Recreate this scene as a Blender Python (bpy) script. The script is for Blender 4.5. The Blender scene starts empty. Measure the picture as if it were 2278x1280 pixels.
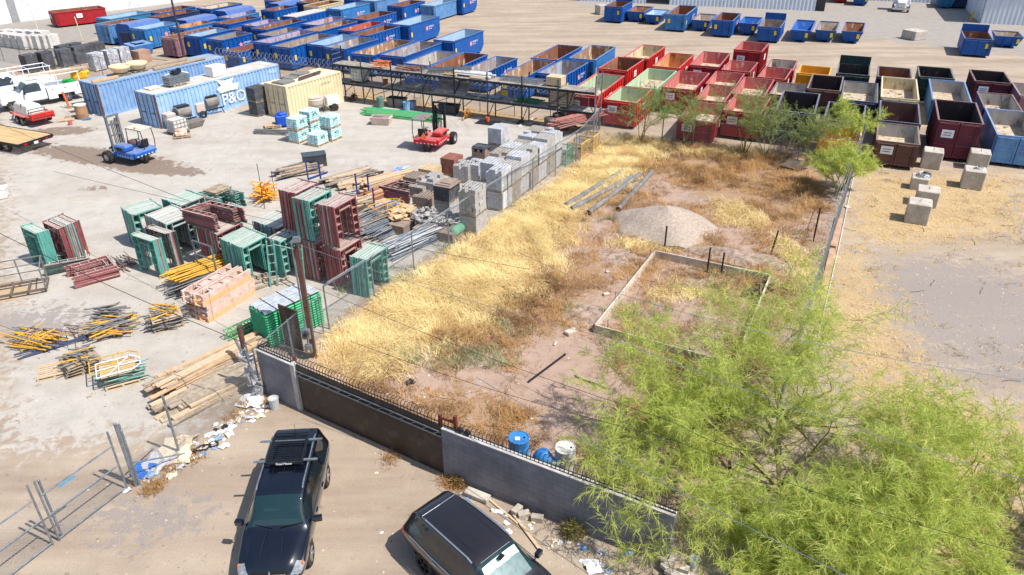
import bpy, math, random
import numpy as np
from mathutils import Matrix, Vector
R=math.radians; rnd=random.Random(7)
sc=bpy.context.scene
# ---------------- camera
F,PI_,RO,HC=1631.7,0.510917,-0.0054518,16.7125
c_,s_=math.cos(PI_),math.sin(PI_); cr_,sr_=math.cos(RO),math.sin(RO)
cam=bpy.data.cameras.new('camera'); co=bpy.data.objects.new('camera',cam); sc.collection.objects.link(co)
rt=Vector((1,0,0)); up=Vector((0,s_,c_)); fw=Vector((0,c_,-s_))
rc=rt*cr_+up*sr_; uc=up*cr_-rt*sr_
M=Matrix((rc,uc,-fw)).transposed().to_4x4(); M.translation=(0,0,HC); co.matrix_world=M
cam.sensor_width=36; cam.lens=F/2278*36; cam.clip_end=6000; cam.clip_start=.1; sc.camera=co
# ---------------- world, sun, exposure
w=bpy.data.worlds.new('World'); sc.world=w; w.use_nodes=True
nt=w.node_tree; nt.nodes.clear()
sky=nt.nodes.new('ShaderNodeTexSky'); sky.sky_type='NISHITA'; sky.sun_disc=False
sky.sun_elevation=R(56.8); sky.sun_rotation=R(115.4); sky.altitude=300; sky.dust_density=1.5
bg=nt.nodes.new('ShaderNodeBackground'); bg.inputs[1].default_value=.135
wo=nt.nodes.new('ShaderNodeOutputWorld'); nt.links.new(sky.outputs[0],bg.inputs[0]); nt.links.new(bg.outputs[0],wo.inputs[0])
sl=bpy.data.lights.new('sun','SUN'); sl.energy=4.85; sl.angle=R(.5); sl.color=(1,.955,.89)
so=bpy.data.objects.new('sun',sl); sc.collection.objects.link(so)
so.rotation_euler=Vector((.59,-.28,1)).to_track_quat('Z','Y').to_euler(); so.location=(20,-10,40)
sc.view_settings.view_transform='Standard'; sc.view_settings.look='None'; sc.view_settings.exposure=.36; sc.view_settings.gamma=1
# ---------------- helpers
def G(x,y,z=0.):
    u=x-1139.; v=y-640.
    u,v=u*cr_+v*sr_,-u*sr_+v*cr_
    d=(u/F,c_-(v/F)*s_,-s_-(v/F)*c_); t=(z-HC)/d[2]
    return Vector((d[0]*t,d[1]*t,z))
def Hh(b,t):
    g=G(*b); best=0;e0=1e9
    for i in range(700):
        z=i*.02-HC; f=g.y*c_-z*s_; u=g.y*s_+z*c_
        e=abs(640-(u/f*F)-t[1])
        if e<e0: e0=e; best=i*.02
    return best
def S(r,g,b,k=1.):
    f=lambda v:(v/255/12.92 if v<=10 else ((v/255+.055)/1.055)**2.4)*k
    return (f(r),f(g),f(b),1)
MT={}
def mat(name,c1,c2=None,scale=3.,rough=.75,metal=0.,bump=0.,c3=None,th=.62,spec=.4,coat=0.,detail=4.,stretch=None,w=.08,dust=None):
    """procedural paint / surface: c1 and c2 cloud together, c3 shows in patches (rust, dirt, chips)"""
    if name in MT: return MT[name]
    m=bpy.data.materials.new(name); m.use_nodes=True; n=m.node_tree.nodes; l=m.node_tree.links
    b=n['Principled BSDF']; b.inputs['Roughness'].default_value=rough; b.inputs['Metallic'].default_value=metal
    b.inputs['Specular IOR Level'].default_value=spec; b.inputs['Coat Weight'].default_value=coat
    tc=n.new('ShaderNodeTexCoord'); oi=n.new('ShaderNodeObjectInfo'); ad=n.new('ShaderNodeVectorMath'); ad.operation='ADD'
    mu=n.new('ShaderNodeMath'); mu.operation='MULTIPLY'; mu.inputs[1].default_value=37.; l.new(oi.outputs['Random'],mu.inputs[0])
    l.new(tc.outputs['Object'],ad.inputs[0]); l.new(mu.outputs[0],ad.inputs[1]); vec=ad.outputs[0]
    if stretch:
        mp=n.new('ShaderNodeMapping'); mp.inputs['Scale'].default_value=stretch; l.new(vec,mp.inputs[0]); vec=mp.outputs[0]
    def noise(sc_,d=detail):
        t=n.new('ShaderNodeTexNoise'); t.inputs['Scale'].default_value=sc_; t.inputs['Detail'].default_value=d; t.inputs['Roughness'].default_value=.62; l.new(vec,t.inputs[0]); return t.outputs[0]
    c2=c2 or tuple(v*.8 for v in c1[:3])+(1,)
    mx=n.new('ShaderNodeMix'); mx.data_type='RGBA'; mr=n.new('ShaderNodeMapRange'); mr.inputs[1].default_value=.36; mr.inputs[2].default_value=.64
    N1=noise(scale); l.new(N1,mr.inputs[0]); l.new(mr.outputs[0],mx.inputs[0]); mx.inputs[6].default_value=c1; mx.inputs[7].default_value=c2
    out=mx.outputs[2]
    if c3:
        m3=n.new('ShaderNodeMix'); m3.data_type='RGBA'; r3=n.new('ShaderNodeMapRange'); r3.inputs[1].default_value=th-w; r3.inputs[2].default_value=th+w
        l.new(noise(scale*.7+1.3,7.),r3.inputs[0]); l.new(r3.outputs[0],m3.inputs[0]); l.new(out,m3.inputs[6]); m3.inputs[7].default_value=c3; out=m3.outputs[2]
    if dust:
        ge=n.new('ShaderNodeNewGeometry'); sx=n.new('ShaderNodeSeparateXYZ'); l.new(ge.outputs['Normal'],sx.inputs[0]); r4=n.new('ShaderNodeMapRange'); r4.inputs[1].default_value=.55; r4.inputs[2].default_value=.95; r4.inputs[4].default_value=dust; l.new(sx.outputs[2],r4.inputs[0])
        d5=n.new('ShaderNodeMath'); d5.operation='MULTIPLY'; r5=n.new('ShaderNodeMapRange'); r5.inputs[1].default_value=.3; r5.inputs[2].default_value=.55; r5.inputs[3].default_value=.35; l.new(noise(scale*2.3,3.),r5.inputs[0]); l.new(r4.outputs[0],d5.inputs[0]); l.new(r5.outputs[0],d5.inputs[1])
        m4=n.new('ShaderNodeMix'); m4.data_type='RGBA'; l.new(d5.outputs[0],m4.inputs[0]); l.new(out,m4.inputs[6]); m4.inputs[7].default_value=S(198,190,178); out=m4.outputs[2]
    l.new(out,b.inputs['Base Color'])
    if bump:
        bp=n.new('ShaderNodeBump'); bp.inputs['Strength'].default_value=bump; bp.inputs['Distance'].default_value=.03; l.new(noise(scale*5,5.),bp.inputs['Height']); l.new(bp.outputs[0],b.inputs['Normal'])
    MT[name]=m; return m
def attrmat(name,rough=.85,trans=0.,spec=.2):
    m=bpy.data.materials.new(name); m.use_nodes=True; n=m.node_tree.nodes; l=m.node_tree.links
    b=n['Principled BSDF']; b.inputs['Roughness'].default_value=rough; b.inputs['Specular IOR Level'].default_value=spec
    a=n.new('ShaderNodeAttribute'); a.attribute_name='Col'; l.new(a.outputs[0],b.inputs['Base Color'])
    if trans:
        t=n.new('ShaderNodeBsdfTranslucent'); l.new(a.outputs[0],t.inputs[0]); ms=n.new('ShaderNodeMixShader'); ms.inputs[0].default_value=trans
        l.new(b.outputs[0],ms.inputs[1]); l.new(t.outputs[0],ms.inputs[2]); l.new(ms.outputs[0],n['Material Output'].inputs[0])
    MT[name]=m; return m
def glass(name,col=(.02,.03,.03,1),rough=.03,alpha=None):
    m=bpy.data.materials.new(name); m.use_nodes=True; b=m.node_tree.nodes['Principled BSDF']
    b.inputs['Base Color'].default_value=col; b.inputs['Roughness'].default_value=rough; b.inputs['Specular IOR Level'].default_value=.8
    b.inputs['Coat Weight'].default_value=.6
    if alpha: b.inputs['Alpha'].default_value=alpha
    MT[name]=m; return m
CUBE=[(0,3,2,1),(4,5,6,7),(0,1,5,4),(1,2,6,5),(2,3,7,6),(3,0,4,7)]
class MB:
    def __init__(s): s.v=[];s.f=[];s.m=[]
    def add(s,vs,fs,mi=0):
        k=len(s.v); s.v+=[tuple(v) for v in vs]; s.f+=[tuple(i+k for i in f) for f in fs]; s.m+=[mi]*len(fs); return s
    def hexa(s,b,t,mi=0): return s.add(list(b)+list(t),CUBE,mi)
    def box(s,x0,x1,y0,y1,z0,z1,mi=0): return s.hexa([(x0,y0,z0),(x1,y0,z0),(x1,y1,z0),(x0,y1,z0)],[(x0,y0,z1),(x1,y0,z1),(x1,y1,z1),(x0,y1,z1)],mi)
    def cbox(s,c,d,rz=0.,mi=0,tilt=0.):
        q=Matrix.Rotation(rz,3,'Z')@Matrix.Rotation(tilt,3,'X'); c=Vector(c); h=[e/2 for e in d]
        P=[c+q@Vector((a*h[0],b*h[1],e*h[2])) for e in(-1,1) for a,b in((-1,-1),(1,-1),(1,1),(-1,1))]
        return s.hexa(P[:4],P[4:],mi)
    def bar(s,a,b,w,h=None,mi=0,up=(0,0,1)):
        a=Vector(a);b=Vector(b);h=h or w; d=(b-a)
        if d.length<1e-6: return s
        d.normalize(); U=Vector(up)
        if abs(d.dot(U))>.98: U=Vector((1,0,0))
        x=d.cross(U).normalized(); y=x.cross(d)
        q=[x*w/2*i+y*h/2*j for i,j in((-1,-1),(1,-1),(1,1),(-1,1))]
        return s.hexa([a+e for e in q],[b+e for e in q],mi)
    def tube(s,a,b,r,n=6,mi=0,r2=None,caps=True):
        a=Vector(a);b=Vector(b);d=(b-a)
        if d.length<1e-6: return s
        d.normalize(); r2=r if r2 is None else r2
        U=Vector((0,0,1)) if abs(d.z)<.95 else Vector((1,0,0)); x=d.cross(U).normalized(); y=x.cross(d)
        V=[];
        for p,rr in((a,r),(b,r2)):
            for i in range(n):
                t=2*math.pi*i/n; V.append(p+x*rr*math.cos(t)+y*rr*math.sin(t))
        fs=[(i,(i+1)%n,n+(i+1)%n,n+i) for i in range(n)]
        if caps: fs+=[tuple(range(n-1,-1,-1)),tuple(range(n,2*n))]
        return s.add(V,fs,mi)
    def path(s,pts,r,n=5,mi=0):
        for a,b in zip(pts,pts[1:]): s.tube(a,b,r,n,mi)
        return s
    def lathe(s,prof,n=16,c=(0,0,0),mi=0,ax='Z'):
        V=[]
        for r_,z in prof:
            for i in range(n):
                t=2*math.pi*i/n; p=(r_*math.cos(t),r_*math.sin(t),z)
                if ax=='Y': p=(p[0],p[2],p[1])
                if ax=='X': p=(p[2],p[0],p[1])
                V.append((c[0]+p[0],c[1]+p[1],c[2]+p[2]))
        fs=[(j*n+i,j*n+(i+1)%n,(j+1)*n+(i+1)%n,(j+1)*n+i) for j in range(len(prof)-1) for i in range(n)]
        return s.add(V,fs,mi)
    def prism(s,pl,z0,z1,mi=0,mp=lambda x,y,z:(x,y,z)):
        n=len(pl); V=[mp(x,y,z0) for x,y in pl]+[mp(x,y,z1) for x,y in pl]
        return s.add(V,[tuple(range(n-1,-1,-1)),tuple(range(n,2*n))]+[(i,(i+1)%n,n+(i+1)%n,n+i) for i in range(n)],mi)
    def mesh(s,name,mats,smooth=False):
        me=bpy.data.meshes.new(name); me.from_pydata(s.v,[],s.f)
        for m in mats: me.materials.append(m)
        if len(mats)>1: me.polygons.foreach_set('material_index',s.m)
        if smooth: me.polygons.foreach_set('use_smooth',[True]*len(s.f))
        me.update(); return me
    def build(s,name,mats,parent=None,smooth=False,loc=None,rz=0.,bev=0.,**tg):
        if not isinstance(mats,(list,tuple)): mats=[mats]
        o=link(name,s.mesh(name,mats,smooth),parent,loc,rz)
        if bev:
            b=o.modifiers.new('bevel','BEVEL'); b.width=bev; b.segments=1; b.limit_method='ANGLE'
        if tg: tag(o,**tg)
        return o
def link(name,me,parent=None,loc=None,rz=0.):
    o=bpy.data.objects.new(name,me); sc.collection.objects.link(o)
    if parent: o.parent=parent
    if loc is not None: o.location=loc
    if rz: o.rotation_euler=(0,0,rz)
    return o
def tag(o,label=None,cat=None,group=None,kind=None):
    if label: o['label']=label
    if cat: o['category']=cat
    if group: o['group']=group
    if kind: o['kind']=kind
    return o
def T(name,label,cat,loc=(0,0,0),rz=0.,group=None):
    return tag(link(name,None,None,loc,rz),label,cat,group)
def copy_tree(o,parent=None):
    c=o.copy(); sc.collection.objects.link(c); c.parent=parent
    for ch in o.children: copy_tree(ch,c)
    return c
def npmesh(name,V,Fc,mats,cols=None,smooth=False):
    """big mesh from arrays; Fc (n,k)"""
    me=bpy.data.meshes.new(name); V=np.asarray(V,np.float32); Fc=np.asarray(Fc,np.int32); k=Fc.shape[1]
    me.vertices.add(len(V)); me.vertices.foreach_set('co',V.ravel()); me.loops.add(Fc.size); me.loops.foreach_set('vertex_index',Fc.ravel())
    me.polygons.add(len(Fc)); me.polygons.foreach_set('loop_start',np.arange(0,Fc.size,k)); me.polygons.foreach_set('loop_total',np.full(len(Fc),k))
    if smooth: me.polygons.foreach_set('use_smooth',np.ones(len(Fc),bool))
    for m in mats: me.materials.append(m)
    if cols is not None:
        for nm,cc in (cols.items() if isinstance(cols,dict) else [('Col',cols)]):
            a=me.color_attributes.new(nm,'FLOAT_COLOR','POINT'); a.data.foreach_set('color',np.asarray(cc,np.float32).ravel())
    me.update(calc_edges=True); return me
_tx={}
def textmesh(body,size,mt,align='CENTER'):
    k=(body,size,mt.name)
    if k not in _tx:
        cu=bpy.data.curves.new('text','FONT'); cu.body=body; cu.size=size; cu.align_x=align; cu.align_y='CENTER'; cu.extrude=.002
        ob=bpy.data.objects.new('text',cu); me=bpy.data.meshes.new_from_object(ob); me.materials.clear(); me.materials.append(mt); _tx[k]=me; bpy.data.objects.remove(ob)
    return _tx[k]
def place(me,name,parent,loc,X,Y):
    o=link(name,me,parent); X=Vector(X).normalized(); Y=Vector(Y).normalized(); Zv=X.cross(Y)
    m=Matrix((X,Y,Zv)).transposed().to_4x4(); m.translation=Vector(loc); o.matrix_local=m; return o
ORD=['first','second','third','fourth','fifth','sixth','seventh','eighth','ninth','tenth','eleventh','twelfth','thirteenth','fourteenth','fifteenth','sixteenth','seventeenth','eighteenth','nineteenth','twentieth']
# ---------------- common materials
steel=mat('galvanised_steel',S(150,158,165),S(120,128,135),6,.45,.6)
dsteel=mat('dark_steel',S(52,58,66),S(38,40,46),6,.5,.5,c3=S(90,60,45),th=.68)
rubber=mat('tyre_rubber',S(38,37,36),S(62,56,50),5,.9)
white=mat('white_paint',S(226,228,230),S(205,205,203),2,.4)
wood=mat('pale_wood',S(204,184,154),S(176,152,122),4,.8,stretch=(1,8,8),c3=S(150,120,90),th=.66)
wood2=mat('orange_wood',S(208,170,134),S(182,146,112),4,.8)
gwood=mat('weathered_wood',S(176,160,138),S(138,122,104),4,.85,bump=.3)
dwood=mat('dark_weathered_wood',S(96,84,72),S(62,54,48),3,.9,bump=.4)
blackp=mat('black_paint',S(24,25,28),S(34,35,38),4,.5)
yellowp=mat('yellow_paint',S(226,176,40),S(205,150,30),5,.6,c3=S(120,80,40),th=.7)
orangep=mat('orange_paint',S(232,112,50),S(214,92,40),5,.6)
chrome=mat('polished_metal',S(205,210,215),S(190,195,200),6,.2,.9)
blob=glass('clear_plastic',(.75,.8,.82,1),.25)
whitet=mat('white_marking',S(235,235,235),S(215,215,215),9,.6)
yellowt=mat('yellow_marking',S(240,205,40),S(225,190,30),9,.6)
# ---------------- ground sheet
def poly_mask(P,poly,soft):
    Q=np.array([tuple(G(*p))[:2] for p in poly]); n=len(Q); ins=np.zeros(len(P),bool); dm=np.full(len(P),1e9)
    for i in range(n):
        a=Q[i];b=Q[(i+1)%n]; e=b-a; t=np.clip(((P-a)@e)/(e@e),0,1); dm=np.minimum(dm,np.hypot(*(P-a-t[:,None]*e).T))
        c=((a[1]>P[:,1])!=(b[1]>P[:,1])); ins^=c&(P[:,0]<(b[0]-a[0])*(P[:,1]-a[1])/((b[1]-a[1]) or 1e-9)+a[0])
    return np.clip(.5+np.where(ins,dm,-dm)/(2*soft),0,1)
def ell(P,c,rx,ry,soft=.35,ang=0.):
    g=G(*c); d=P-np.array(g[:2]); ca,sa=math.cos(ang),math.sin(ang); x=(d[:,0]*ca+d[:,1]*sa)/rx; y=(-d[:,0]*sa+d[:,1]*ca)/ry
    return np.clip((1-np.hypot(x,y))/soft,0,1)
LOT=[(672,830),(735,737),(865,640),(1017,547),(1134,471),(1230,405),(1300,345),(1345,300),(1480,308),(1850,350),(1868,440),(1800,690),(1660,960),(1500,1240),(985,1045)]
STRAW=[(690,790),(760,690),(880,630),(1017,550),(1134,475),(1230,408),(1330,320),(1440,300),(1470,330),(1420,380),(1290,470),(1230,560),(1190,640),(1090,700),(960,770),(870,820),(770,845)]
BROWN=[[(900,770),(1060,670),(1180,610),(1290,560),(1330,640),(1240,740),(1100,790),(980,800)],
 [(1380,305),(1830,350),(1850,470),(1720,520),(1600,470),(1480,400),(1360,395)],[(900,880),(1050,860),(1200,930),(1100,980),(960,960)]]
def masks(P):
    lot=poly_mask(P,LOT,.6)
    straw=poly_mask(P,STRAW,1.2)
    for c,rx,ry,k in [((1640,480),1.6,2.4,.9),((1460,545),2.6,.8,.9),((1780,590),.8,3.4,.8),((1500,650),1.4,1.2,.7),((1650,340),6,1.1,.6)]:
        straw=np.maximum(straw,k*ell(P,c,rx,ry,.6))
    br=np.zeros(len(P))
    for p in BROWN: br=np.maximum(br,poly_mask(P,p,1.0))
    br=np.maximum(br,.9*ell(P,(1290,600),2.,3.,.7)); br=np.maximum(br,.8*ell(P,(1700,480),3.,2.5,.7))
    rs=np.zeros(len(P))
    for p in [[(1900,380),(2278,390),(2278,520),(2000,560),(1870,520)],[(1830,560),(1920,540),(2010,700),(2080,850),(2290,930),(2290,1290),(1950,1290),(1900,900),(1790,720)]]:
        rs=np.maximum(rs,.85*poly_mask(P,p,1.8))
    pave=poly_mask(P,[(0,1000),(0,230),(150,200),(560,250),(760,215),(1330,300),(1230,405),(1017,547),(865,640),(735,737),(560,780),(420,960)],2.6)
    pave*=1-.0*lot
    straw=np.maximum(straw,0.)
    bstrip=.8*poly_mask(P,[(760,190),(1000,235),(1330,275),(1330,305),(1080,262),(790,225)],.7)
    grav=np.maximum(.9*ell(P,(2180,700),8,9,.7),.7*ell(P,(1570,440),2.5,1.6,.6)); grav=np.maximum(grav,.8*ell(P,(1600,590),3.2,1.1,.5)); grav=np.maximum(grav,.7*ell(P,(80,720),5,3,.8)); grav=np.maximum(grav,.7*ell(P,(330,1150),3.5,2,.8))
    asph=np.maximum(poly_mask(P,[(-600,80),(-600,-60),(560,-60),(250,72),(170,120),(0,150)],1.),poly_mask(P,[(1240,0),(1500,40),(2278,125),(2900,190),(2900,-80),(1240,-80)],.6))
    damp=np.maximum(ell(P,(230,350),9,2.0,.5,-.35),.9*ell(P,(350,378),4.6,1.1,.4,-.2)); damp=np.maximum(damp,.8*ell(P,(140,292),3.5,1.6,.5)); damp=np.maximum(damp,.6*ell(P,(210,420),2.,1,.9))
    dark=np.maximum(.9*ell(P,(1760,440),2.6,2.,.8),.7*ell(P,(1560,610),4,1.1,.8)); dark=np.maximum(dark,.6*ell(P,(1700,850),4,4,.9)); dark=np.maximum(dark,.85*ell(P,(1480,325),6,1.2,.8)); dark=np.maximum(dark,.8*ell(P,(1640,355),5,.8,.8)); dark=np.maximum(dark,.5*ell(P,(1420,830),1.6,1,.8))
    tan=np.maximum(.8*ell(P,(0,650),3.5,2.,.8),.5*ell(P,(180,440),3.,1.2,.8)); tan=np.maximum(tan,.5*ell(P,(1250,110),12,5,.8))
    return dict(lot=lot,straw=np.maximum(np.maximum(straw*lot,rs*(1-lot)),bstrip),brown=br*lot,pave=pave*(1-lot),grav=grav,asph=asph,damp=damp,dark=dark,tan=tan)
def axis(lo,hi,st,far): 
    a=list(np.arange(lo,hi,st)); s=st; x=hi
    while x<far: a.append(x); s*=1.22; x+=s
    b=[];s=st;x=lo-st
    while x>-far: b.append(x); s*=1.22; x-=s
    return np.array(b[::-1]+a+[far])
gx=axis(-34,34,.4,3000.); gy=axis(8,76,.4,3000.)
XX,YY=np.meshgrid(gx,gy); P=np.stack([XX.ravel(),YY.ravel()],1); mk=masks(P); nx,ny=len(gx),len(gy)
ii=(np.arange(ny-1)[:,None]*nx+np.arange(nx-1)[None,:]).ravel(); FQ=np.stack([ii,ii+1,ii+nx+1,ii+nx],1)
o1=np.ones(len(P))
me=npmesh('ground',np.c_[P,np.zeros(len(P))],FQ,[],{'ZA':np.stack([mk['straw'],mk['brown'],mk['pave'],o1],1),'ZB':np.stack([mk['grav'],mk['asph'],mk['damp'],o1],1),'ZC':np.stack([mk['dark'],mk['tan'],mk['lot'],o1],1)})
gm=bpy.data.materials.new('ground_soil'); gm.use_nodes=True; n=gm.node_tree.nodes; l=gm.node_tree.links; B=n['Principled BSDF']; B.inputs['Roughness'].default_value=.95; B.inputs['Specular IOR Level'].default_value=.15
tc=n.new('ShaderNodeTexCoord')
def NZ(s,d=6,r=.6,vs=None,dist=0.):
    t=n.new('ShaderNodeTexNoise'); t.inputs['Scale'].default_value=s; t.inputs['Detail'].default_value=d; t.inputs['Roughness'].default_value=r; t.inputs['Distortion'].default_value=dist
    v=tc.outputs['Object']
    if vs: q=n.new('ShaderNodeMapping'); q.inputs['Scale'].default_value=vs; q.inputs['Rotation'].default_value=(0,0,R(-25)); l.new(v,q.inputs[0]); v=q.outputs[0]
    l.new(v,t.inputs[0]); return t.outputs[0]
def MR(x,a,b,c=0.,d=1.):
    t=n.new('ShaderNodeMapRange'); t.inputs[1].default_value=a; t.inputs[2].default_value=b; t.inputs[3].default_value=c; t.inputs[4].default_value=d; l.new(x,t.inputs[0]); return t.outputs[0]
def MX(f,a,b,bt='MIX'):
    t=n.new('ShaderNodeMix'); t.data_type='RGBA'; t.blend_type=bt
    if isinstance(f,float): t.inputs[0].default_value=f
    else: l.new(f,t.inputs[0])
    for k,x in((6,a),(7,b)):
        if isinstance(x,tuple): t.inputs[k].default_value=x
        else: l.new(x,t.inputs[k])
    return t.outputs[2]
def MA(op,a,b):
    t=n.new('ShaderNodeMath'); t.operation=op
    for k,x in((0,a),(1,b)):
        if isinstance(x,(int,float)): t.inputs[k].default_value=x
        else: l.new(x,t.inputs[k])
    return t.outputs[0]
zs={}
for at,ks in(('ZA',('straw','brown','pave')),('ZB',('grav','asph','damp')),('ZC',('dark','tan','lot'))):
    a=n.new('ShaderNodeAttribute'); a.attribute_name=at; sp=n.new('ShaderNodeSeparateColor'); l.new(a.outputs[0],sp.inputs[0])
    for i,k in enumerate(ks): zs[k]=sp.outputs[i]
big=NZ(.22,5); mid=NZ(1.1,7,.65); fine=NZ(9.,8,.7); pix=NZ(45.,6,.8); edge=NZ(2.2,8,.7,dist=.4); tracks=NZ(.5,6,.6,(.16,1.3,1))
def zone(k,am=.7): return MR(MA('ADD',zs[k],MA('MULTIPLY',MA('SUBTRACT',edge,.5),am*2)),.42,.62)
base=MX(MR(big,.35,.65),S(178,162,144),S(194,179,160)); base=MX(MR(tracks,.4,.62,0.,.6),base,S(150,132,116)); base=MX(MR(mid,.5,.75,0.,.5),base,S(198,182,162))
pav=MX(MR(mid,.35,.65),S(188,183,175),S(204,199,190)); pav=MX(MR(big,.48,.66,0.,.5),pav,S(178,168,154)); pav=MX(MR(tracks,.5,.66,0.,.45),pav,S(176,168,160)); pav=MX(MR(fine,.58,.75,0.,.5),pav,S(150,142,134))
col=MX(zone('pave',.9),base,pav)
col=MX(zone('tan',.6),col,S(196,172,142))
lotc=MX(MR(mid,.35,.65),S(190,164,148),S(176,152,136)); lotc=MX(MR(edge,.52,.66,0.,.6),lotc,S(150,124,98)); col=MX(zone('lot',.3),col,lotc)
g9=NZ(34.,6,.85); rock=MX(MR(g9,.36,.64),S(118,108,104),S(190,182,176)); col=MX(MA('MULTIPLY',zone('grav',1.6),.85),col,rock)
st=MX(MR(fine,.35,.6),S(186,154,104),S(214,188,136)); st=MX(MR(mid,.5,.7,0.,.8),st,S(164,134,100)); col=MX(MA('MULTIPLY',zone('straw',1.5),.75),col,st)
brn=MX(MR(fine,.35,.65),S(150,116,84),S(184,152,112)); col=MX(MA('MULTIPLY',zone('brown',1.6),.7),col,brn)
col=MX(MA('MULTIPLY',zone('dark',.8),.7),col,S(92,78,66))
asp=MX(MR(mid,.3,.7),S(158,152,146),S(176,170,162)); col=MX(zone('asph',.1),col,asp)
dmp=MX(MR(fine,.4,.6),S(146,126,110),S(120,102,90)); col=MX(MA('MULTIPLY',zone('damp',1.3),.85),col,dmp)
wv=n.new('ShaderNodeTexWave'); wv.inputs['Scale'].default_value=.33; wv.inputs['Distortion'].default_value=14.; wv.inputs['Detail'].default_value=3.; wv.inputs['Detail Scale'].default_value=.35; l.new(tc.outputs['Object'],wv.inputs[0])
trk=MA('MULTIPLY',MR(wv.outputs[1],.7,.98),MR(NZ(.12,3),.55,.68)); col=MX(MA('MULTIPLY',MA('MULTIPLY',trk,.22),MA('SUBTRACT',1.,zs['lot'])),col,S(140,126,112))
spot=NZ(3.3,3,.5); col=MX(MR(spot,.68,.72,0.,.45),col,S(132,116,102)); col=MX(MR(NZ(1.7,4,.6),.66,.7,0.,.3),col,S(158,124,92))
col=MX(MR(pix,.35,.65,.0,.6),col,S(150,136,122),'MULTIPLY'); col=MX(MR(pix,.6,.72,0.,.6),col,S(230,222,208)); col=MX(MR(fine,.62,.7,0.,.4),col,S(120,106,94))
gr2=NZ(16.,6,.8); col=MX(MR(gr2,.3,.44,.6,0.),col,S(104,92,82))
l.new(col,B.inputs['Base Color'])
bp=n.new('ShaderNodeBump'); bp.inputs['Strength'].default_value=.55; bp.inputs['Distance'].default_value=.05; l.new(MA('ADD',fine,MA('MULTIPLY',pix,.5)),bp.inputs['Height']); l.new(bp.outputs[0],B.inputs['Normal'])
me.materials.append(gm); tag(link('ground',me),'bare dirt and pale compacted yard ground with dry weeds','ground',kind='structure')
# ================= roll-off dumpsters
def pm(name,c,c2=None,rust=.68,rr=.55,dust=.3): return mat(name,c,c2,1.6,rr,0.,c3=S(120,70,45),th=rust,w=.05,dust=dust)
EXT={'blue':pm('blue_paint',S(4,84,160),S(6,70,142),.7),'lblue':pm('light_blue_paint',S(56,124,184),S(40,104,164),.66),'fblue':pm('faded_blue_paint',S(96,140,184),S(70,118,168),.66),'tblue':pm('teal_blue_paint',S(50,120,160),S(36,104,146),.66),
'navy':pm('navy_paint',S(26,52,92),S(20,42,76),.68),'red':pm('red_paint',S(196,40,32),S(172,32,28),.74),'dred':pm('dark_red_paint',S(164,28,36),S(142,24,32),.7),'green':pm('pale_green_paint',S(150,192,148),S(128,176,130),.7),
'yellow':pm('yellow_bin_paint',S(226,166,20),S(206,146,18),.68),'brown':pm('brown_primer',S(104,66,56),S(84,54,48),.66),'maroon':pm('maroon_paint',S(100,28,50),S(82,24,42),.7),'dgreen':pm('dark_green_paint',S(26,56,58),S(20,44,48),.7),
'cream':pm('cream_paint',S(214,198,158),S(192,174,134),.66),'mauve':pm('mauve_paint',S(150,112,120),S(130,96,106),.66)}
def im(name,a,b,c,th=.6): return mat(name,a,b,1.1,.85,0.,c3=c,th=th,stretch=(1,1,.45),w=.05,detail=6.)
INN={'rust':im('rust_lining',S(146,98,72),S(118,76,56),S(196,178,152),.63),'rusto':im('orange_rust_lining',S(190,122,74),S(212,170,120),S(140,84,54),.58),'rustg':im('chalky_rust_lining',S(168,134,104),S(140,104,80),S(214,200,176),.58),
'fbl':im('peeling_blue_lining',S(140,176,206),S(168,186,196),S(190,170,140),.6),'fblr':im('peeling_blue_and_rust_lining',S(150,170,190),S(150,112,84),S(204,190,166),.6),'lav':im('lavender_scuffed_lining',S(160,156,184),S(178,166,176),S(160,104,76),.56),
'grey':im('grey_scuffed_lining',S(182,178,172),S(152,148,144),S(110,92,80),.62),'greyb':im('grey_brown_lining',S(134,124,120),S(158,146,136),S(200,176,140),.64),'greyr':im('grey_rust_lining',S(160,150,140),S(138,116,98),S(184,170,154),.6),
'rred':im('red_oxide_lining',S(190,96,70),S(170,80,60),S(220,180,150),.63),'redi':im('pink_red_lining',S(196,118,112),S(178,90,88),S(220,190,176),.62),'cream':im('cream_lining',S(206,194,160),S(180,166,134),S(150,110,80),.6),
'greeni':im('pale_green_lining',S(182,198,168),S(162,178,148),S(150,116,86),.62),'blue':im('blue_lining',S(30,90,164),S(40,100,170),S(110,130,150),.62),'yellowi':im('yellow_lining',S(220,168,50),S(200,146,40),S(150,100,60),.6),
'dark':im('dark_lining',S(62,50,50),S(46,38,40),S(110,96,92),.66),'brown':im('brown_lining',S(116,84,72),S(98,70,62),S(150,130,120),.64)}
flo=mat('rubble_dusty_floor',S(196,182,160),S(166,148,126),2.5,.95,c3=S(120,98,78),th=.6)
CW={'blue':'bright blue','lblue':'light blue','fblue':'faded pale blue','tblue':'teal blue','navy':'navy blue','red':'bright red','dred':'dark red','green':'pale green','yellow':'yellow','brown':'brown','maroon':'maroon','dgreen':'dark green','cream':'cream','mauve':'dusty mauve'}
IW={'rust':'a rusty brown','rusto':'an orange rusty','rustg':'a chalky rusty','fbl':'a peeling pale blue','fblr':'a blue and rusty','lav':'a lavender grey','grey':'a pale grey','greyb':'a grey brown','greyr':'a grey and rusty','rred':'a reddish','redi':'a pinkish red','cream':'a cream','greeni':'a pale green','blue':'a blue','yellowi':'a yellow','dark':'a dark','brown':'a brown'}
Z={0:(0,0,1.),1:(200,0,7.53),2:(400,0,7.53),3:(600,0,7.53),4:(800,0,7.53),5:(900,60,4.556),6:(1300,0,4.556),7:(1600,80,3.36),8:(1300,0,2.329)}
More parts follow.
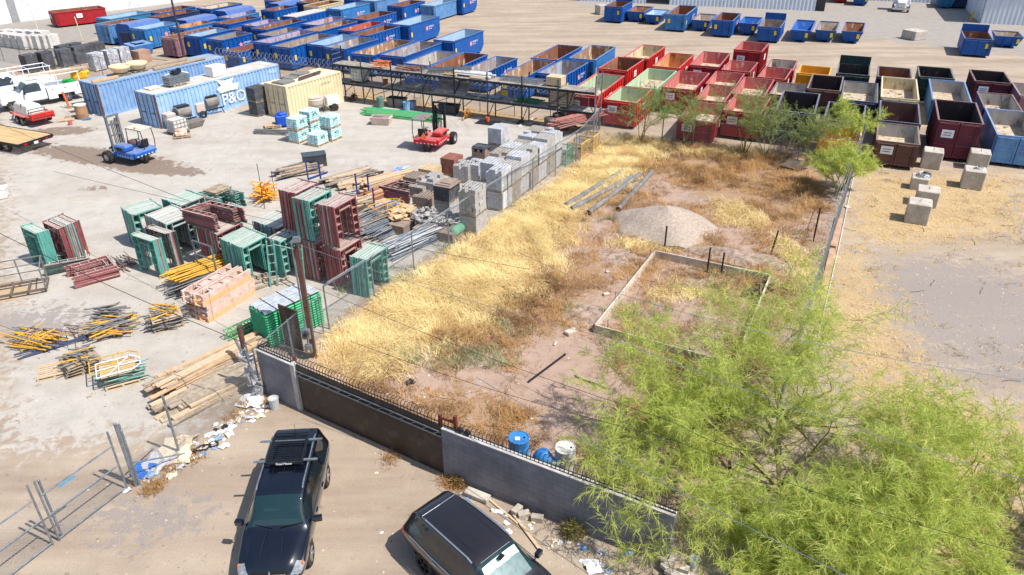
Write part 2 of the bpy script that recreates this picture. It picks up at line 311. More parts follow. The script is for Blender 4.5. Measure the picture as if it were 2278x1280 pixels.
D=[
(1,(105,405),(305,435),(940,340),2.2,'s','fblue','rust'),
(1,(110,300),(345,335),(1180,245),1.9,'s','tblue','fbl'),
(1,(515,400),(760,430),(1385,345),2.5,'c','blue','blue'),
(1,(640,470),(880,500),(1290,465),2.2,'r','lblue','fbl'),
(1,(1285,450),(1530,475),(2080,395),2.0,'r','lblue','rusto'),
(1,(1370,325),(1690,345),(2170,240),2.0,'c','blue','blue'),
(2,(-325,640),(-65,655),(765,485),2.0,'r','mauve','rust'),
(2,(60,605),(350,620),(870,500),2.2,'s','blue','fbl'),
(2,(425,655),(720,680),(1235,580),2.2,'r','blue','greyb'),
(2,(740,865),(985,885),(1255,830),1.6,'r','blue','rust'),
(3,(-260,705),(5,735),(830,545),2.4,'s','blue','lav'),
(3,(100,785),(430,815),(1205,605),2.2,'r','blue','greyr'),
(3,(540,740),(870,765),(1635,625),2.2,'s','blue','fbl'),
(3,(905,795),(1265,830),(1995,685),2.2,'s','blue','fblr'),
(3,(1390,890),(1735,940),(2435,700),2.0,'r','blue','rustg'),
(4,(400,905),(790,945),(1425,715),2.0,'s','blue','fblr'),
(4,(1190,690),(1540,715),(2075,535),2.2,'t','blue','fbl'),
(5,(10,365),(235,400),(550,270),2.0,'s','blue','grey'),
(5,(235,415),(480,445),(835,285),2.0,'r','blue','rust'),
(5,(600,440),(830,465),(1170,325),1.8,'r','blue','fblr'),
(5,(980,500),(1230,520),(1545,355),2.0,'s','blue','rustg'),
(5,(1300,475),(1610,490),(1885,365),2.0,'r','blue','fblr'),
(5,(1300,320),(1565,345),(1815,205),2.0,'t','blue','rust'),
(5,(1670,320),(1930,340),(2130,205),2.2,'s','lblue','rustg'),
(4,(500,410),(800,445),(1325,290),2.3,'t','blue','fbl'),
(4,(-110,570),(150,600),(765,450),2.2,'r','blue','rust'),
(3,(1130,515),(1430,530),(2000,385),2.2,'s','blue','rred'),
(3,(1370,300),(1610,350),(2150,225),2.0,'r','blue','rust'),
(3,(560,510),(835,535),(1500,370),2.2,'s','blue','rustg'),
(3,(545,405),(800,435),(1325,305),2.2,'s','blue','lav'),
(3,(900,150),(1160,165),(1670,60),2.4,'s','lblue','fbl'),
(3,(245,285),(490,300),(1125,175),2.2,'p','blue','grey'),
(3,(-250,490),(5,510),(665,345),2.2,'s','blue','rust'),
(4,(480,105),(755,120),(1190,30),2.3,'t','blue','rust'),
(4,(0,15),(270,25),(725,-60),2.5,'s','fblue','fbl'),
(4,(1020,80),(1240,100),(1625,0),2.0,'s','fblue','fbl'),
(4,(1420,-50),(1700,-25),(1970,-80),2.3,'t','blue','fbl'),
(3,(535,90),(750,115),(1340,45),2.2,'r','cream','rust'),
(3,(500,45),(735,65),(1215,5),2.2,'s','navy','rust'),
(2,(1380,45),(1600,65),(2090,5),2.4,'c','blue','blue'),
(2,(550,180),(800,205),(1400,130),2.4,'c','blue','blue'),
(2,(310,125),(500,170),(1150,85),1.8,'r','blue','cream'),
(1,(905,205),(1180,230),(1820,125),1.8,'s','blue','rust'),
(1,(960,285),(1200,305),(1950,200),1.8,'s','navy','rust'),
(2,(1335,175),(1580,190),(2040,130),2.2,'r','blue','rust'),
(2,(730,300),(885,315),(1325,215),2.0,'r','lblue','lav'),
(2,(890,420),(1160,435),(1605,335),2.2,'r','blue','lav'),
(2,(580,395),(860,415),(1490,310),2.0,'s','blue','rust'),
(2,(1240,590),(1510,605),(2050,490),2.0,'s','blue','greyr'),
(2,(870,500),(1080,525),(1480,520),1.5,'r','blue','rust'),
(3,(1240,-20),(1500,5),(1900,-60),2.2,'s','blue','rust'),
(3,(20,10),(260,40),(600,-20),2.2,'s','blue','rust'),
(6,(222,70),(403,75),(447,15),2.0,'b','blue','rust'),
(6,(413,115),(585,128),(660,72),1.3,'u','blue','rust'),
(6,(615,150),(770,160),(855,105),1.2,'u','blue','fbl'),
(6,(827,145),(1030,155),(1133,62),2.0,'r','lblue','rust'),
(6,(1087,205),(1265,215),(1335,150),1.3,'u','blue','greyr'),
(6,(1300,205),(1505,215),(1587,140),1.9,'s','blue','rust'),
(6,(1567,240),(1750,245),(1797,180),1.4,'u','blue','blue'),
(6,(1765,270),(1985,285),(2033,205),1.7,'b','blue','greyr'),
(8,(1075,160),(1170,162),(1192,105),1.3,'u','blue','blue'),
(8,(1205,160),(1300,162),(1318,115),1.3,'u','blue','greyr'),
(8,(1340,163),(1440,170),(1460,122),1.3,'u','blue','rust'),
(8,(1965,205),(2122,207),(2090,165),1.8,'b','blue','rust'),
(8,(2140,195),(2272,193),(2240,165),1.2,'u','blue','greyr'),
(6,(395,585),(640,605),(830,480),2.0,'r','red','cream'),
(6,(145,700),(440,715),(640,600),2.0,'r','red','rust'),
(6,(680,685),(945,710),(1095,570),2.0,'s','red','rusto'),
(6,(1090,660),(1370,690),(1465,548),2.0,'r','dred','redi'),
(6,(1510,510),(1790,525),(1865,480),2.4,'r','dred','redi'),
(6,(1385,720),(1670,745),(1765,650),1.8,'s','dred','redi'),
(6,(1840,700),(2110,720),(2145,640),1.6,'s','dred','grey'),
(6,(1765,780),(2030,815),(2115,725),1.8,'r','dred','redi'),
(6,(445,860),(745,895),(945,715),1.8,'s','green','greeni'),
(6,(800,900),(1130,915),(1270,745),2.0,'r','dred','redi'),
(6,(1280,860),(1585,880),(1660,750),1.7,'s','dred','redi'),
(5,(1640,690),(1960,700),(2220,495),2.2,'r','red','greeni'),
(6,(195,1020),(530,1045),(685,915),2.0,'r','red','greeni'),
(6,(1170,1015),(1460,1040),(1580,890),1.7,'s','dred','redi'),
(6,(1560,960),(1880,990),(1985,820),1.8,'s','dred','redi'),
(6,(1390,1120),(1760,1160),(1885,995),2.0,'r','dred','redi'),
(6,(960,1235),(1330,1245),(1450,1065),1.6,'s','dred','redi'),
(7,(575,285),(825,295),(845,230),1.8,'s','yellow','yellowi'),
(7,(535,385),(775,405),(805,300),1.9,'s','brown','dark'),
(7,(480,450),(725,470),(765,410),1.6,'s','brown','grey'),
(7,(420,565),(710,585),(735,435),2.4,'r','navy','dark'),
(7,(880,285),(1120,300),(1118,230),2.0,'b','dgreen','dark'),
(7,(815,480),(1080,498),(1078,355),1.8,'s','navy','grey'),
(7,(770,630),(1080,655),(1108,520),1.6,'s','navy','dark'),
(7,(740,755),(1055,795),(1068,712),1.3,'s','yellow','yellowi'),
(7,(1180,320),(1440,330),(1430,268),1.8,'s','navy','rust'),
(7,(1210,460),(1490,475),(1470,320),1.9,'s','cream','cream'),
(7,(1180,640),(1485,665),(1475,515),1.8,'s','navy','brown'),
(7,(1180,785),(1495,810),(1485,675),1.7,'f','brown','grey'),
(7,(1475,325),(1770,330),(1745,270),2.0,'s','dgreen','dark'),
(7,(1580,470),(1890,495),(1835,340),1.9,'s','lblue','grey'),
(7,(1630,635),(1980,665),(1925,505),2.6,'r','maroon','dark'),
(7,(1910,345),(2198,358),(2115,270),2.0,'r','maroon','dark'),
(7,(1990,550),(2260,565),(2170,440),1.8,'s','maroon','grey'),
(7,(2085,755),(2425,770),(2270,565),2.0,'s','fblue','grey'),
(7,(2245,450),(2520,470),(2430,370),1.9,'s','mauve','grey'),
(0,(103.5,25),(125,30),(236,18),1.8,'s','dred','rust'),
]

pink=mat('pink_star_paint',S(236,120,140),S(240,170,180),9,.5)
def starmesh(r):
    b=MB(); pl=[]
    for i in range(10):
        t=math.pi/2+i*math.pi/5; q=r*(1 if i%2==0 else .55); pl.append((q*math.cos(t),q*math.sin(t)))
    b.prism(pl,0,.006); return b.mesh('star',[pink])
STAR=starmesh(.3); T1=textmesh('REPUBLIC',.26,whitet,'LEFT'); T2=textmesh('SERVICES',.17,whitet,'LEFT')
yl=MB().box(-.14,.14,-.24,.24,0,.008).mesh('warning_label',[yellowt]); ws=MB().box(-.36,.36,-.26,.26,0,.008,0).box(-.24,.24,.04,.1,.009,.012,1).box(-.24,.2,-.12,-.06,.009,.012,1).mesh('placard',[whitet,mat('grey_print',S(120,120,140),None,9)])
gold=MB()
def dumpster(i,kind,ex,inn,L,W,h,loc,yaw,label,group):
    """local +x = long axis away from the near end, y = width, z up"""
    t=T('roll_off_dumpster',label,'dumpster',loc,yaw,group); E=EXT[ex]; I=INN[inn]; r=random.Random(i)
    if kind=='c' or kind=='p': # closed compactor with chamfered roof, or tarped box
        b=MB(); ch=.42 if kind=='c' else .02; pl=[(-W/2,.2),(W/2,.2),(W/2,h-ch),(W/2-ch,h),(-W/2+ch,h),(-W/2,h-ch)]
        b.prism(pl,0,L,0,lambda x,y,z:(z,x,y)); b.build('body',E,t)
        rb=MB(); k=0.
        while k<L: rb.box(k,k+.1,W/2-.002,W/2+.07,.2,h-ch); rb.box(k,k+.1,-W/2-.07,-W/2+.002,.2,h-ch); k+=.7
        rb.build('side_rib',E,t)
        if kind=='p': MB().box(.05,L-.4,-W/2+.1,W/2-.1,h+.003,h+.06).build('tarp',mat('grey_tarp',S(190,186,180),S(168,164,160),2,.9,bump=.5),t)
        else: MB().box(-.06,-.003,-W/2+.5,W/2-.5,.5,h-.9).box(-.05,-.002,-W/2+.1,-W/2+.25,.3,h-.5).build('hatch',EXT['navy'],t)
        MB().box(.1,L-.1,-.5,-.38,0,.2).box(.1,L-.1,.38,.5,0,.2).build('skid_rail',dsteel,t)
        return t
    tk=.07; fi=.3 if kind=='u' or inn not in('redi','greeni','grey','cream') else min(.95,h*.5)
    n0,n1,nw,zc=(0,0,0,h*.5)
    if kind=='t': n1=.55; zc=h*.36
    if kind=='u': n0,n1,nw=.35,.5,.32; zc=h*.92
    rings=[(n0,L-n1,W/2-nw,.2),(0,L,W/2,zc),(0,L,W/2,h)]
    q=lambda a,b,wd,z,o=0.:[(a+o,-wd+o,z),(b-o,-wd+o,z),(b-o,wd-o,z),(a+o,wd-o,z)]
    V=[]
    for a in rings: V+=q(*a)
    inr=[(n0,L-n1,W/2-nw,fi-.04),(0,L,W/2,zc),(0,L,W/2,h)]
    if kind=='u': inr[0]=(n0*.9,L-n1*.9,W/2-nw*.9,fi)
    for a in inr: V+=q(*a,tk)
    b=MB(); fs=[];ms=[]
    for j in(0,4):
        for k in range(4):
            fs.append((j+k,j+(k+1)%4,j+4+(k+1)%4,j+4+k)); ms.append(0)
    for j in(12,16):
        for k in range(4):
            fs.append((j+(k+1)%4,j+k,j+4+k,j+4+(k+1)%4)); ms.append(1)
    for k in range(4): fs.append((8+k,8+(k+1)%4,20+(k+1)%4,20+k)); ms.append(0)
    fs.append((3,2,1,0)); ms.append(0)
    b.v=V; b.f=fs; b.m=ms; b.build('body',[E,I],t)
    a=inr[0]; f=MB(); f.box(a[0]+tk+.002,a[1]-tk-.002,-a[2]+tk+.002,a[2]-tk-.002,fi-.05,fi+.012)
    f.build('floor',flo if inn in('grey','redi','greeni','cream','fblr') else I,t)
    rm=MB(); o=.055
    rm.box(-o,L+o,-W/2-o,-W/2+o,h-.07,h+.05).box(-o,L+o,W/2-o,W/2+o,h-.07,h+.05)
    rm.box(-o,o,-W/2+o,W/2-o,h-.07,h+.05).box(L-o,L+o,-W/2+o,W/2-o,h-.07,h+.05); rm.build('rim',E,t)
    rb=MB(); st=.62 if kind in 'rf' else 3.; x=.12
    if kind!='u':
        while x<L-.1:
            x2=x+.1; z0=.22
            if kind=='t' and x>L-.7: z0=zc
            for sg in(-1,1):
                y0,y1=sorted((sg*(W/2-.002),sg*(W/2+.075)))
                if kind in'rf' or x<.3: rb.box(x,x2,y0,y1,z0,h-.07)
            x+=st
        if kind in'rf': rb.box(0.,L,-W/2-.05,-W/2-.002,.5,.6).box(0.,L,W/2+.002,W/2+.05,.5,.6)
    else: rb.box(.3,L-.4,-W/2-.04,-W/2+.06,.95*zc-.05,.95*zc+.04).box(.3,L-.4,W/2-.06,W/2+.04,.95*zc-.05,.95*zc+.04)
    rb.build('side_rib',E,t)
    # near end
    if kind=='u':
        lg=MB()
        for sg in(-.42,.42): lg.hexa([(n0-.1,sg-.06,0),(n0+.15,sg-.06,0),(n0+.15,sg+.06,0),(n0-.1,sg+.06,0)],[(-.08,sg-.06,h-.1),(.02,sg-.06,h-.1),(.02,sg+.06,h-.1),(-.08,sg+.06,h-.1)])
        lg.box(.3,L-.3,-.5,-.38,0,.2).box(.3,L-.3,.38,.5,0,.2); lg.build('hook_frame',E,t)
    else:
        d=MB(); hh=h-.05 if kind!='b' else h-.1
        d.box(-.075,-.004,-W/2+.02,-.02,.24,hh).box(-.075,-.004,.02,W/2-.02,.24,hh)
        nr=2 if kind!='r' else 3
        for k in range(nr+1):
            z=.3+(hh-.42)*k/nr
            for s0,s1 in((-W/2+.08,-.08),(.08,W/2-.08)): d.box(-.125,-.075,s0,s1,z,z+.07)
        for y in(-W/2+.04,W/2-.14,-.13,.03): d.box(-.12,-.076,y,y+.1,.26,hh)
        dr=d.build('door',E,t,bev=0)
        lt=MB(); lt.tube((-.16,-W/2+.3,.3),(-.16,-W/2+.3,h-.1),.025); lt.cbox((-.16,-W/2+.3,h*.5),(.06,.3,.06)); lt.build('latch',dsteel,dr)
        MB().box(.05,L-.2,-.5,-.38,0,.2).box(.05,L-.2,.38,.5,0,.2).build('skid_rail',dsteel,t)
        wl=MB()
        for y in(-W/2+.3,W/2-.3):
            wl.lathe([(0,-.08),(.11,-.08),(.11,.08),(0,.08)],10,(.35,y,.11),0,'Y')
        wl.build('roller',dsteel,t)
    if kind=='b': # raised far end board
        MB().box(L-.05,L+.05,-W/2,W/2,h+.052,h+.75).box(L-.1,L-.05,-W/2+.1,-W/2+.2,h+.052,h+.75).box(L-.1,L-.05,W/2-.2,W/2-.1,h+.052,h+.75).build('tall_end_board',E,t)
    # marks: right side faces -y
    if ex in('blue','lblue') and kind in'rst':
        ys=-W/2-(.08 if kind=='r' else .008)
        if r.random()<.75:
            sx=L*.56; zz=h*.62; g_=place(STAR,'logo',t,(sx,ys,zz),(1,0,0),(0,0,1)); place(T1,'lettering',g_,(.38,.12,0),(1,0,0),(0,1,0)); place(T2,'lettering',g_,(.38,-.12,0),(1,0,0),(0,1,0))
        place(yl,'warning_label',t,(.42,ys,h*.55),(1,0,0),(0,0,1)); place(yl,'warning_label',t,(-.14,W/2-.45,h*.62),(0,-1,0),(0,0,1))
    elif ex in('blue',) and kind in'bu': place(yl,'warning_label',t,(-.14 if kind=='b' else -.1,-W/2+.4,h*.66),(0,-1,0),(0,0,1))
    elif ex in('red','dred','maroon') or kind=='f':
        place(ws,'placard',t,(-.14,W/2-.7,h*.7),(0,-1,0),(0,0,1)); place(ws,'placard',t,(L*.45,-W/2-.09,h*.68),(1,0,0),(0,0,1))
    # a little debris on the floor
    if r.random()<.5 and kind!='u':
        g=MB(); rr=random.Random(i*3)
        for _ in range(14):
            s=rr.uniform(.05,.22); g.cbox((rr.uniform(.5,L-.5),rr.uniform(-.8,.8),fi+.02+s*.2),(s,s*rr.uniform(.4,1.6),s*.4),rr.uniform(0,3))
        tag(g.build('rubble',flo,None,loc=loc,rz=yaw),'loose rubble on floor of '+' '.join(label.replace(' dumpster','').replace(',','').split()[:12]),'rubble',kind='stuff')
    return t
it=[]
for i,(z,A,Bp,C,h,k,e,nn) in enumerate(D):
    zx,zy,s=Z[z]; f=lambda p:G(zx+p[0]/s,zy+p[1]/s,h)
    a,b,c=f(A),f(Bp),f(C); a.z=b.z=c.z=0
    yw=math.atan2(c.y-b.y,c.x-b.x)
    if i!=len(D)-1: yw=max(R(61),min(R(69),yw)); yw=.35*yw+.65*R(65.5)
    W=max(2.15,min(2.55,(a-b).length)); L=max(4.2 if k!='u' else 3.6,min(7.4,(c-b).length))
    if i in(82,89): L=3.2
    if i in(3,4): L=4.6
    u=Vector((math.cos(yw),math.sin(yw),0)); n_=Vector((-u.y,u.x,0)); o=(b*.65+(a-n_*W)*.35)+n_*W/2
    gi=0 if i<52 else 1 if i<65 else 2 if i<82 else 3 if i<101 else 4
    it.append([i,k,e,nn,L,W,h,o,yw,gi,o.dot(u),-o.dot(n_)])
GN=['blue dumpster rows behind the razor wire','dumpster line before the warehouse','red dumpster block','right-hand dumpster block','far wall']
# push apart boxes that would interpenetrate along the common axis
for _ in range(60):
    for p in it:
        for q in it:
            if p[0]>=q[0] or p[9]==4 or q[9]==4: continue
            u=Vector((math.cos(R(65.5)),math.sin(R(65.5)),0)); n_=Vector((-u.y,u.x,0))
            cp=p[7]+u*p[4]/2; cq=q[7]+u*q[4]/2; d=cq-cp; du=d.dot(u); dn=d.dot(n_)
            ou=(p[4]+q[4])/2+.3-abs(du); on=(p[5]+q[5])/2+.22-abs(dn)
            if ou>0 and on>0:
                if on<ou: s_v=n_*(on/2*(1 if dn>0 else -1))
                else: s_v=u*(ou/2*(1 if du>0 else -1))
                p[7]=p[7]-s_v*.5; q[7]=q[7]+s_v*.5
rows={}
for p in it: rows.setdefault((p[9],0 if p[9] in(1,4) else int((p[10]-{0:56,2:48,3:50}[p[9]])//5.6)),[]).append(p)
PL={0:'behind razor wire',2:'of red group',3:'beside east fence'}
for g in range(5):
    ks=sorted(k for k in rows if k[0]==g)
    for j,k in enumerate(ks):
        rw=sorted(rows[k],key=lambda p:p[11])
        for m,p in enumerate(rw):
            kw={'c':'closed','p':'tarped'}.get(p[1],'open'); ins='' if p[1] in'cp' else ' %s inside'%IW[p[3]].split(' ',1)[1]
            if g==4: lb='red roll-off dumpster standing alone beside the long white wall'
            elif g==1: lb='%s dumpster,%s, %s from west end of line facing warehouse'%(CW[p[2]],ins,ORD[m])
            else: lb='%s %s dumpster%s, %s in row %s %s'%(CW[p[2]].split()[-1],kw,' '.join(ins.split()[-2:]) and ', '+' '.join(ins.split()[-2:]) if ins else '',ORD[m],['one','two','three','four','five','six','seven','eight','nine'][j],PL[g])
            dumpster(p[0],p[1],p[2],p[3],p[4],p[5],p[6],p[7],p[8],lb,['blue dumpsters parked in rows','dumpsters lined up before the warehouse','red dumpsters parked in rows','dumpsters parked beside right fence',None][g])
# ================= shipping containers
rusty=mat('rusty_edge',S(120,78,56),S(90,60,48),3,.8)
def container(L,c,roof,label,loc,yaw,dc):
    t=T('shipping_container',label,'container',loc,yaw); W=2.44;H=2.59
    def corr(y,sg):
        b=MB(); x=.12; p=.34; prev=None; pts=[]
        while x<L-.12:
            pts+=[(x,0),(x+.12,0),(x+.17,.07),(x+.29,.07)]; x+=p
        pts=[q for q in pts if q[0]<L-.1]+[(L-.1,0)]
        V=[];Fs=[]
        for i,(xx,dd) in enumerate(pts): V+=[(xx,y-sg*dd,.16),(xx,y-sg*dd,H-.12)]
        for i in range(len(pts)-1): Fs.append((2*i,2*i+2,2*i+3,2*i+1))
        return b.add(V,Fs)
    for y,sg in((0.01,-1),(W-.01,1)): corr(y,sg).build('side_panel',c,t)
    rf=MB(); rf.box(.1,L-.1,.1,W-.1,H-.07,H-.03); x=.3
    while x<L-.3: rf.box(x,x+.09,.12,W-.12,H-.031,H-.015); x+=.28
    rf.build('roof',roof,t)
    fr=MB()
    for y in(0,W-.1):
        fr.box(.1,L-.1,y,y+.1,H-.12,H); fr.box(.1,L-.1,y,y+.1,0,.16)
        for xx in(0,L-.1): fr.box(xx,xx+.1,y,y+.1,0,H,1)
    for xx in(0,L-.1): fr.box(xx,xx+.1,.1,W-.1,H-.12,H,0); fr.box(xx,xx+.1,.1,W-.1,0,.14,0)
    fr.build('frame',[c,rusty if dc!='c' else c],t)
    MB().box(L-.09,L-.04,.1,W-.1,.14,H-.12).build('end_wall',c,t)
    for y0,y1 in((.11,W/2-.01),(W/2+.01,W-.11)):
        d=MB(); d.box(.02,.07,y0,y1,.15,H-.13)
        for k in range(5): z=.28+k*.46; d.box(-.005,.02,y0+.06,y1-.06,z,z+.3)
        do=d.build('door',c,t); ld=MB()
        for y in(y0+.25,y1-.25): ld.tube((-.03,y,.1),(-.03,y,H-.1),.02)
        ld.bar((-.05,y0+.25,1.1),(-.05,y0+.65,1.1),.04); ld.build('locking_bar',steel if dc=='c' else dsteel,do)
    MB().box(.1,L-.1,.1,W-.1,.1,.15).build('underfloor',dsteel,t)
    return t
cblue=mat('container_blue',S(134,166,204),S(112,148,190),1.5,.6,c3=S(150,166,180),th=.62); cblue2=mat('container_sky_blue',S(156,188,220),S(136,172,210),1.5,.6,c3=S(176,190,200),th=.62)
ccream=mat('container_cream',S(226,208,172),S(214,194,156),1.5,.6,c3=S(180,150,120),th=.7)
rfg=mat('dusty_roof',S(206,200,192),S(186,176,164),1.2,.85,c3=S(170,130,100),th=.68); rfb=mat('blue_grey_roof',S(160,174,186),S(140,152,164),1.2,.8,c3=S(150,120,100),th=.68)
YC=1.0042
ca=container(12.19,cblue2,rfg,'light blue long shipping container with white lettering, nearer of the two blue ones',(-26.698,54.893,0),YC,'b')
cb=container(12.19,cblue,rfb,'blue long shipping container with rusty corner post and lumber on its roof',(-32.675,58.205,0),.983,'b')
cc=container(6.06,ccream,mat('cream_roof',S(226,214,190),S(206,190,162),1.4,.8,c3=S(170,140,110),th=.66),'cream short shipping container beside stacked water tanks',(-17.469,57.203,0),YC,'c')
place(textmesh('P&O',1.25,whitet,'LEFT'),'lettering',ca,(5.75,-.045,.85),(1,0,0),(0,0,1))
ban=MB(); ban.prism([(0,0),(.9,.05),(1.7,0),(1.9,.5),(1.2,.55),(1.5,1.),(.6,.9),(-.2,1.1),(.2,.6),(-.3,.4)],0,.006,0); place(ban.mesh('banner',[mat('cream_emblem_paint',S(232,216,180),S(236,232,220),3)]),'emblem',ca,(5.75,-.05,1.45),(1,0,0),(0,0,1))
place(textmesh('POCU',.28,whitet,'LEFT'),'lettering',ca,(10.9,-.045,2.1),(1,0,0),(0,0,1))
place(textmesh('CMA',1.3,whitet,'LEFT'),'lettering',cb,(5.2,-.045,.85),(1,0,0),(0,0,1)); sw=MB()
for k in range(10): a=.3+k*.2; a2=a+.2; sw.add([(1.5*math.cos(a),.5*math.sin(a),.004),(1.5*math.cos(a2),.5*math.sin(a2),.004),(1.35*math.cos(a2),.4*math.sin(a2),.004),(1.35*math.cos(a),.4*math.sin(a),.004)],[(0,1,2,3)])
place(sw.mesh('swoosh',[whitet]),'emblem',cb,(6.8,-.05,1.75),(1,0,0),(0,0,1))
place(textmesh('CAUTION HIGH',.16,mat('dark_print',S(70,66,60),None,9),'LEFT'),'lettering',cc,(3.6,-.045,2.0),(1,0,0),(0,0,1))
# ================= far walls and warehouse
p0=G(-200,175);p1=G(210,60);p2=G(800,-60); wm=mat('white_wall_plaster',S(226,226,224),S(206,204,200),.5,.9,c3=S(170,176,190),th=.62)
t=T('boundary_wall','long white plastered wall with grey pilasters beyond the road','wall',(0,0,0))
def wallseg(a,b,z0,z1,th,name,m,par,mi=0):
    d=(b-a).normalized(); nn=Vector((-d.y,d.x,0))*th/2; MB().hexa([a-nn+Vector((0,0,z0)),b-nn+Vector((0,0,z0)),b+nn+Vector((0,0,z0)),a+nn+Vector((0,0,z0))],[a-nn+Vector((0,0,z1)),b-nn+Vector((0,0,z1)),b+nn+Vector((0,0,z1)),a+nn+Vector((0,0,z1))]).build(name,m,par)
dd=(G(400,4.7)-G(35,50)).normalized(); W0=G(35,50)-dd*30; W1=G(35,50)+dd*95
wallseg(W0,W1,0,3.,.3,'wall_panel',wm,t)
for q in(G(35,50)-dd*.4,G(274,20)-dd*.4):
    wallseg(q,q+dd*.9,0,3.15,.5,'pilaster',mat('grey_pilaster',S(150,152,154),None,2),t)
wallseg(W0,W1,3.005,3.08,.42,'coping',mat('wall_coping',S(214,206,192),None,2),t)
# warehouse: corrugated pale blue-grey metal walls with open bays
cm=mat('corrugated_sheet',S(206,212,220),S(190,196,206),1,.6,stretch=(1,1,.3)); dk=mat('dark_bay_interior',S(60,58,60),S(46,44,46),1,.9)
t=T('warehouse','corrugated metal warehouse with open bays along the far edge of the lot','building')
P0=G(1290,2);P1=G(1813,25); D1=(P1-P0).normalized(); Nb=Vector((-D1.y,D1.x,0))
def corrwall(a,b,z0,z1,name,par,m=cm,off=.0):
    d=(b-a); Ln=d.length; d.normalize(); nn=Vector((-d.y,d.x,0)); V=[];Fs=[];x=0;i=0
    while x<Ln:
        o=.04 if i%4 in(1,2) else 0.; q=a+d*x-nn*(o-off); V+=[(q.x,q.y,z0),(q.x,q.y,z1)]; x+=.13; i+=1
    for k in range(i-1): Fs.append((2*k,2*k+2,2*k+3,2*k+1))
    MB().add(V,Fs).build(name,m,par)
LW=(P1-P0).length
for a,b in((0,.185),(.215,.3),(.40,.70),(.70,1.)):
    A_=P0+D1*LW*(a*1.0)+(Nb*-.0 if a<.65 else Nb*.3); corrwall(P0+D1*LW*a,P0+D1*LW*b,0,6,'wall_panel',t)
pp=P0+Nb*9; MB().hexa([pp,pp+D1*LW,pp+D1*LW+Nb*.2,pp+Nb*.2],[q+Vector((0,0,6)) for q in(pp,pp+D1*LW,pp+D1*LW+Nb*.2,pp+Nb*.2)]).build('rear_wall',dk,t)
MB().hexa([q+Vector((0,0,6.002)) for q in(P0-D1*.4,P1+D1*.4,P1+Nb*14,P0+Nb*14)],[q+Vector((0,0,6.2)) for q in(P0-D1*.4,P1+D1*.4,P1+Nb*14,P0+Nb*14)]).build('roof',cm,t)
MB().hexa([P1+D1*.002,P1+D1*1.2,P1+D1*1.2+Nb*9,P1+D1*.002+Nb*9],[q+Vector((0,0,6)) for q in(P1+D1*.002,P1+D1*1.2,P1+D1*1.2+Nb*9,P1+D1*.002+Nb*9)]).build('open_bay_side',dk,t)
t=T('warehouse','second corrugated warehouse block at the far right corner with a yellow bollard at its edge','building')
Q0=G(2180,52);Q1=G(2420,64); d2=(Q1-Q0).normalized(); n2=Vector((-d2.y,d2.x,0)); corrwall(Q0,Q0+d2*30,0,6,'wall_panel',t); corrwall(Q0+n2*30,Q0,0,6,'side_wall',t)
MB().hexa([q+Vector((0,0,6.002)) for q in(Q0-n2*.3,Q0+d2*30,Q0+d2*30+n2*30,Q0+n2*30)],[q+Vector((0,0,6.2)) for q in(Q0-n2*.3,Q0+d2*30,Q0+d2*30+n2*30,Q0+n2*30)]).build('roof',cm,t)
t=T('warehouse','rear corrugated warehouse wall between the two blocks behind parked dumpsters','building')
R0=G(1840,6)+Nb*4; corrwall(R0,R0+D1*40,0,7,'wall_panel',t)
tag(MB().lathe([(0,0),(.14,0),(.14,1.1),(.08,1.25),(0,1.27)],10).build('bollard',yellowp,None,loc=G(2160,46)),'yellow safety bollard at the corner of the far right warehouse','bollard')
# ================= yard goods
ZF={'a':(0,60,4.415),'b':(260,370,4.742),'c':(560,370,4.129),'d':(780,260,3.555),'e':(0,560,3.879),'f':(340,560,3.2),'g':(900,60,4.556),'h':(0,300,2.783),'k':(600,220,2.666),'m':(600,0,2.997),'n':(0,0,2.997),'o':(0,660,2.064),'p':(500,600,1.8817),'q':(850,700,2.2067),'r':(1200,300,2.113),'v':(0,0,5.3325),'R':(1300,0,2.329),'x':(0,0,1.)}
def L(k,x,y,z=0.):
    a=ZF[k]; return G(a[0]+x/a[2],a[1]+y/a[2],z)
def ang(a,b): return math.atan2(b.y-a.y,b.x-a.x)
teal=pm('teal_scaffold_paint',S(98,172,158),S(82,144,134),.64,.6,.75); teal2=pm('weathered_teal_paint',S(160,196,190),S(134,160,156),.64,.6,.75); oxr=pm('oxide_red_paint',S(150,88,88),S(124,70,72),.66,.6,.75); wgrey=pm('weathered_grey_tube',S(166,156,152),S(138,128,124),.66,.6,.75); dgr=pm('dark_green_tube',S(62,86,78),S(50,62,60),.66,.6,.75)
FM={}
def framemesh(m,kind=0):
    k=(m.name,kind)
    if k in FM: return FM[k]
    b=MB(); W=1.52;H=1.93; r=.031
    def s(x0,z0,x1,z1,rr=r): b.bar((x0,0,z0),(x1,0,z1),rr*2,rr*2,0,(0,1,0))
    s(0,0,0,H+.06); s(W,0,W,H+.06); s(r,H-.03,W-r,H-.03)
    s(.34,.25,.34,H-.05,.018); s(W-.34,.25,W-.34,H-.05,.018); s(.34,H-.3,W-.34,H-.3,.018)
    for z in(.3,.68,1.06,1.44): s(.02,z,.33,z,.015); s(W-.33,z,W-.02,z,.015)
    FM[k]=b.mesh('scaffold_frame',[m]); return FM[k]
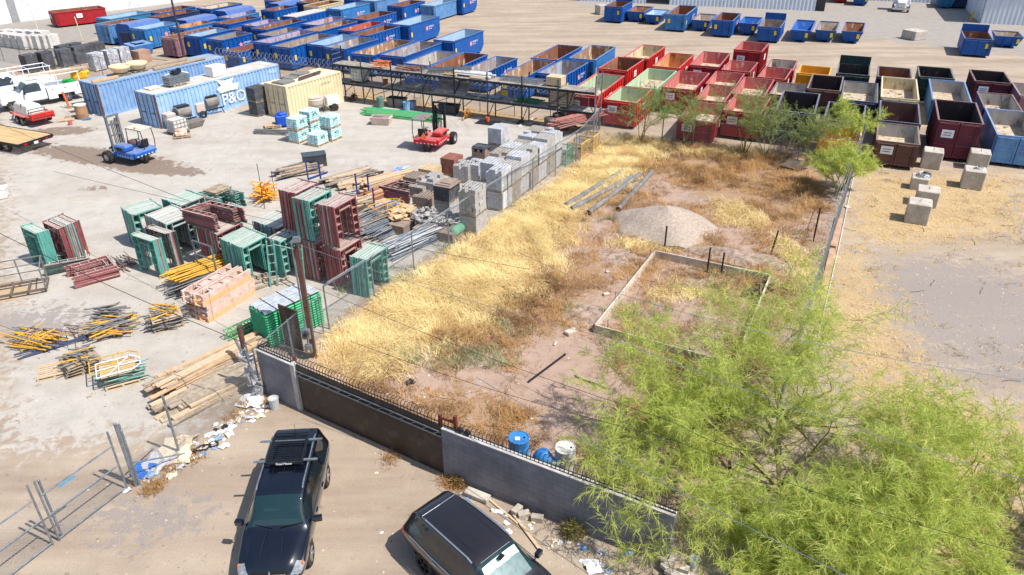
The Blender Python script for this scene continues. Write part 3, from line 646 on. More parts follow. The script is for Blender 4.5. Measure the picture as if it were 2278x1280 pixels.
def frames(N,wa,da,n,pitch,pal,z0,label,flat=None,sx=1.,sz=1.):
    r=random.Random(int(N[0]*100+N[1]*7+z0*5)); wv=Vector((math.cos(R(wa)),math.sin(R(wa)),0)); dv=Vector((math.cos(R(da)),math.sin(R(da)),0))
    lean=r.uniform(-.05,.05)
    for i in range(n):
        m=pal[0] if r.random()<.65 else r.choice(pal); o=link('portal_scaffold',framemesh(m)); tag(o,label,'scaffold frame','frames: '+label[:90])
        j=r.uniform(-.03,.03)
        if flat is None:
            p=Vector((N[0],N[1],z0))+dv*(i*pitch+.03)+wv*j; X=wv; Zc=(Vector((0,0,1))+dv*(lean+r.uniform(-.012,.012))+wv*r.uniform(-.01,.01)).normalized(); Y=Zc.cross(X).normalized(); Zc=X.cross(Y)
        else:
            p=Vector((N[0],N[1],z0+.03+i*pitch))+wv*j+dv*r.uniform(-.06,.06); a=r.uniform(-.03,.03); X=(wv+dv*a).normalized(); Zc=(dv-wv*a).normalized(); Y=Zc.cross(X)
        M_=Matrix((X*sx,Y,Zc*sz)).transposed().to_4x4(); M_.translation=p; o.matrix_world=M_
A_=[teal,teal2,wgrey]; B_=[oxr,wgrey,teal]; C_=[teal2,oxr,wgrey]; D_=[wgrey,oxr,dgr]; E_=[dgr,wgrey,teal]
frames((-22.7,31.8),145,47,9,.062,[teal],0,'teal scaffold frame standing upright in the small separate stack beside red ones')
frames((-21.9,32.35),145,64,14,.08,B_,0,'red and grey scaffold frame leaning in stack behind small teal stack')
frames((-16.8,30.9),150,45,7,.065,[teal,oxr,wgrey],0,'red and teal scaffold frame at front corner of big frame cluster, above yellow braces')
frames((-16.4,31.75),150,42,6,.07,D_,0,'grey and pink scaffold frame just behind front corner frames of big cluster')
frames((-19.1,34.0),48,135,22,.066,A_,0,'teal scaffold frame in outermost western stack of big cluster')
frames((-17.2,35.2),60,144,22,.075,A_,0,'teal scaffold frame in rear stack of big cluster, near flat stacked frames')
frames((-17.0,32.9),58,142,28,.07,C_,0,'mixed teal and grey scaffold frame in middle stack of big cluster')
frames((-14.05,31.6),62,145,22,.07,B_,0,'dark red scaffold frame standing beneath the flat red frames on pallet')
frames((-12.35,30.15),62,142,26,.067,[teal,teal,teal2],0,'bright teal scaffold frame in broad stack behind pink steel forms')
frames((-11.3,32.2),60,146,24,.075,C_,0,'pale teal scaffold frame in long stack behind broad bright teal stack')
frames((-16.4,38.3),62,143,13,.065,[teal,dgr,dgr],.15,'teal and dark scaffold frame laid flat beneath wooden pallet at back',1,1.1,1.2)
frames((-13.9,31.5),62,143,13,.06,[oxr,oxr,dgr],2.12,'red scaffold frame laid flat on top of standing frames',1,1.1,1.2)
for i,(N,l0,l1,p0_,p1_) in enumerate([((-10.0,31.5),'teal scaffold frame in lower tier behind green folding ladder','dark red scaffold frame in upper tier, rearmost of tall double stacks',C_,B_),((-9.05,30.5),'dark red scaffold frame in lower tier under the upper teal frames','teal scaffold frame in upper tier of middle tall double stack',[oxr,wgrey],[teal,teal,oxr]),((-7.75,29.75),'dark red scaffold frame in lower tier beside chain-link fence','brown and red scaffold frame in upper tier of tall stack nearest fence',[oxr,oxr,wgrey],[oxr,wgrey,dgr])]):
    frames(N,63,152,13,.077,p0_,0,l0); frames(N,63,152,13,.077,p1_,2.12,l1)
frames((-10.75,30.8),63,152,11,.08,[teal,oxr,teal2],0,'teal and red scaffold frame right behind green step ladder'); frames((-14.7,33.7),60,146,11,.08,C_,0,'grey scaffold frame wedged between middle and rear stacks'); frames((-6.45,28.9),64,156,12,.075,[teal,teal,teal2],0,'teal scaffold frame in low stack pressed against chain-link fence')
frames(tuple(L('e',655,322))[:2],128,40,9,.062,[oxr,oxr,wgrey],.04,'red scaffold frame lying flat in loose pile before small teal stack',1)
frames(tuple(L('e',400,215))[:2],118,38,9,.062,[dgr,wgrey,dgr],.04,'dark green scaffold frame lying flat beside loose red pile',1)
frames(tuple(L('d',470,690))[:2],60,140,12,.06,[oxr,dgr,dgr],.05,'maroon and dark scaffold frame lying flat near stacked concrete blocks',1,1.1,1.2)
# ---- pallets
def palletmesh(m=gwood):
    k=('pal',m.name)
    if k not in FM:
        b=MB()
        for i in range(7): b.box(-.6,.6,-.5+i*.15,-.5+i*.15+.1,.11,.13)
        for y in(-.5,-.03,.44): b.box(-.6,.6,y,y+.05,.022,.108) if False else None
        for x in(-.6,-.04,.52): b.box(x,x+.08,-.5,.5,.022,.108)
        for y in(-.5,-.05,.4): b.box(-.6,.6,y,y+.1,0,.02)
        FM[k]=b.mesh('pallet',[m])
    return FM[k]
def pallet(p,rz,label,m=gwood,z=0.,par=None,group=None):
    o=link('pallet',palletmesh(m),par,(p[0],p[1],z),rz)
    if not par: tag(o,label,'pallet',group)
    return o
# ---- palletised concrete blocks
cmu=mat('concrete_block',S(176,172,168),S(156,152,148),3,.9,bump=.2); cmu2=mat('wrapped_concrete_block',S(192,192,194),S(172,172,174),2,.5,spec=.5,c3=S(212,212,216),th=.6); cmub=mat('brown_block',S(150,132,118),S(132,116,104),3,.9,bump=.2); cmur=mat('red_block',S(158,104,88),S(138,90,78),3,.9,bump=.2); cmud=mat('charcoal_block',S(84,84,88),S(66,66,70),1.6,.7,c3=S(104,104,110),th=.6)
cmud2=mat('dusty_brown_grey_block',S(170,160,150),S(146,136,126),3,.9,bump=.2)
cmut=mat('tan_block',S(206,184,148),S(190,168,134),3,.9)
def cubemesh(m,nz,topv=0,seed=0,nx=3,ny=5,hol=True,jit=.006):
    r=random.Random(seed); b=MB()
    for k in range(nz):
        top=k==nz-1
        for i in range(nx):
            for j in range(ny):
                if top and topv and r.random()<topv: continue
                edge=i in(0,nx-1) or j in(0,ny-1) or k>=nz-2
                if not edge: continue
                x=i*.4-nx*.2+r.uniform(-jit,jit); y=j*.2-ny*.1+r.uniform(-jit,jit); z=k*.2
                if k>=nz-2 and hol:
                    b.box(x,x+.39,y,y+.045,z,z+.19); b.box(x,x+.39,y+.15,y+.195,z,z+.19)
                    for q,q2 in((0,.06),(.16,.235),(.335,.39)): b.box(x+q,x+q2,y+.046,y+.149,z,z+.188)
                else: b.box(x,x+.39,y,y+.19,z,z+.19)
    return b.mesh('blocks',[m])
CB={}
def blockcube(p,z,rz,m,label,nz=5,topv=0,seed=0,group=None,hol=True,wrap=False,pal=True,nx=3,ny=5,jit=.006,name='block_cube'):
    t=T(name,label,'block pallet',(p[0],p[1],z),rz,group)
    k=(m.name,nz,topv,seed,hol,nx,ny,jit)
    if k not in CB: CB[k]=cubemesh(m,nz,topv,seed,nx,ny,hol,jit)
    o=link('blocks',CB[k],t,(0,0,.135 if pal else 0))
    if pal: link('pallet',palletmesh(),t,None)
    return t
BY=R(63.6); bx=Vector((math.cos(BY),math.sin(BY),0)); by=Vector((-bx.y,bx.x,0)); B0=Vector((-.5,38.6,0))
for col in range(2):
    for i in range(7):
        for tier in range(2):
            if col==1 and i==0: continue
            c=B0+bx*(.62+i*1.24)+by*(.53+col*1.08); top=tier==1; nz=5
            gl='grey block cube, %s along %s of block wall, %s'%(ORD[i],['fence side','yard side'][col],['bottom tier','top tier'][tier])
            blockcube(c+bx*rnd.uniform(-.05,.05)+by*rnd.uniform(-.04,.04),tier*1.14,BY+rnd.uniform(-.03,.03),[cmu2,cmu2,cmud2,cmu][(i*2+col+tier)%4],gl,[6,5,6,6,5,6,6][i] if top else 5,.3 if top and (i+col)%3==0 else 0,(i+col)%4,'grey block cubes stacked by the fence')
def near(k,x,y,z,hx=.6,hy=.5): return L(k,x,y,z)+bx*hx+by*hy-Vector((0,0,z))
blockcube(near('d',1190,110,2.2),0,BY,cmu,'pale grey block cube behind block wall, lower half, beside empty yard',5,0,1); blockcube(near('d',1190,110,2.2),1.14,BY,cmu2,'pale grey block cube topping rear end of block wall, beside empty yard',5,0,1)
blockcube(near('d',1060,225,1.3),0,BY,cmub,'cube of brown split blocks half unpacked with grey pavers on top',4,.3,2,hol=True)
tag(MB().box(-.62,.3,-.5,.5,0,.07).box(-.5,.25,-.4,.5,.072,.13).build('paver_slab',cmud,None,loc=near('d',1060,225,1.3)+Vector((0,0,.95)),rz=BY),'grey paver slab lying on the half unpacked brown blocks','slab')
blockcube(near('d',815,340,1.15),0,BY,cmur,'cube of reddish brown hollow blocks wrapped in film',5,0,1)
blockcube(near('d',1010,385,1.15),0,BY,cmu2,'grey hollow block cube wrapped in film, beside reddish cube',5,.15,1)
blockcube(near('d',520,490,.75),0,BY,cmub,'low cube of brown grey hollow blocks at edge of open yard',3,0,1); blockcube(near('d',640,430,.7),0,BY,cmut,'low cube of tan hollow blocks between brown and red cubes',3,0,2)
blockcube(near('d',650,500,1.1),0,BY,cmu,'mixed grey and black block cube with loose blocks on top',5,.4,3)
q=near('d',775,560,1.95); blockcube(q,0,BY,cmu,'lower grey block cube under dark pavers by the small tall stack',4,0,1); blockcube(q,.94,BY,cmud,'dark grey paver cube on top of lower grey cube',4,0,1,hol=False)
tag(MB().box(-.65,.6,-.6,.5,0,.05).box(-.5,.5,-.5,.4,.052,.1).box(-.3,.55,-.45,.2,.103,.16).build('paver_slab',cmub,None,loc=q+Vector((0,0,1.89)),rz=BY),'brown flat paver slabs crowning dark paver cube','slab')
q=near('d',985,610,2.5); blockcube(q,0,BY,cmu,'lower half of tall ragged concrete block tower against fence',5,0,4); blockcube(q,1.14,BY,cmu,'ragged top half of tall concrete block tower against fence, blocks missing',7,.35,5,jit=.02)
# charcoal and wrapped cubes behind the trucks
def cubes(k,pts,m,lab,grp,h=2,rz=BY,nx=3,ny=5,nz=5):
    for i,(x,y) in enumerate(pts):
        for tr in range(h): blockcube(L(k,x,y)+bx*.5,tr*(nz*.2+.14),rz,m,'%s, %s of its line, %s'%(lab,ORD[i],['bottom tier','top tier'][tr]) if h>1 else '%s, %s of its line'%(lab,ORD[i]),nz,0,i%3,grp,hol=False,nx=nx,ny=ny,jit=.015)
wrapg=mat('shrink_wrapped_grey',S(186,186,190),S(150,150,156),2.2,.3,spec=.6,c3=S(220,222,226),th=.58)
cubes('v',[(330,870),(520,835),(740,800),(905,765)],cmud,'charcoal block cube behind white trucks','charcoal block cubes',1,nz=8)
cubes('v',[(1010,690),(1130,660)],cmud,'charcoal block cube near roadside fence','rear charcoal cubes',1,nz=6); cubes('v',[(720,700),(860,672)],cmud,'charcoal block cube in rear line','middle charcoal cubes',1,nz=6)
cubes('v',[(1120,850),(1290,812),(1430,778)],wrapg,'shrink-wrapped pale grey cube behind blue container','wrapped grey cubes',1,nz=8)
cubes('v',[(40,560),(120,572),(200,584),(280,596),(360,590),(440,592),(520,590),(590,585)],cmut if False else mat('pale_block',S(206,202,196),S(186,182,176),2,.8),'pale grey block cube near left roadside fence','pale block cubes',1,nz=7)
cubes('v',[(60,500),(170,505),(280,510),(390,512),(490,516)],MT['pale_block'],'pale block cube in rearmost line','rear pale cubes',1,nz=6)
# ---- teal bagged pallets
bagm=mat('teal_white_bags',S(176,216,216),S(220,232,230),5,.45,c3=S(120,190,190),th=.56); bt=textmesh('475',.3,mat('black_marker',S(30,34,40),None,9))
def bagpallet(p,z,rz,label):
    t=T('bagged_mortar_pallet',label,'bag pallet',(p[0],p[1],z),rz,'teal bagged pallets'); link('pallet',palletmesh(wood),t); r=random.Random(int(p[0]*31+z*9)); b=MB()
    for k in range(5):
        for i in range(3):
            for j in range(3): x=-.58+i*.39;y=-.5+j*.335;z1=.14+k*.15; b.box(x+r.uniform(-.01,.02),x+.375,y+r.uniform(-.01,.02),y+.32,z1,z1+.14)
    o=b.build('bags',bagm,t,bev=.03); place(bt,'lettering',t,(0,-.515,.6),(1,0,0),(0,0,1)); return t
for (x,y,n,lb) in[(150,262,2,'front west'),(262,282,1,'front low'),(345,250,2,'east'),(225,215,2,'rear')]:
    for k in range(n): bagpallet(L('k',x,y)+bx*.5,k*.92,BY-R(90)+R(90),'teal and white bagged pallet, %s stack of the group, %s'%(lb,['bottom','top'][k]))
# ---- generic loose bars
BM={}
def barmesh(m,Ln,r,sq):
    k=(m.name,round(Ln,1),r,sq)
    if k not in BM:
        b=MB()
        if sq: b.box(-Ln/2,Ln/2,-sq/2,sq/2,0,r)
        else: b.tube((-Ln/2,0,r),(Ln/2,0,r),r,6)
        BM[k]=b.mesh('bar',[m])
    return BM[k]
def pile(name,cat,label,c,n,Ln,a,sa,wid,z0,lay,ms,r=.022,sq=None,seed=1,tilt=.05):
    q=random.Random(seed); c=Vector(c); u=Vector((math.cos(R(a)),math.sin(R(a)),0)); v=Vector((-u.y,u.x,0)); per=max(1,n//lay); hgt=(r if sq else 2*r)*1.05
    for i in range(n):
        ly=i//per; Li=q.choice(Ln); o=link(name,barmesh(q.choice(ms),Li,r,sq)); tag(o,label,cat,'pile: '+label[:80])
        off=((i%per)+.5)/per-.5; p=c+v*(off*wid*(1-.35*ly/lay)+q.uniform(-.02,.02))+u*q.uniform(-.25,.25); p.z=z0+ly*hgt
        ti=q.uniform(-tilt,tilt); o.location=p+Vector((0,0,abs(math.sin(ti))*Li/2)); o.rotation_euler=(0,ti,R(a+q.uniform(-sa,sa)))
yb=mat('yellow_brace',S(222,170,60),S(196,148,50),5,.6,c3=S(140,110,70),th=.62); grb=mat('grey_brace',S(130,130,130),S(104,100,98),5,.6,c3=S(110,84,66),th=.64); ob=mat('orange_yellow_steel',S(240,168,50),S(226,150,40),5,.6); pinkf=mat('pink_form_paint',S(212,190,176),S(188,156,142),3,.6,c3=S(206,130,70),th=.68); orf=mat('orange_form_paint',S(222,166,104),S(214,176,150),4,.6); grn=mat('green_scaffold_paint',S(72,184,128),S(50,160,106),5,.55); grn2=mat('dull_green_paint',S(112,168,108),S(90,150,90),5,.6)
p=L('e',320,790); pallet(p,.6,'pallet beneath yellow frame braces at far lower west'); pile('scaffold_brace','brace','yellow scaffold brace lying in heap at west edge of frame',p,26,[1.6,2.,2.2],-12,10,1.5,.14,5,[yb,yb,grb],.03,seed=2); pile('scaffold_brace','brace','grey coupler tube lying crosswise on yellow braces heap',p,14,[.5,.7,1.],60,25,1.6,.38,2,[grb,yb],.024,seed=3)
pile('steel_tube','tube','blue steel tube lying beside yellow braces heap',L('e',480,830),3,[2.6],38,3,.3,.0,1,[mat('navy_tube',S(56,70,100),None,5)],.035,seed=4)
pile('rebar_offcut','rebar','rusty rebar scrap scattered between brace heaps',L('e',700,700),16,[.8,1.4,2.],-15,50,1.6,0,2,[mat('rusty_bar',S(112,78,62),S(90,64,54),5,.8)],.012,seed=5)
p=L('e',980,690); pallet(p,.5,'pallet under grey and yellow braces heap'); pallet(p-Vector((.9,-.3,0)),.4,'weathered pallet sticking out beneath grey braces heap')
pile('scaffold_brace','brace','grey and yellow brace heaped on pallet next to curved green tubes',p,34,[1.,1.5,1.9],20,35,1.6,.14,5,[grb,grb,yb],.032,seed=6); pile('scaffold_brace','brace','grey brace in small high heap behind yellow ones',L('e',950,560),20,[.7,1.,1.3],30,40,1.1,.1,5,[grb],.032,seed=7)
p=L('f',110,520); pallet(p,.5,'pallet beneath double-decked brace heap'); pile('scaffold_brace','brace','grey brace packed under upper pallet of double-decked heap',p,26,[1.2,1.6],25,15,1.3,.14,5,[grb],.034,seed=8); pallet(p,.55,'upper pallet holding yellow braces over grey ones',wood,.45); pile('scaffold_brace','brace','yellow brace on upper pallet of double-decked heap',p,18,[.7,1.,1.2],25,50,1.,.6,3,[yb,yb,grb],.032,seed=9)
p=L('e',720,1010); 
for k in range(4): pallet(p,.5+.1*k,'weathered pallet in stack of four under grey braces, level %s'%ORD[k],gwood,k*.135)
pallet(p-Vector((1.0,.15,0)),.45,'pale pallet beside stack of four pallets',wood); pile('scaffold_brace','brace','grey and yellow brace on top of four stacked pallets',p,18,[.7,1.,1.3],10,50,1.,.56,3,[grb,grb,yb],.032,seed=10)
p=L('e',1060,1110); pallet(p,.5,'pallet under green frames and white guard rail',wood); pile('scaffold_brace','brace','green brace stacked under yellow frame and white rail',p,22,[1.3,1.6],25,6,1.2,.14,6,[teal,teal,dgr],.026,seed=11); pallet(p-Vector((.1,-.1,0)),.5,'upper pallet on green braces below white rail',wood,.5)
def railing(p,z,rz,m,label,w=1.5,h=1.):
    b=MB(); b.path([(-w/2,-h/2,0),(w/2-.3,-h/2,0),(w/2,-h/4,0),(w/2,h/4,0),(w/2-.3,h/2,0),(-w/2,h/2,0),(-w/2,-h/2,0)],.025); b.tube((-w/2,0,0),(w/2,0,0),.02); b.tube((-w/4,-h/2,0),(w/4,h/2,0),.02); b.tube((0,-h/2,0),(0,h/2,0),.02)
    return tag(b.build('guard_rail',m,None,loc=(p[0],p[1],z),rz=rz),label,'guard rail')
railing(p,.68,.5,white,'white tubular guard rail lying on top pallet'); railing(p-Vector((.3,-.3,0)),.655,.5,yb,'yellow tubular guard rail lying beneath white one',1.7,1.1)
pile('scaffold_brace','brace','yellow brace in long sloping bundle before teal frames',L('f',330,210),30,[2.2,2.6,2.9],44,6,1.4,.5,5,[yb],.034,seed=12); pile('scaffold_brace','brace','dark grey brace beneath long yellow bundle',L('f',310,270),26,[1.8,2.2],44,9,1.3,.0,7,[dsteel,grb],.032,seed=13)
# long pink steel forms
a0=L('f',400,510); a1=L('f',735,300); fa=ang(a0,a1); FL=(a1-a0).length
for i in range(5):
    for j in range(2):
        t=MB(); m=pinkf if (i+j)%3 else orf; t.box(0,FL,0,.08,0,.24).box(0,FL,.5,.58,0,.24); 
        x=.1
        while x<FL: t.box(x,x+.06,.081,.499,.05,.2); x+=.6
        t.box(0,FL,.08,.5,0,.02) if i<4 else t.box(.6,FL-.8,.1,.4,.18,.2)
        off=Vector((-math.sin(fa),math.cos(fa),0))*(j*.68+.03*i)+Vector((math.cos(fa),math.sin(fa),0))*(.06*((i*7)%3))
        t.build('steel_form',m,None,loc=a0+off+Vector((0,0,i*.25)),rz=fa,label='long pink steel concrete form in strapped pile behind brace heaps, %s layer, %s side'%(ORD[i],['near','far'][j]),cat='form',group='pink steel forms')
pile('timber_bearer','timber','grey timber bearer sticking out behind pink forms',L('f',770,220),3,[2.6],42,6,1.6,.0,1,[gwood],.09,.1,seed=14)
# green scaffold planks block
c0=L('f',850,690); c1=L('f',1225,510); ga=ang(c0,c1); GL=(c1-c0).length; t=T('green_tube_block','strapped block of green frames with grey steel tops beside fence','scaffold block',c0,ga)
b=MB(); g=MB(); dn=1.25
for k in range(13):
    b.tube((0,.03,.08+k*.115),(GL,.03,.08+k*.115),.045,6); b.tube((0,dn,.08+k*.115),(GL,dn,.08+k*.115),.045,6)
    for x in(.0,GL): b.tube((x,.04,.08+k*.115),(x,dn,.08+k*.115),.04,6)
for x in(.5,GL*.35,GL*.65,GL-.5):
    b.box(x,x+.06,.05,dn,.02,1.5)
for k in range(11): g.box(.0+.03*(k%3),GL-.04*(k%2),.06+k*.11,.145+k*.11,1.56,1.6+.012*(k%2))
b.build('green_tube',grn,t); g.build('top_plank',mat('bright_galvanised',S(196,200,204),S(168,174,180),4,.5,.15),t); st_=MB()
for x in(GL*.2,GL*.5,GL*.8): st_.box(x,x+.03,-.03,-.02,0,1.62).box(x,x+.03,-.03,dn+.06,1.62,1.63)
st_.build('strap',blackp,t)
for i in range(3):
    s0=L('f',540+i*70,600-i*30+40); t=T('ladder_truss','green lattice scaffold beam, %s beside green tube block'%ORD[i],'lattice beam',s0+Vector((0,0,.0)),ga,'green lattice beams'); b=MB(); Ln=GL*1.02
    for y,z in((0,.06),(.32,.06),(0,.4),(.32,.4)): b.bar((0,y,z),(Ln,y,z),.05)
    x=0
    while x<Ln-.3:
        b.bar((x,0,.06),(x+.3,0,.4),.03); b.bar((x+.3,0,.4),(x+.6,0,.06),.03); b.bar((x,.32,.4),(x,0,.4),.03); b.bar((x+.3,.32,.4),(x+.3,0,.4),.03); b.bar((x,.32,.06),(x+.3,.32,.4),.03); x+=.6
    b.build('lattice',grn2 if i<2 else grn,t)
# teal folding ladder / walkway frame in front
for i,(x,y) in enumerate([(175,1110),(430,1150)]):
    b0=L('c',x,y); b=MB()
    for s in(0,.32): b.bar((s,0,0),(s+.12,.5,2.1),.05,.05); b.bar((s,1.0,0),(s+.12,.55,2.1),.05,.05) if i==0 else None
    for z in(.3,.7,1.1,1.5,1.9): b.bar((.12*z/2.1,.5*z/2.1,z),(.32+.12*z/2.1,.5*z/2.1,z),.035)
    b.build('step_ladder' if i==0 else 'scaffold_ladder',teal,None,loc=b0,rz=.25,label=['teal steel step ladder standing before stacked teal frames','teal ladder frame leaning against dark red stacked frames'][i],cat='ladder')
tag(MB().tube(L('c',200,720,2.13)-Vector((0,0,0)),L('c',440,775,2.1),.03).build('walkway_rail',teal,None),'teal tube bridging step ladder and leaning ladder','tube')
# ---- lumber pile
lp=L('f',400,850); pile('lumber_board','lumber','pale new board in upper lumber pile behind chain-link fence',L('f',420,830),38,[2.6,3.4,4.2,4.8],48,3.5,1.3,.0,8,[wood,gwood,gwood,wood2],.05,.2,seed=20,tilt=.01)
pile('lumber_board','lumber','grey weathered board in lower lumber pile against chain-link fence',L('f',440,990),32,[1.8,2.6,3.4,4.4],48,4,1.7,.0,5,[gwood,gwood,wood],.06,.24,seed=21,tilt=.01)
pile('lumber_board','lumber','orange yellow scaffold fragment lying on lumber pile',L('f',560,720,.4),8,[.7,1.1],30,50,.9,.3,2,[ob,wood2],.03,.06,seed=22)
# ---- clutter between frames and blocks
pile('steel_tube','tube','grey scaffold tube in long heap between frames and fence',L('c',1150,540),90,[3.2,3.6,4.4],52,4,3.0,.0,10,[steel,grb,gwood,steel],.028,seed=23); pile('steel_tube','tube','pale galvanised tube in sloping heap right along chain-link fence',L('d',480,1020),60,[3.,3.4,3.8],50,5,1.6,.0,9,[steel,steel,mat('pale_tube',S(190,192,194),None,5)],.028,seed=24)
pile('lumber_board','lumber','weathered board in mixed lumber by blue rack posts',L('c',900,130),44,[2.,2.6,3.4],40,10,2.,.0,7,[gwood,wood,grb],.05,.16,seed=25); pile('lumber_board','lumber','brown board stacked near charcoal slatted pallet',L('c',430,60),30,[1.8,2.4,3.],35,12,1.7,.1,6,[gwood,wood2,grb],.05,.15,seed=26); pile('lumber_board','lumber','orange new board in stack with blue and white wrap',L('c',1240,160),34,[3.,3.6,4.4],40,4,1.7,.0,7,[wood2,wood],.06,.2,seed=27,tilt=.01); pile('lumber_board','lumber','short pale board stub heap behind orange boards',L('c',900,190),12,[1.,1.3],35,10,1.1,.0,4,[wood],.09,.2,seed=28)
pallet((-16.9,39.6,0),R(62),'grey weathered pallet on top of flat teal frames',gwood,1.03); pallet(L('c',330,75),.5,'broken weathered pallet lying in open yard beside lumber',dwood); pallet(L('c',330,75),.62,'second weathered pallet on top of the broken one',gwood,.135)
tag(MB().add([(0,0,.55),(.9,.2,.5),(1.5,.7,.56),(.5,.9,.42)],[(0,1,2,3)]).add([(0,0,.5),(.4,-.3,.3),(.9,.2,.45)],[(0,1,2)]).build('plastic_wrap',mat('blue_white_wrap',S(200,214,236),S(50,90,200),3,.5),None,loc=L('c',1280,120),rz=.3),'blue and white plastic wrap on orange board stack','plastic wrap')
navy=mat('rack_blue_steel',S(36,62,140),S(30,50,110),5,.5)
for i,(x,y) in enumerate([(640,160),(1080,265),(1130,400),(520,130),(970,260)]): tag(MB().bar((0,0,0),(0,0,1.3),.09).bar((0,0,.1),(1.3,.9,.1),.07).bar((0,0,1.3),(0,.02,1.32),.09).build('rack_stanchion',navy,None,loc=L('c',x,y),rz=.1*i),'blue steel rack stanchion, %s from the far yard, holding loose tubes'%ORD[i],'stanchion','blue rack stanchions')
railing(L('c',1260,490),.9,.8,mat('amber_rail',S(232,160,40),None,5),'amber guard rail lying over grey tube heap',1.8,1.2)
q=L('d',420,850); pallet(q,BY,'pallet holding broken stone slabs by the fence')
def rubble(c,n,rx,ry,h,ms,label,seed,smin=.1,smax=.32,name='stone_fragment',cat='stone',rz=BY,flat=.35):
    r=random.Random(seed); b=[MB() for _ in ms]
    for i in range(n):
        u_=r.uniform(-1,1);v_=r.uniform(-1,1)
        if u_*u_+v_*v_>1: continue
        s=r.uniform(smin,smax); z=h*(1-(u_*u_+v_*v_)*.5)*r.random(); b[i%len(ms)].cbox((u_*rx,v_*ry,z+s*.2),(s,s*r.uniform(.5,1.4),s*flat),r.uniform(0,3),0,r.uniform(-.5,.5))
    x=MB()
    for i,k in enumerate(b): x.add(k.v,k.f,i)
    return tag(x.build(name,ms,None,loc=c,rz=rz),label,cat,kind='stuff')
tanst=mat('tan_flagstone',S(206,176,136),S(180,150,116),3,.8); gst=mat('grey_rubble',S(160,158,154),S(130,128,126),3,.9)
rubble(L('d',410,850)+Vector((0,0,.5)),70,.8,.7,.4,[tanst],'tan flagstone slabs heaped on pallets by fence',1,.2,.45,flat=.14); rubble(L('d',600,880)+Vector((0,0,.55)),140,.75,.65,.6,[gst,cmu],'grey broken concrete heaped high beside flagstones',2,.08,.24); rubble(L('d',790,900)+Vector((0,0,.6)),120,.6,.6,.3,[gst,cmu],'pale broken block heaped over green bag against fence',3,.08,.22)
for i,(x,y,lb) in enumerate([(410,900,'crate of stones under tan flagstones'),(600,930,'crate of stones under grey rubble'),(790,960,'crate under pale rubble at fence')]): blockcube(L('d',x,y)-bx*.0,0,BY,cmub,lb+', low block base',2,0,i,None,False)
tag(MB().lathe([(0,-.6),(.2,-.58),(.27,-.4),(.27,.4),(.2,.58),(0,.6)],12,(0,0,.35),0,'X').build('green_bag',mat('green_bag_fabric',S(120,170,140),S(96,150,120),3,.6),None,smooth=True,loc=L('d',830,945)+Vector((.15,-.1,.1)),rz=BY),'green filled bag lying on pallet against chain-link fence','bag')
pile('steel_tube','tube','amber twisted steel tube in tangled heap before teal stack',L('c',130,310),46,[.8,1.2,1.5],20,80,1.5,.0,9,[ob],.035,seed=30,tilt=.6)
for x,y in((75,130),(205,200),(110,330)): tag(MB().tube((0,0,0),(0,0,1.5),.02).build('steel_rod',dsteel,None,loc=L('c',x+10,y+60)),'thin black rod upright in amber tube heap','rod','black rods in amber heap')
tag(MB().box(0,1.5,0,.9,0,.75).box(-.03,1.53,-.03,.93,.751,.8).cbox((.4,-.05,.5),(.3,.06,.1)).build('steel_box',mat('charcoal_box',S(70,76,82),S(52,56,62),2,.4),None,loc=L('k',205,415),rz=.35),'dark steel tool box standing alone in open yard','tool box')
# white metal frame leaning
b=MB(); 
for s in(0,1.3): b.bar((s,0,0),(s,0,2.),.06)
for z in(.1,1.3,2.): b.bar((0,0,z),(1.3,0,z),.05)
tag(b.build('bed_frame',steel,None,loc=L('b',890,1180),rz=-.55),'galvanised bed-like frame standing behind yellow braces','metal frame')
# left edge steel cart
t=T('steel_cart','rusty grey steel cart with railings at west edge','cart',L('e',-60,440),.42); b=MB(); b.box(0,2.2,0,.08,.15,.25).box(0,2.2,1.1,1.18,.15,.25).box(0,.08,.081,1.099,.15,.25).box(2.12,2.2,.081,1.099,.15,.25).box(.7,.78,.081,1.099,.16,.24).box(1.4,1.48,.081,1.099,.16,.24); b.build('deck_frame',mat('brown_steel',S(116,104,92),S(92,80,70),4,.7),t)
b=MB()
for x in(0,1.1,2.14): b.bar((x,1.14,.25),(x,1.14,1.4),.05)
for z in(.7,1.05,1.4): b.bar((0,1.14,z),(2.2,1.14,z),.04)
b.bar((2.16,0,.25),(2.16,0,1.2),.05); b.bar((2.16,0,1.2),(2.16,1.14,1.4),.04); b.build('railing',grb,t)
# white wrapped thing left edge
tag(MB().box(-.5,.4,-.4,.4,0,.5).box(-.3,.45,-.3,.5,.503,.62).build('wrapped_bundle',mat('white_wrap',S(226,222,218),S(206,200,196),3,.6,bump=.6),None,loc=L('x',2,440),rz=.4,bev=.06),'white wrapped bundle at west edge of yard','bundle')
# ================= items on and round the containers
def on(o,x,y,z): return o.matrix_basis@Vector((x,y,z))
yawA=YC; Mb=Matrix.Translation((-32.675,58.205,0))@Matrix.Rotation(.983,4,'Z'); Ma=Matrix.Translation((-26.698,54.893,0))@Matrix.Rotation(YC,4,'Z'); Mc=Matrix.Translation((-17.469,57.203,0))@Matrix.Rotation(YC,4,'Z')
bow=mat('tan_bowl',S(226,200,160),S(210,184,146),2,.6)
for i,x in enumerate((3.0,4.5)):
    p=Mb@Vector((x,1.3,2.6)); pallet(p,.983,'pallet under tan bowl planter, %s on blue container roof'%ORD[i],gwood,2.6)
    tag(MB().lathe([(.0,0),(.3,.0),(.55,.12),(.78,.4),(.84,.6),(.8,.62),(.74,.55),(.5,.5),(0,.48)],24).build('bowl_planter',bow,None,smooth=True,loc=(p.x,p.y,2.735)),['tan concrete bowl planter on blue container roof, closer to container doors','tan concrete bowl planter with debris in it on blue container roof'][i],'planter')
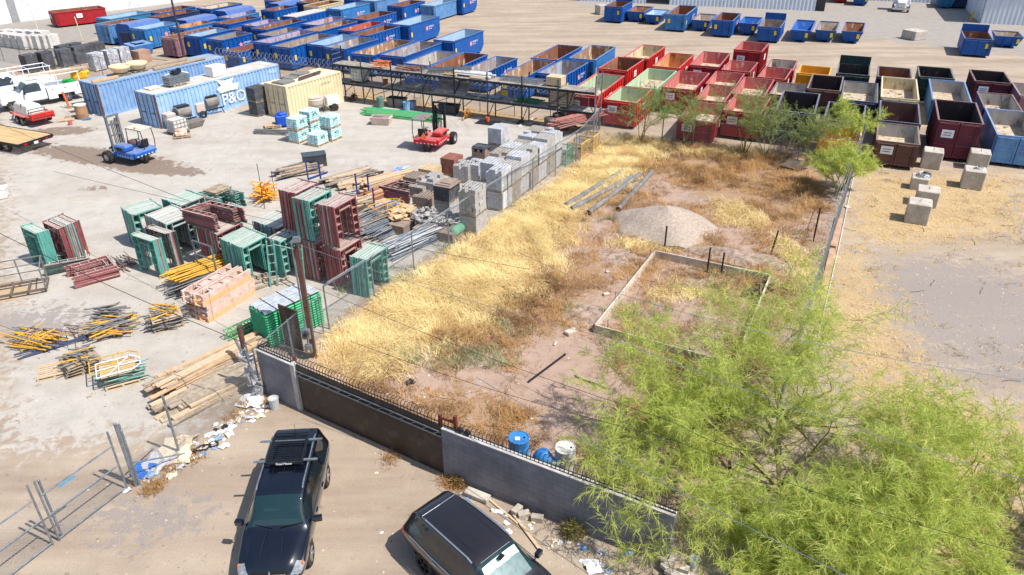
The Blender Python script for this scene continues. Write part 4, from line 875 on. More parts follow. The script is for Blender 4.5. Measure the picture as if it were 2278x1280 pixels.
for (x0,x1,y,lb,m,gp,n,zz) in[(.3,2.4,.9,'orange board on blue container roof before bowl planters',wood2,'a',5,2.6),(4.6,9.4,1.7,'long weathered plank in stack on blue container roof',gwood,'b',8,2.62),(5.6,10.6,.8,'grey plank along near edge of blue container roof',gwood,'c',5,2.6)]:
    for k in range(n):
        o=link('lumber_board',barmesh(m,x1-x0,.06,.26)); p=Mb@Vector(((x0+x1)/2+(k%3)*.2-.2,y-.3+(k%3)*.3,zz+(k//3)*.065)); o.location=p; o.rotation_euler=(0,0,.983+rnd.uniform(-.02,.02)); tag(o,lb,'lumber','boards '+lb[:60])
def box_thing(name,label,cat,loc,rz,dims,m,bev=.02,lid=None):
    x,y,z=dims; b=MB().box(-x/2,x/2,-y/2,y/2,0,z*.88); b.box(-x/2-.02,x/2+.02,-y/2-.02,y/2+.02,z*.88+.001,z)
    return tag(b.build(name,m,None,loc=loc,rz=rz,bev=bev),label,cat)
box_thing('cooler_box','white plastic box on light blue container roof','box',Ma@Vector((6.6,1.2,2.6)),YC,(1.3,1.0,.8),white)
t=T('scaffold_plank_stack','galvanised planks on pallet with small engine on top, on light blue container','plank stack',Ma@Vector((2.9,1.2,2.6)),YC); link('pallet',palletmesh(wood),t)
for k in range(5): MB().box(-.9+.04*(k%2),.9,-.45,.45,.14+k*.13,.14+k*.13+.1).build('plank',steel,t)
MB().box(-.2,.3,-.2,.2,.8,1.1).tube((-.4,0,.95),(.45,.05,1.05),.08).box(.3,.5,-.15,.1,.85,1.2).build('engine',dsteel,t)
tag(MB().box(-.5,.5,-.4,.4,0,.07).cbox((0,0,.1),(.8,.3,.06),.2).build('paper_sack',mat('pale_sack',S(222,214,204),None,3),None,loc=Ma@Vector((1.2,1.9,2.6)),rz=YC),'pale sacks lying on light blue container roof','sack')
for i,(x,y,lx,ly) in enumerate([(.9,1.2,1.3,1.3),(2.1,1.9,1.0,1.2),(3.6,2.2,1.4,1.0)]): tag(MB().box(-lx/2,lx/2,-ly/2,ly/2,0,.06).box(-lx/2+.1,lx/2,-ly/2,ly/2-.1,.062,.1).build('rubber_mat',mat('grey_mat',S(130,128,124),S(108,106,104),3,.9),None,loc=Mc@Vector((x,y,2.6)),rz=YC+.05*i),'grey flat slab, %s from doors on cream container roof'%ORD[i],'mat')
for k in range(4): o=link('lumber_board',barmesh(dwood,2.6,.05,.2)); o.location=Mc@Vector((3.2+.2*k,.7+.18*k,2.6)); o.rotation_euler=(0,0,YC+.12); tag(o,'dark weathered board on cream container roof','lumber','dark boards on cream container')
# IBC tanks
cage=mat('cage_galvanised',S(170,174,178),None,5,.45,.5); tankm=mat('white_tank_plastic',S(214,212,204),S(190,186,176),2,.5)
def ibc(p,z,rz,label,m=tankm,group=None):
    t=T('liquid_tote',label,'tote tank',(p[0],p[1],z),rz,group); link('pallet',palletmesh(dwood),t); MB().box(-.56,.56,-.46,.46,.14,1.1).lathe([(0,1.16),(.12,1.16),(.12,1.1)],10).build('tank',m,t,bev=.05)
    b=MB()
    for x in(-.6,-.3,0,.3,.6):
        for y in(-.5,.5): b.bar((x,y,.13),(x,y,1.14),.025)
    for y in(-.25,0,.25):
        for x in(-.6,.6): b.bar((x,y,.13),(x,y,1.14),.025)
    for z2 in(.3,.58,.86,1.14):
        for y in(-.5,.5): b.bar((-.61,y,z2),(.61,y,z2),.025)
        for x in(-.6,.6): b.bar((x,-.51,z2),(x,.51,z2),.025)
    b.build('cage',cage,t); return t
ibc(L('x',382,302)+Vector((.3,.6,0)),0,YC,'white liquid tote in wire cage before light blue container doors'); 
for k in range(2):
    ibc(Mc@Vector((1.0,3.2,0)),k*1.16,YC,'white liquid tote west of cream container, %s of pair'%['bottom','top'][k]); b=Mc@Vector((.95,4.35,0))
    blockcube(Mc@Vector((-.2,3.15,0))-bx*.1,k*1.14,YC,cmud,'dark hollow block cube west of cream container, %s of pair'%['bottom','top'][k],5,0,2)
rackp=mat('oily_grey_steel',S(140,134,128),S(116,110,104),2,.7)
for i,(x,y,rz) in enumerate([(1235,830,.9),(1420,760,.9)]): # mortar mixers
    p=L('n',x,y); t=T('mortar_mixer','grey mortar mixer with round drum, %s'%['closer to caged tote','farther along the blue container'][i],'mixer',p,rz,'mortar mixers'); MB().lathe([(0,-.55),(.42,-.55),(.46,-.5),(.46,.5),(.42,.55),(0,.55)],16,(0,0,1.0),0,'X').build('drum',rackp,t,smooth=False); MB().box(-.5,.5,-.3,.3,1.35,1.5).build('grate',dsteel,t)
    MB().box(-.9,.9,-.35,-.28,.4,.5).box(-.9,.9,.28,.35,.4,.5).bar((-.7,-.3,.4),(-.8,-.4,0),.06).bar((-.7,.3,.4),(-.8,.4,0),.06).bar((.7,-.3,.4),(.8,-.4,0),.06).bar((.7,.3,.4),(.8,.4,0),.06).build('stand',dsteel,t)
    box=MB().box(-1.5,-.75,-.4,.4,.45,1.15).build('engine_cover',mat('pinkish_cover',S(206,170,160),S(190,180,172),2,.6),t,bev=.05); MB().lathe([(.2,-.08),(.28,-.08),(.28,.08),(.2,.08)],12,(-1.1,-.5,.28),0,'Y').build('wheel',rubber,t)
t=T('mixing_trough','open grey steel mixing trough below the mixers','trough',L('n',1290,850),.9); MB().hexa([(-.6,-.3,.05),(.6,-.3,.05),(.6,.3,.05),(-.6,.3,.05)],[(-.8,-.5,.5),(.8,-.5,.5),(.8,.5,.5),(-.8,.5,.5)]).build('pan',rackp,t); MB().box(-.7,.7,-.4,.4,.505,.51).build('mud',mat('dried_mud',S(120,112,104),None,4,.95),t)
t=T('cement_mixer','round white cement mixer drum before cream container','cement mixer',L('m',295,750)+Vector((.2,.2,0)),.4); MB().lathe([(0,.35),(.5,.4),(.62,.7),(.62,1.05),(.5,1.15),(.56,1.2),(0,1.2)],20).build('drum',mat('mixer_beige',S(190,180,168),S(166,156,146),2,.6),t); MB().bar((-.5,-.3,0),(-.3,-.2,.5),.08).bar((.5,-.3,0),(.3,-.2,.5),.08).bar((0,.5,0),(0,.3,.5),.08).build('leg',dsteel,t)
t=T('pressure_washer','white boxed generator trailer beside cement mixer','generator',L('m',415,740)+Vector((0,.3,0)),.5); MB().box(-.5,.6,-.35,.35,.45,1.2).build('housing',white,t,bev=.06); b=MB()
for y in(-.4,.4): b.lathe([(0,-.07),(.3,-.07),(.3,.07),(0,.07)],14,(.1,y,.3),0,'Y')
b.build('wheel',rubber,t); MB().bar((-.5,0,.4),(-1.2,0,.3),.07).bar((-.6,-.3,1.0),(-.6,-.3,0),.05).bar((-.6,.3,1.0),(-.6,.3,0),.05).build('tow_bar',steel,t)
tag(MB().box(0,2.2,0,.06,0,.5).box(.3,1.2,.061,.5,0,.25).build('yellow_board',mat('ochre_board',S(214,160,66),S(190,140,60),3,.7),None,loc=L('m',350,690),rz=.9),'ochre board leaning behind cement mixer','board')
drum_cols={'white':(tankm,'white'),'blue':(mat('blue_drum',S(58,128,186),S(40,104,166),2,.45),'blue')}
def barrel(p,m,label,r=.29,h=.88,z=0.,lay=None,lid=None):
    t=T('drum_barrel',label,'barrel',(p[0],p[1],z),0); pr=[(0,.02),(r*.97,0),(r,.03),(r,h*.32),(r*1.04,h*.34),(r,h*.36),(r,h*.64),(r*1.04,h*.66),(r,h*.68),(r,h-.03),(r*1.03,h-.01),(r*.97,h),(r*.93,h-.03),(0,h-.025)]
    b=MB().lathe(pr,20).build('shell',m,t,smooth=False); MB().lathe([(.03,0),(.03,.03),(0,.03)],8,(r*.55,0,h-.024)).build('bung',blackp if m!=blackp else steel,t)
    if lay is not None: t.rotation_euler=(R(90),0,lay); t.location.z=r*1.02
    return t
barrel(L('x',1154,974,.93),drum_cols['blue'][0],'blue drum with glossy lid standing behind block wall',.33,.95)
barrel(L('x',1258,996,.93),tankm,'white drum standing behind block wall near tree',.33,.95); bb=barrel(L('x',1203,1003,.5),drum_cols['blue'][0],'open blue drum lying on its side between standing drums',.31,.85,0,.4)
tag(MB().box(-.08,.08,-.08,.08,0,.004).build('paper_label',whitet,None,loc=L('x',1151,976,.955)),'small white label stuck on blue drum lid','label')
def bucket(p,m,label,r=.16,h=.36,z=0.):
    return tag(MB().lathe([(0,.01),(r*.82,0),(r,h),(r*1.06,h-.01),(r*1.06,h-.05),(r*.95,h-.02),(r*.78,.03),(0,.03)],14).build('bucket',m,None,loc=(p[0],p[1],z)),label,'bucket')
bucket(L('m',915,740),mat('pale_blue_plastic',S(140,180,214),S(110,150,190),3,.5),'pale blue barrel bucket under rack, front one',.3,.75); bucket(L('m',945,735)+Vector((.1,.3,0)),MT['pale_blue_plastic'],'pale blue barrel bucket under rack, rear one',.3,.7); bucket(L('m',1453,812),orangep,'orange bucket on dark mat beneath rack'); bucket(L('a',697,965),mat('pinkish_bucket',S(206,110,110),None,4),'red bucket near pallets and blue container'); bucket(L('q',0,0),orangep,'x') if False else None
tag(MB().box(-.9,.9,-.6,.6,0,.03).build('rubber_mat',blackp,None,loc=L('m',1455,820),rz=-.4),'dark rubber mat beneath orange bucket','mat')
t=T('fibre_drum','brown barrel wrapped with cardboard beside blue container door','barrel',L('a',820,900),0); MB().lathe([(0,0),(.42,0),(.46,.5),(.44,1.1),(.4,1.12),(0,1.1)],16).build('shell',mat('cardboard_brown',S(176,136,104),S(150,116,90),2,.8),t); MB().lathe([(.46,1.05),(.47,1.14),(0,1.16)],16).build('cover',mat('white_wrap2',S(220,214,206),None,3,.6,bump=.5),t)
t=T('wheelbarrow','dark wheelbarrow heaped with black pots beside blue container','wheelbarrow',L('a',760,850)+Vector((0,.5,0)),.7); MB().hexa([(-.3,-.2,.4),(.4,-.2,.4),(.4,.2,.4),(-.3,.2,.4)],[(-.5,-.35,.7),(.6,-.35,.7),(.6,.35,.7),(-.5,.35,.7)]).build('tray',blackp,t); MB().bar((-1.0,-.25,.6),(.7,-.1,.25),.05).bar((-1.0,.25,.6),(.7,.1,.25),.05).build('handle',mat('green_handle',S(60,140,110),None,4),t); MB().lathe([(0,-.05),(.2,-.05),(.2,.05),(0,.05)],12,(.7,0,.2),0,'Y').build('wheel',rubber,t)
tag(MB().tube((0,0,0),(-.25,.1,1.3),.1,10,0,.08).tube((-.25,.1,1.3),(-.26,.1,1.33),.11,10).lathe([(0,0),(.2,0),(.18,.06),(0,.07)],10).build('traffic_post',orangep,None,loc=L('a',685,800)),'orange plastic delineator post leaning beside white truck','delineator')
pallet(L('a',650,920),.5,'yellow brown pallet lying near red bucket',wood); pallet(L('a',720,895),.35,'broken grey pallet next to brown barrel',gwood)
for i,(x,y,m) in enumerate([(850,915,drum_cols['blue'][0]),(950,865,white)]): tag(MB().cbox((0,0,.04),(.6,.3,.08),.3).cbox((.2,.1,.1),(.3,.25,.06),1.).build('tarp_scrap',m,None,loc=L('a',x,y),bev=.03),['crumpled blue tarp scrap on ground by brown barrel','crumpled white tarp scrap at blue container door'][i],'tarp')
t=T('tarp_bundle','white and orange wrapped bundle on pallet beside caged tote','bundle',L('n',1215,915),.4); link('pallet',palletmesh(),t); MB().box(-.45,.4,-.35,.35,.14,.45).cbox((0,.1,.5),(.7,.5,.2),.4).build('wrap',mat('white_orange_wrap',S(226,220,214),S(226,120,70),4,.6,bump=.6,),t,bev=.08)
pallet(L('k',20,170),.3,'pallet beside blue tarp heap near bagged pallets',wood); pallet(L('k',20,170),.35,'second pallet on pallet beside blue tarp heap',wood,.135); 
tag(MB().cbox((0,0,.5),(.9,.8,.9),.3).cbox((.1,0,1.),(.7,.5,.25),.8).build('tarp_heap',mat('blue_tarp',S(26,84,190),S(20,66,160),3,.6,bump=.8),None,loc=L('k',75,165),bev=.12),'bright blue tarp heaped over goods behind bagged pallets','tarp')
pile('steel_tube','tube','grey lattice tube lying flat west of bagged pallets',L('k',20,205),14,[2.6,3.2],-5,6,1.,.0,3,[steel,grb],.03,seed=31)
t=T('planter_trough','concrete trough planter standing alone in yard','trough',L('k',665,150),-.15); MB().hexa([(-.65,-.35,0),(.65,-.35,0),(.65,.35,0),(-.65,.35,0)],[(-.8,-.5,.6),(.8,-.5,.6),(.8,.5,.6),(-.8,.5,.6)]).build('shell',mat('trough_concrete',S(214,196,180),S(190,174,160),2,.9),t); MB().box(-.7,.7,-.4,.4,.604,.62).box(-.5,.2,-.3,.1,.621,.7).build('fill',mat('pinkish_fill',S(150,130,126),None,5),t)
g0=L('k',485,90);g1=L('k',1070,150); ga2=ang(g0,g1); 
for i in range(6):
    pile('lattice_beam','lattice beam','green lattice beam lying along rack foot, %s layer group'%ORD[i],(g0+g1)/2+Vector((0,.28*i,0)),6,[6.2,6.8],math.degrees(ga2),1.,.26,.0,3,[grn2,grn],.045,seed=40+i,tilt=.004)

# ---- denser clutter between frame stacks and block wall
def platform(k,x,y,label,rz=BY):
    q=L(k,x,y); pallet(q,rz,label,gwood); return q
for i,(x,y,lb) in enumerate([(560,620,'grey block cube between dark pavers and flat maroon frames'),(640,610,'pale block cube behind dark paver cube'),(590,700,'brown block cube behind ragged tower'),(900,500,'grey block cube half hidden behind ragged tower')]):
    blockcube(L('d',x,y),0,BY+.05*i,[cmud2,cmu,cmub,cmu][i],lb,[3,4,3,5][i],.3,i)
for i,(x,y) in enumerate([(1010,360),(960,470),(1090,560)]): q=L('c',x,y); pallet(q,.6+.2*i,'weathered pallet under loose goods near blue rack posts, %s'%ORD[i],gwood); pile('lumber_board','lumber','short board on pallet near blue rack posts, %s heap'%ORD[i],q,14,[1.,1.3,1.6],35+20*i,14,1.1,.14,4,[[wood,gwood],[gwood,dwood],[grb,steel]][i],.06,.14,seed=120+i)
pile('lumber_board','lumber','reddish brown board stacked beside maroon flat frames',L('d',200,640),20,[1.6,2.2],50,6,1.,.0,6,[mat('reddish_lumber',S(162,106,76),S(130,86,66),4),wood2],.07,.16,seed=125,tilt=.01)
pile('steel_tube','tube','pale tube fan beside flagstone pallets',L('d',300,900),34,[2.4,3.],55,8,1.6,.0,6,[steel,cage if 'cage_galvanised' in MT else steel],.03,seed=126)
pile('lumber_board','lumber','charcoal slat stacked near maroon flat frames and yard edge',L('c',1090,95),16,[1.6,2.],30,3,1.3,.0,2,[dsteel,dwood],.04,.1,seed=127,tilt=.01)
pile('steel_tube','tube','dark tube sagging between tall frames and tube heap',L('c',930,620),24,[2.,2.8],52,6,1.2,.0,5,[dsteel,dgr,oxr],.03,seed=128)
pile('scaffold_brace','brace','rusty bent bar leaning near lying red frames',L('e',1080,110),18,[1.,1.6],-35,22,1.1,.0,4,[mat('rusty_bar',S(112,78,62),S(90,64,54),5,.8),grb],.025,seed=129,tilt=.15)
# ================= storage rack
RA=R(-25.4); rv=Vector((math.cos(RA),math.sin(RA),0)); rn=Vector((-rv.y,rv.x,0)); RO_=Vector((-15.0,62.9,0)); NB=8; RL=(Vector((6.1,52.9,0))-RO_).length; BW=RL/NB
def RS(px,py,z): p=ZF['m']; q=G(p[0]+px/p[2],p[1]+py/p[2],z); return (q-RO_).dot(rv)
t=T('storage_rack','long two-level steel storage rack loaded with scaffold goods before razor wire','storage rack',RO_,RA)
for i in range(NB+1):
    b=MB(); hh=3.75 if i not in(0,NB) else 4.3
    for y in(0,1.35): b.box(i*BW-.04,i*BW+.04,y-.04,y+.04,0,hh)
    b.bar((i*BW,.05,.3),(i*BW,1.3,1.3),.05).bar((i*BW,.05,1.8),(i*BW,1.3,2.8),.05)
    b.build('upright',[dsteel,mat('blue_grey_upright',S(70,86,104),S(54,66,80),4,.5,.3,c3=S(130,110,80),th=.62)][i%2] if i<NB else steel,t)
    if i in(0,NB):
        lb=MB()
        for z in(3.4,3.8,4.2): lb.bar((i*BW,.05,z),(i*BW,1.3,z),.04)
        lb.build('ladder_end',steel,t)
deckm=mat('grey_deck_board',S(156,148,138),S(124,116,108),2,.9,c3=S(184,174,160),th=.6)
for i in range(NB):
    for z in(1.58,3.05):
        b=MB()
        for k in range(6): b.box(i*BW+.055,(i+1)*BW-.055,-.02+k*.235,.2+k*.235,z,z+.05)
        o=b.build('shelf',deckm,t); MB().box(i*BW+.055,(i+1)*BW-.055,-.09,-.03,z-.12,z+.02).box(i*BW+.055,(i+1)*BW-.055,1.4,1.45,z-.12,z+.02).build('beam',dsteel,o)
    MB().bar((i*BW,1.38,.4),((i+1)*BW if i%2 else i*BW+BW*.5,1.38,1.5),.05).build('brace',dsteel,t)
RM=Matrix.Translation(RO_)@Matrix.Rotation(RA,4,'Z')
def rp(px,py,z,d=.7): s=RS(px,py,z); return RM@Vector((s,d,z))
pile('scaffold_brace','brace','orange adjustable frame heaped on top shelf of storage rack',rp(740,450,3.1),30,[.9,1.3],-25,40,1.1,3.12,4,[mat('salmon_steel',S(214,124,84),S(196,108,72),4,.6),orf],.045,seed=50,tilt=.15)
pile('steel_tube','tube','grey and rusty tube on top shelf beside orange heap',rp(930,470,3.1),18,[1.8,2.4],-25,14,1.1,3.12,3,[steel,grb,mat('rusty_tube',S(150,100,76),None,5)],.035,seed=51,tilt=.1)
def truss(c,Ln,a,z,label,m=steel,tl=0.):
    b=MB()
    for y in(0,.36): b.bar((-Ln/2,y,0),(Ln/2,y,0),.07).bar((-Ln/2,y,.22),(Ln/2,y,.22),.06)
    x=-Ln/2
    while x<Ln/2: b.bar((x,0,.0),(x,.36,.0),.05); b.bar((x,0,0),(x+.25,0,.22),.03); x+=.35
    o=tag(b.build('metal_ladder',m,None,loc=(c[0],c[1],z),rz=a),label,'ladder'); o.rotation_euler=(0,tl,a); return o
truss(rp(1180,480,3.4,.4),3.6,RA+.18,3.35,'galvanised ladder beam sloping across top shelf of rack',steel,-.09); truss(rp(1180,470,3.4,.9),3.6,RA+.2,3.3,'second galvanised ladder beam behind sloping one on rack',steel,-.09)
truss(rp(1650,560,3.1,.4),3.4,RA,3.12,'pale galvanised ladder beam lying flat on top shelf',cage); truss(rp(1670,555,3.1,.8),3.4,RA+.02,3.12,'rear pale galvanised ladder beam lying flat on top shelf',cage); 
pile('steel_tube','tube','white pipe bundle piece lying on top shelf mid rack',rp(1390,500,3.1),10,[2.6,3.],-25,3,.8,3.2,2,[white,tankm],.07,seed=52,tilt=.01); pallet(rp(1180,515,3.1,.6),RA,'wooden pallet on top shelf below sloping ladders',wood,3.11); pallet(rp(1400,520,3.1,.4),RA,'wooden pallet with orange bits under white pipes',wood,3.11)
t=blockcube(rp(1905,575,3.1),3.11,RA,cmut,'tan brick cube on wooden pallet on top shelf of rack',3,0,2,None,False)
ibc(rp(635,530,1.7),1.64,RA,'white liquid tote standing on lower shelf near west end of rack')
t=T('wooden_crate','large dark weathered crate on lower shelf of rack','crate',rp(1888,740,1.7)+Vector((0,0,0)),RA); t.location.z=1.64; MB().box(-.75,.75,-.6,.6,.1,.12).build('bottom',dwood,t)
b=MB()
for k in range(6):
    for y in(-.62,.6): b.box(-.75,.75,y,y+.02,.12+k*.19,.27+k*.19)
    for x in(-.77,.75): b.box(x,x+.02,-.59,.59,.12+k*.19,.27+k*.19)
b.build('slat_side',gwood,t); b=MB()
for x in(-.78,.7):
    for y in(-.68,.63): b.box(x,x+.08,y,y+.05,0,1.3)
b.bar((-.7,-.66,.2),(.7,-.66,1.2),.07).bar((.79,-.55,.2),(.79,.55,1.2),.07); b.build('batten',dwood,t)
bucket(rp(740,575,1.7),mat('rust_bucket',S(150,92,62),None,4),'rusty bucket on lower shelf beside liquid tote',.22,.45,1.64)
tag(MB().hexa([(-.9,-.4,0),(.9,-.4,0),(.9,.4,0),(-.9,.4,0)],[(-.9,-.55,.3),(.9,-.55,.3),(.9,.55,.3),(-.9,.55,.3)]).build('metal_tray',rackp,None,loc=(rp(950,610,1.7).x,rp(950,610,1.7).y,1.64),rz=RA),'shallow metal tray on lower shelf of rack','tray')
sh=rp(1170,650,1.6,.1); tag(MB().hexa([(-1.45,-.15,-.3),(1.45,-.15,-.3),(1.45,1.2,.5),(-1.45,1.2,.5)],[(-1.45,-.17,-.25),(1.45,-.17,-.25),(1.45,1.18,.55),(-1.45,1.18,.55)]).build('plywood_sheet',mat('grey_sheet',S(140,134,132),S(122,116,114),2,.8),None,loc=(sh.x,sh.y,1.98),rz=RA),'large grey sheet leaning across lower shelf above red forklift','sheet')
pile('scaffold_brace','brace','green channel section lying on lower shelf near crate',rp(1680,710,1.7),8,[1.6,2.2],-25,12,.9,1.66,2,[mat('dark_green_steel',S(50,120,86),None,4)],.05,seed=53,tilt=.05); pile('steel_tube','tube','pale tube lying on lower shelf mid rack',rp(1400,665,1.7),8,[2.4],-25,3,.7,1.64,1,[steel],.06,seed=54,tilt=.01)
for i,(x,y,w_,d_,lb) in enumerate([(820,700,1.6,.9,'grey metal skip tub under west half of rack'),(1175,745,1.7,.9,'black metal skip tub behind red forklift')]): 
    t=T('skip_tub',lb,'skip tub',rp(x,y,.3,.5)*1.0,RA+.05); t.location.z=0; MB().hexa([(-w_/2+.25,-d_/2+.1,0),(w_/2-.25,-d_/2+.1,0),(w_/2-.25,d_/2-.1,0),(-w_/2+.25,d_/2-.1,0)],[(-w_/2,-d_/2,.75),(w_/2,-d_/2,.75),(w_/2,d_/2,.75),(-w_/2,d_/2,.75)]).build('shell',rackp if i==0 else mat('black_skip_steel',S(48,52,62),None,3,.5),t); MB().box(-w_/2+.08,w_/2-.08,-d_/2+.08,d_/2-.08,.752,.757).build('fill',mat('dark_fill',S(44,42,40),None,4,.9),t)
tag(MB().lathe([(0,0),(.3,0),(.3,.8),(.28,.85),(0,.85)],14).build('waste_bin',mat('dull_green_bin',S(96,128,114),None,3),None,loc=L('m',740,715)),'dull green bin standing beneath rack','bin')
pile('steel_tube','tube','yellow steel prop leaning by rack upright',rp(1285,760,.6,-.2)*1.0,7,[1.3],80,12,.5,.02,1,[ob],.035,seed=55,tilt=.9)
pile('scaffold_brace','brace','rusty small frame scrap under west end of rack',rp(560,650,.2,.6),18,[.5,.9],10,80,1.6,0,4,[mat('rusty_steel_scrap',S(138,84,58),S(90,66,56),4),dsteel],.04,seed=56,tilt=.4)
t=T('rusty_cage','tall thin rusty rebar basket under rack','basket',L('m',988,740)); b=MB()
for i in range(6): b.bar((-.3+i*.12,0,0),(-.3+i*.12,0,1.3 if i in(0,5) else 1.05),.025)
for z in(.3,1.05): b.bar((-.3,0,z),(.3,0,z),.03)
b.build('bars',mat('rust_bar',S(120,74,52),None,4),t)
tag(MB().cbox((0,0,.5),(1.7,1.1,.9)).cbox((.1,.1,1.1),(.7,.6,.3),.4).build('covered_machine',mat('dusty_brown_machine',S(112,96,84),S(70,62,58),2,.8,bump=.5),None,loc=L('g',1540,1040),rz=.3,bev=.1),'brown boxy machine with black tarp under east end of rack','machine')
pile('steel_tube','tube','rusty red pipe in long bundle east of block wall',L('g',1750,1090)+Vector((0,.2,0)),34,[4.,4.6,5.2],36,3,1.3,.9,5,[mat('rusty_red_pipe',S(166,106,92),S(140,84,72),4),oxr],.045,seed=57,tilt=.01)
def meshbin(p,rz,m,label):
    t=T('mesh_bin',label,'mesh bin',p,rz); b=MB()
    for x in(0,1.2):
        for y in(0,1.): b.bar((x,y,0),(x,y,1.1),.06)
    for z in(.12,1.1):
        b.bar((0,0,z),(1.2,0,z),.05).bar((0,1,z),(1.2,1,z),.05).bar((0,0,z),(0,1,z),.05).bar((1.2,0,z),(1.2,1,z),.05)
    b.build('bin_frame',m,t); g=MB()
    for i in range(1,15): g.bar((i*.08,0,.12),(i*.08,0,1.1),.008); g.bar((i*.08,1,.12),(i*.08,1,1.1),.008)
    for i in range(1,12): g.bar((0,i*.083,.12),(0,i*.083,1.1),.008); g.bar((1.2,i*.083,.12),(1.2,i*.083,1.1),.008); g.bar((0,0,.12+i*.083),(1.2,0,.12+i*.083),.008); g.bar((1.2,0,.12+i*.083),(1.2,1,.12+i*.083),.008)
    g.build('mesh_side',m,t)
    pile('scaffold_brace','brace','scrap rods inside the '+label[:40],p+Vector((math.cos(rz),math.sin(rz),0))*.6+Vector((-math.sin(rz),math.cos(rz),0))*.5,14,[.5,.8],30,80,.7,.5,3,[m,grb],.03,seed=int(p.x*9)+70,tilt=.2)
meshbin(L('d',1700,395),BY,mat('mint_steel',S(120,176,144),None,4),'mint green wire mesh bin at end of block wall'); meshbin(L('d',1820,345),BY,mat('tan_steel',S(214,176,106),None,4),'tan wire mesh bin by fence, first of two'); meshbin(L('d',1880,310)+Vector((.35,.6,0)),BY,MT['tan_steel'],'tan wire mesh bin farther along fence, second of two')
# ================= fences
ply=mat('galvanised_wire',S(170,174,176),S(150,154,156),4,.5,.4)
def chain(a,b,h,label,step=3.,arms=None,post=steel,mesh=.065,rail=True,z0=.05,wires=True,ph=None,leaf=False,pr=.032):
    a=Vector(a);b=Vector(b);a.z=b.z=0;d=b-a;Ln=d.length;d.normalize(); rz=math.atan2(d.y,d.x); t=T('chain_link_fence',label,'fence',a,rz)
    n=max(1,round(Ln/step))
    for i in range(n+1):
        x=Ln*i/n; p=MB().tube((x,0,0),(x,0,(ph or h)+.05),pr,8)
        if arms: p.tube((x,0,h+.03),(x,arms*.3,h+.33),.018,5)
        p.build('post',post,t)
    if rail: MB().tube((0,0,h),(Ln,0,h),.022,6).build('top_rail',post,t)
    if arms and wires:
        w_=MB()
        for k in(.1,.2,.3): w_.tube((0,arms*k,h+.03+k),(Ln,arms*k,h+.03+k),.006,4,caps=False)
        w_.build('barbed_wire',ply,t)
    g=MB(); r=.0035 if mesh<.1 else .005; H=h-z0; x=-H; 
    while x<Ln:
        for s in(1,-1):
            x0,x1=(x,x+H); za,zb=(z0,h) if s>0 else (h,z0)
            c0=max(0,-x0); c1=max(0,x1-Ln)
            zz=lambda u: za+(zb-za)*u
            u0=c0/H;u1=1-c1/H
            if u1>u0: 
                A=(x+H*u0,0,zz(u0));B=(x+H*u1,0,zz(u1)); k=len(g.v); g.v+=[(A[0],-r,A[2]),(B[0],-r,B[2]),(B[0]+r*1.6,r,B[2]),(A[0]+r*1.6,r,A[2])]; g.f.append((k,k+1,k+2,k+3)); g.m.append(0)
        x+=mesh*1.5
    g.build('wire_mesh',ply,t); return t
f0=Vector((-7.75,26.3,0)); f1=Vector((4.3,46.9,0)); f2=Vector((6.2,52.0,0))
chain((-9.35,21.95,0),(-7.9,25.9,0),1.9,'short chain-link fence behind the strapped green block',2.,None); chain(f0,f1,2.05,'long chain-link fence between stacked blocks and straw-covered lot',2.9,-1); chain(f1,f2,2.05,'chain-link fence beside the tan mesh bins',2.4,-1)
# overhead post with electric box, plywood
t=T('utility_pole','brown wooden pole with metal conduit and electric meter boxes','utility pole',G(700,795),0); pw=mat('brown_pole',S(104,72,62),S(84,58,52),4,.8); tl=-.0
MB().box(-.09,.09,-.09,.09,0,4.9).build('post',pw,t); MB().tube((-.13,-.12,1.2),(-.13,-.12,5.1),.03).tube((-.13,-.12,.4),(-.13,-.12,.9),.03).build('conduit',steel,t)
o=MB().box(-.28,.04,-.26,-.1,1.0,1.45).build('meter_box',steel,t,bev=.02); MB().lathe([(0,0),(.1,0),(.1,.08),(0,.09)],14,(0,0,0),0,'Y').build('meter_dial',glass('meter_glass',(.02,.02,.02,1)),o,loc=(-.12,-.36,1.25)); o=MB().box(-.26,.02,-.26,-.1,.35,.72).build('breaker_box',steel,t,bev=.02); MB().box(-.16,-.06,-.268,-.262,.42,.5).build('warning_label',yellowt,o)
MB().tube((-.13,-.12,5.1),(.05,-.1,5.3),.08).cbox((.08,-.1,5.25),(.25,.15,.2)).build('weather_head',steel,t)
t=T('plywood_board','dark stained plywood panel standing beside utility pole','plywood',G(640,765)+Vector((-.1,0,0)),-.55); MB().box(0,1.05,-.02,.02,0,1.9).build('sheet',mat('stained_plywood',S(112,92,76),S(70,58,50),1.2,.8,stretch=(1,1,.3),c3=S(150,130,110),th=.64),t)
tag(MB().tube((0,0,0),(0,0,1.95),.1,10).build('wooden_post',pw,None,loc=L('f',690,920)+Vector((-.3,.8,0))),'short brown round post at wall corner','post')
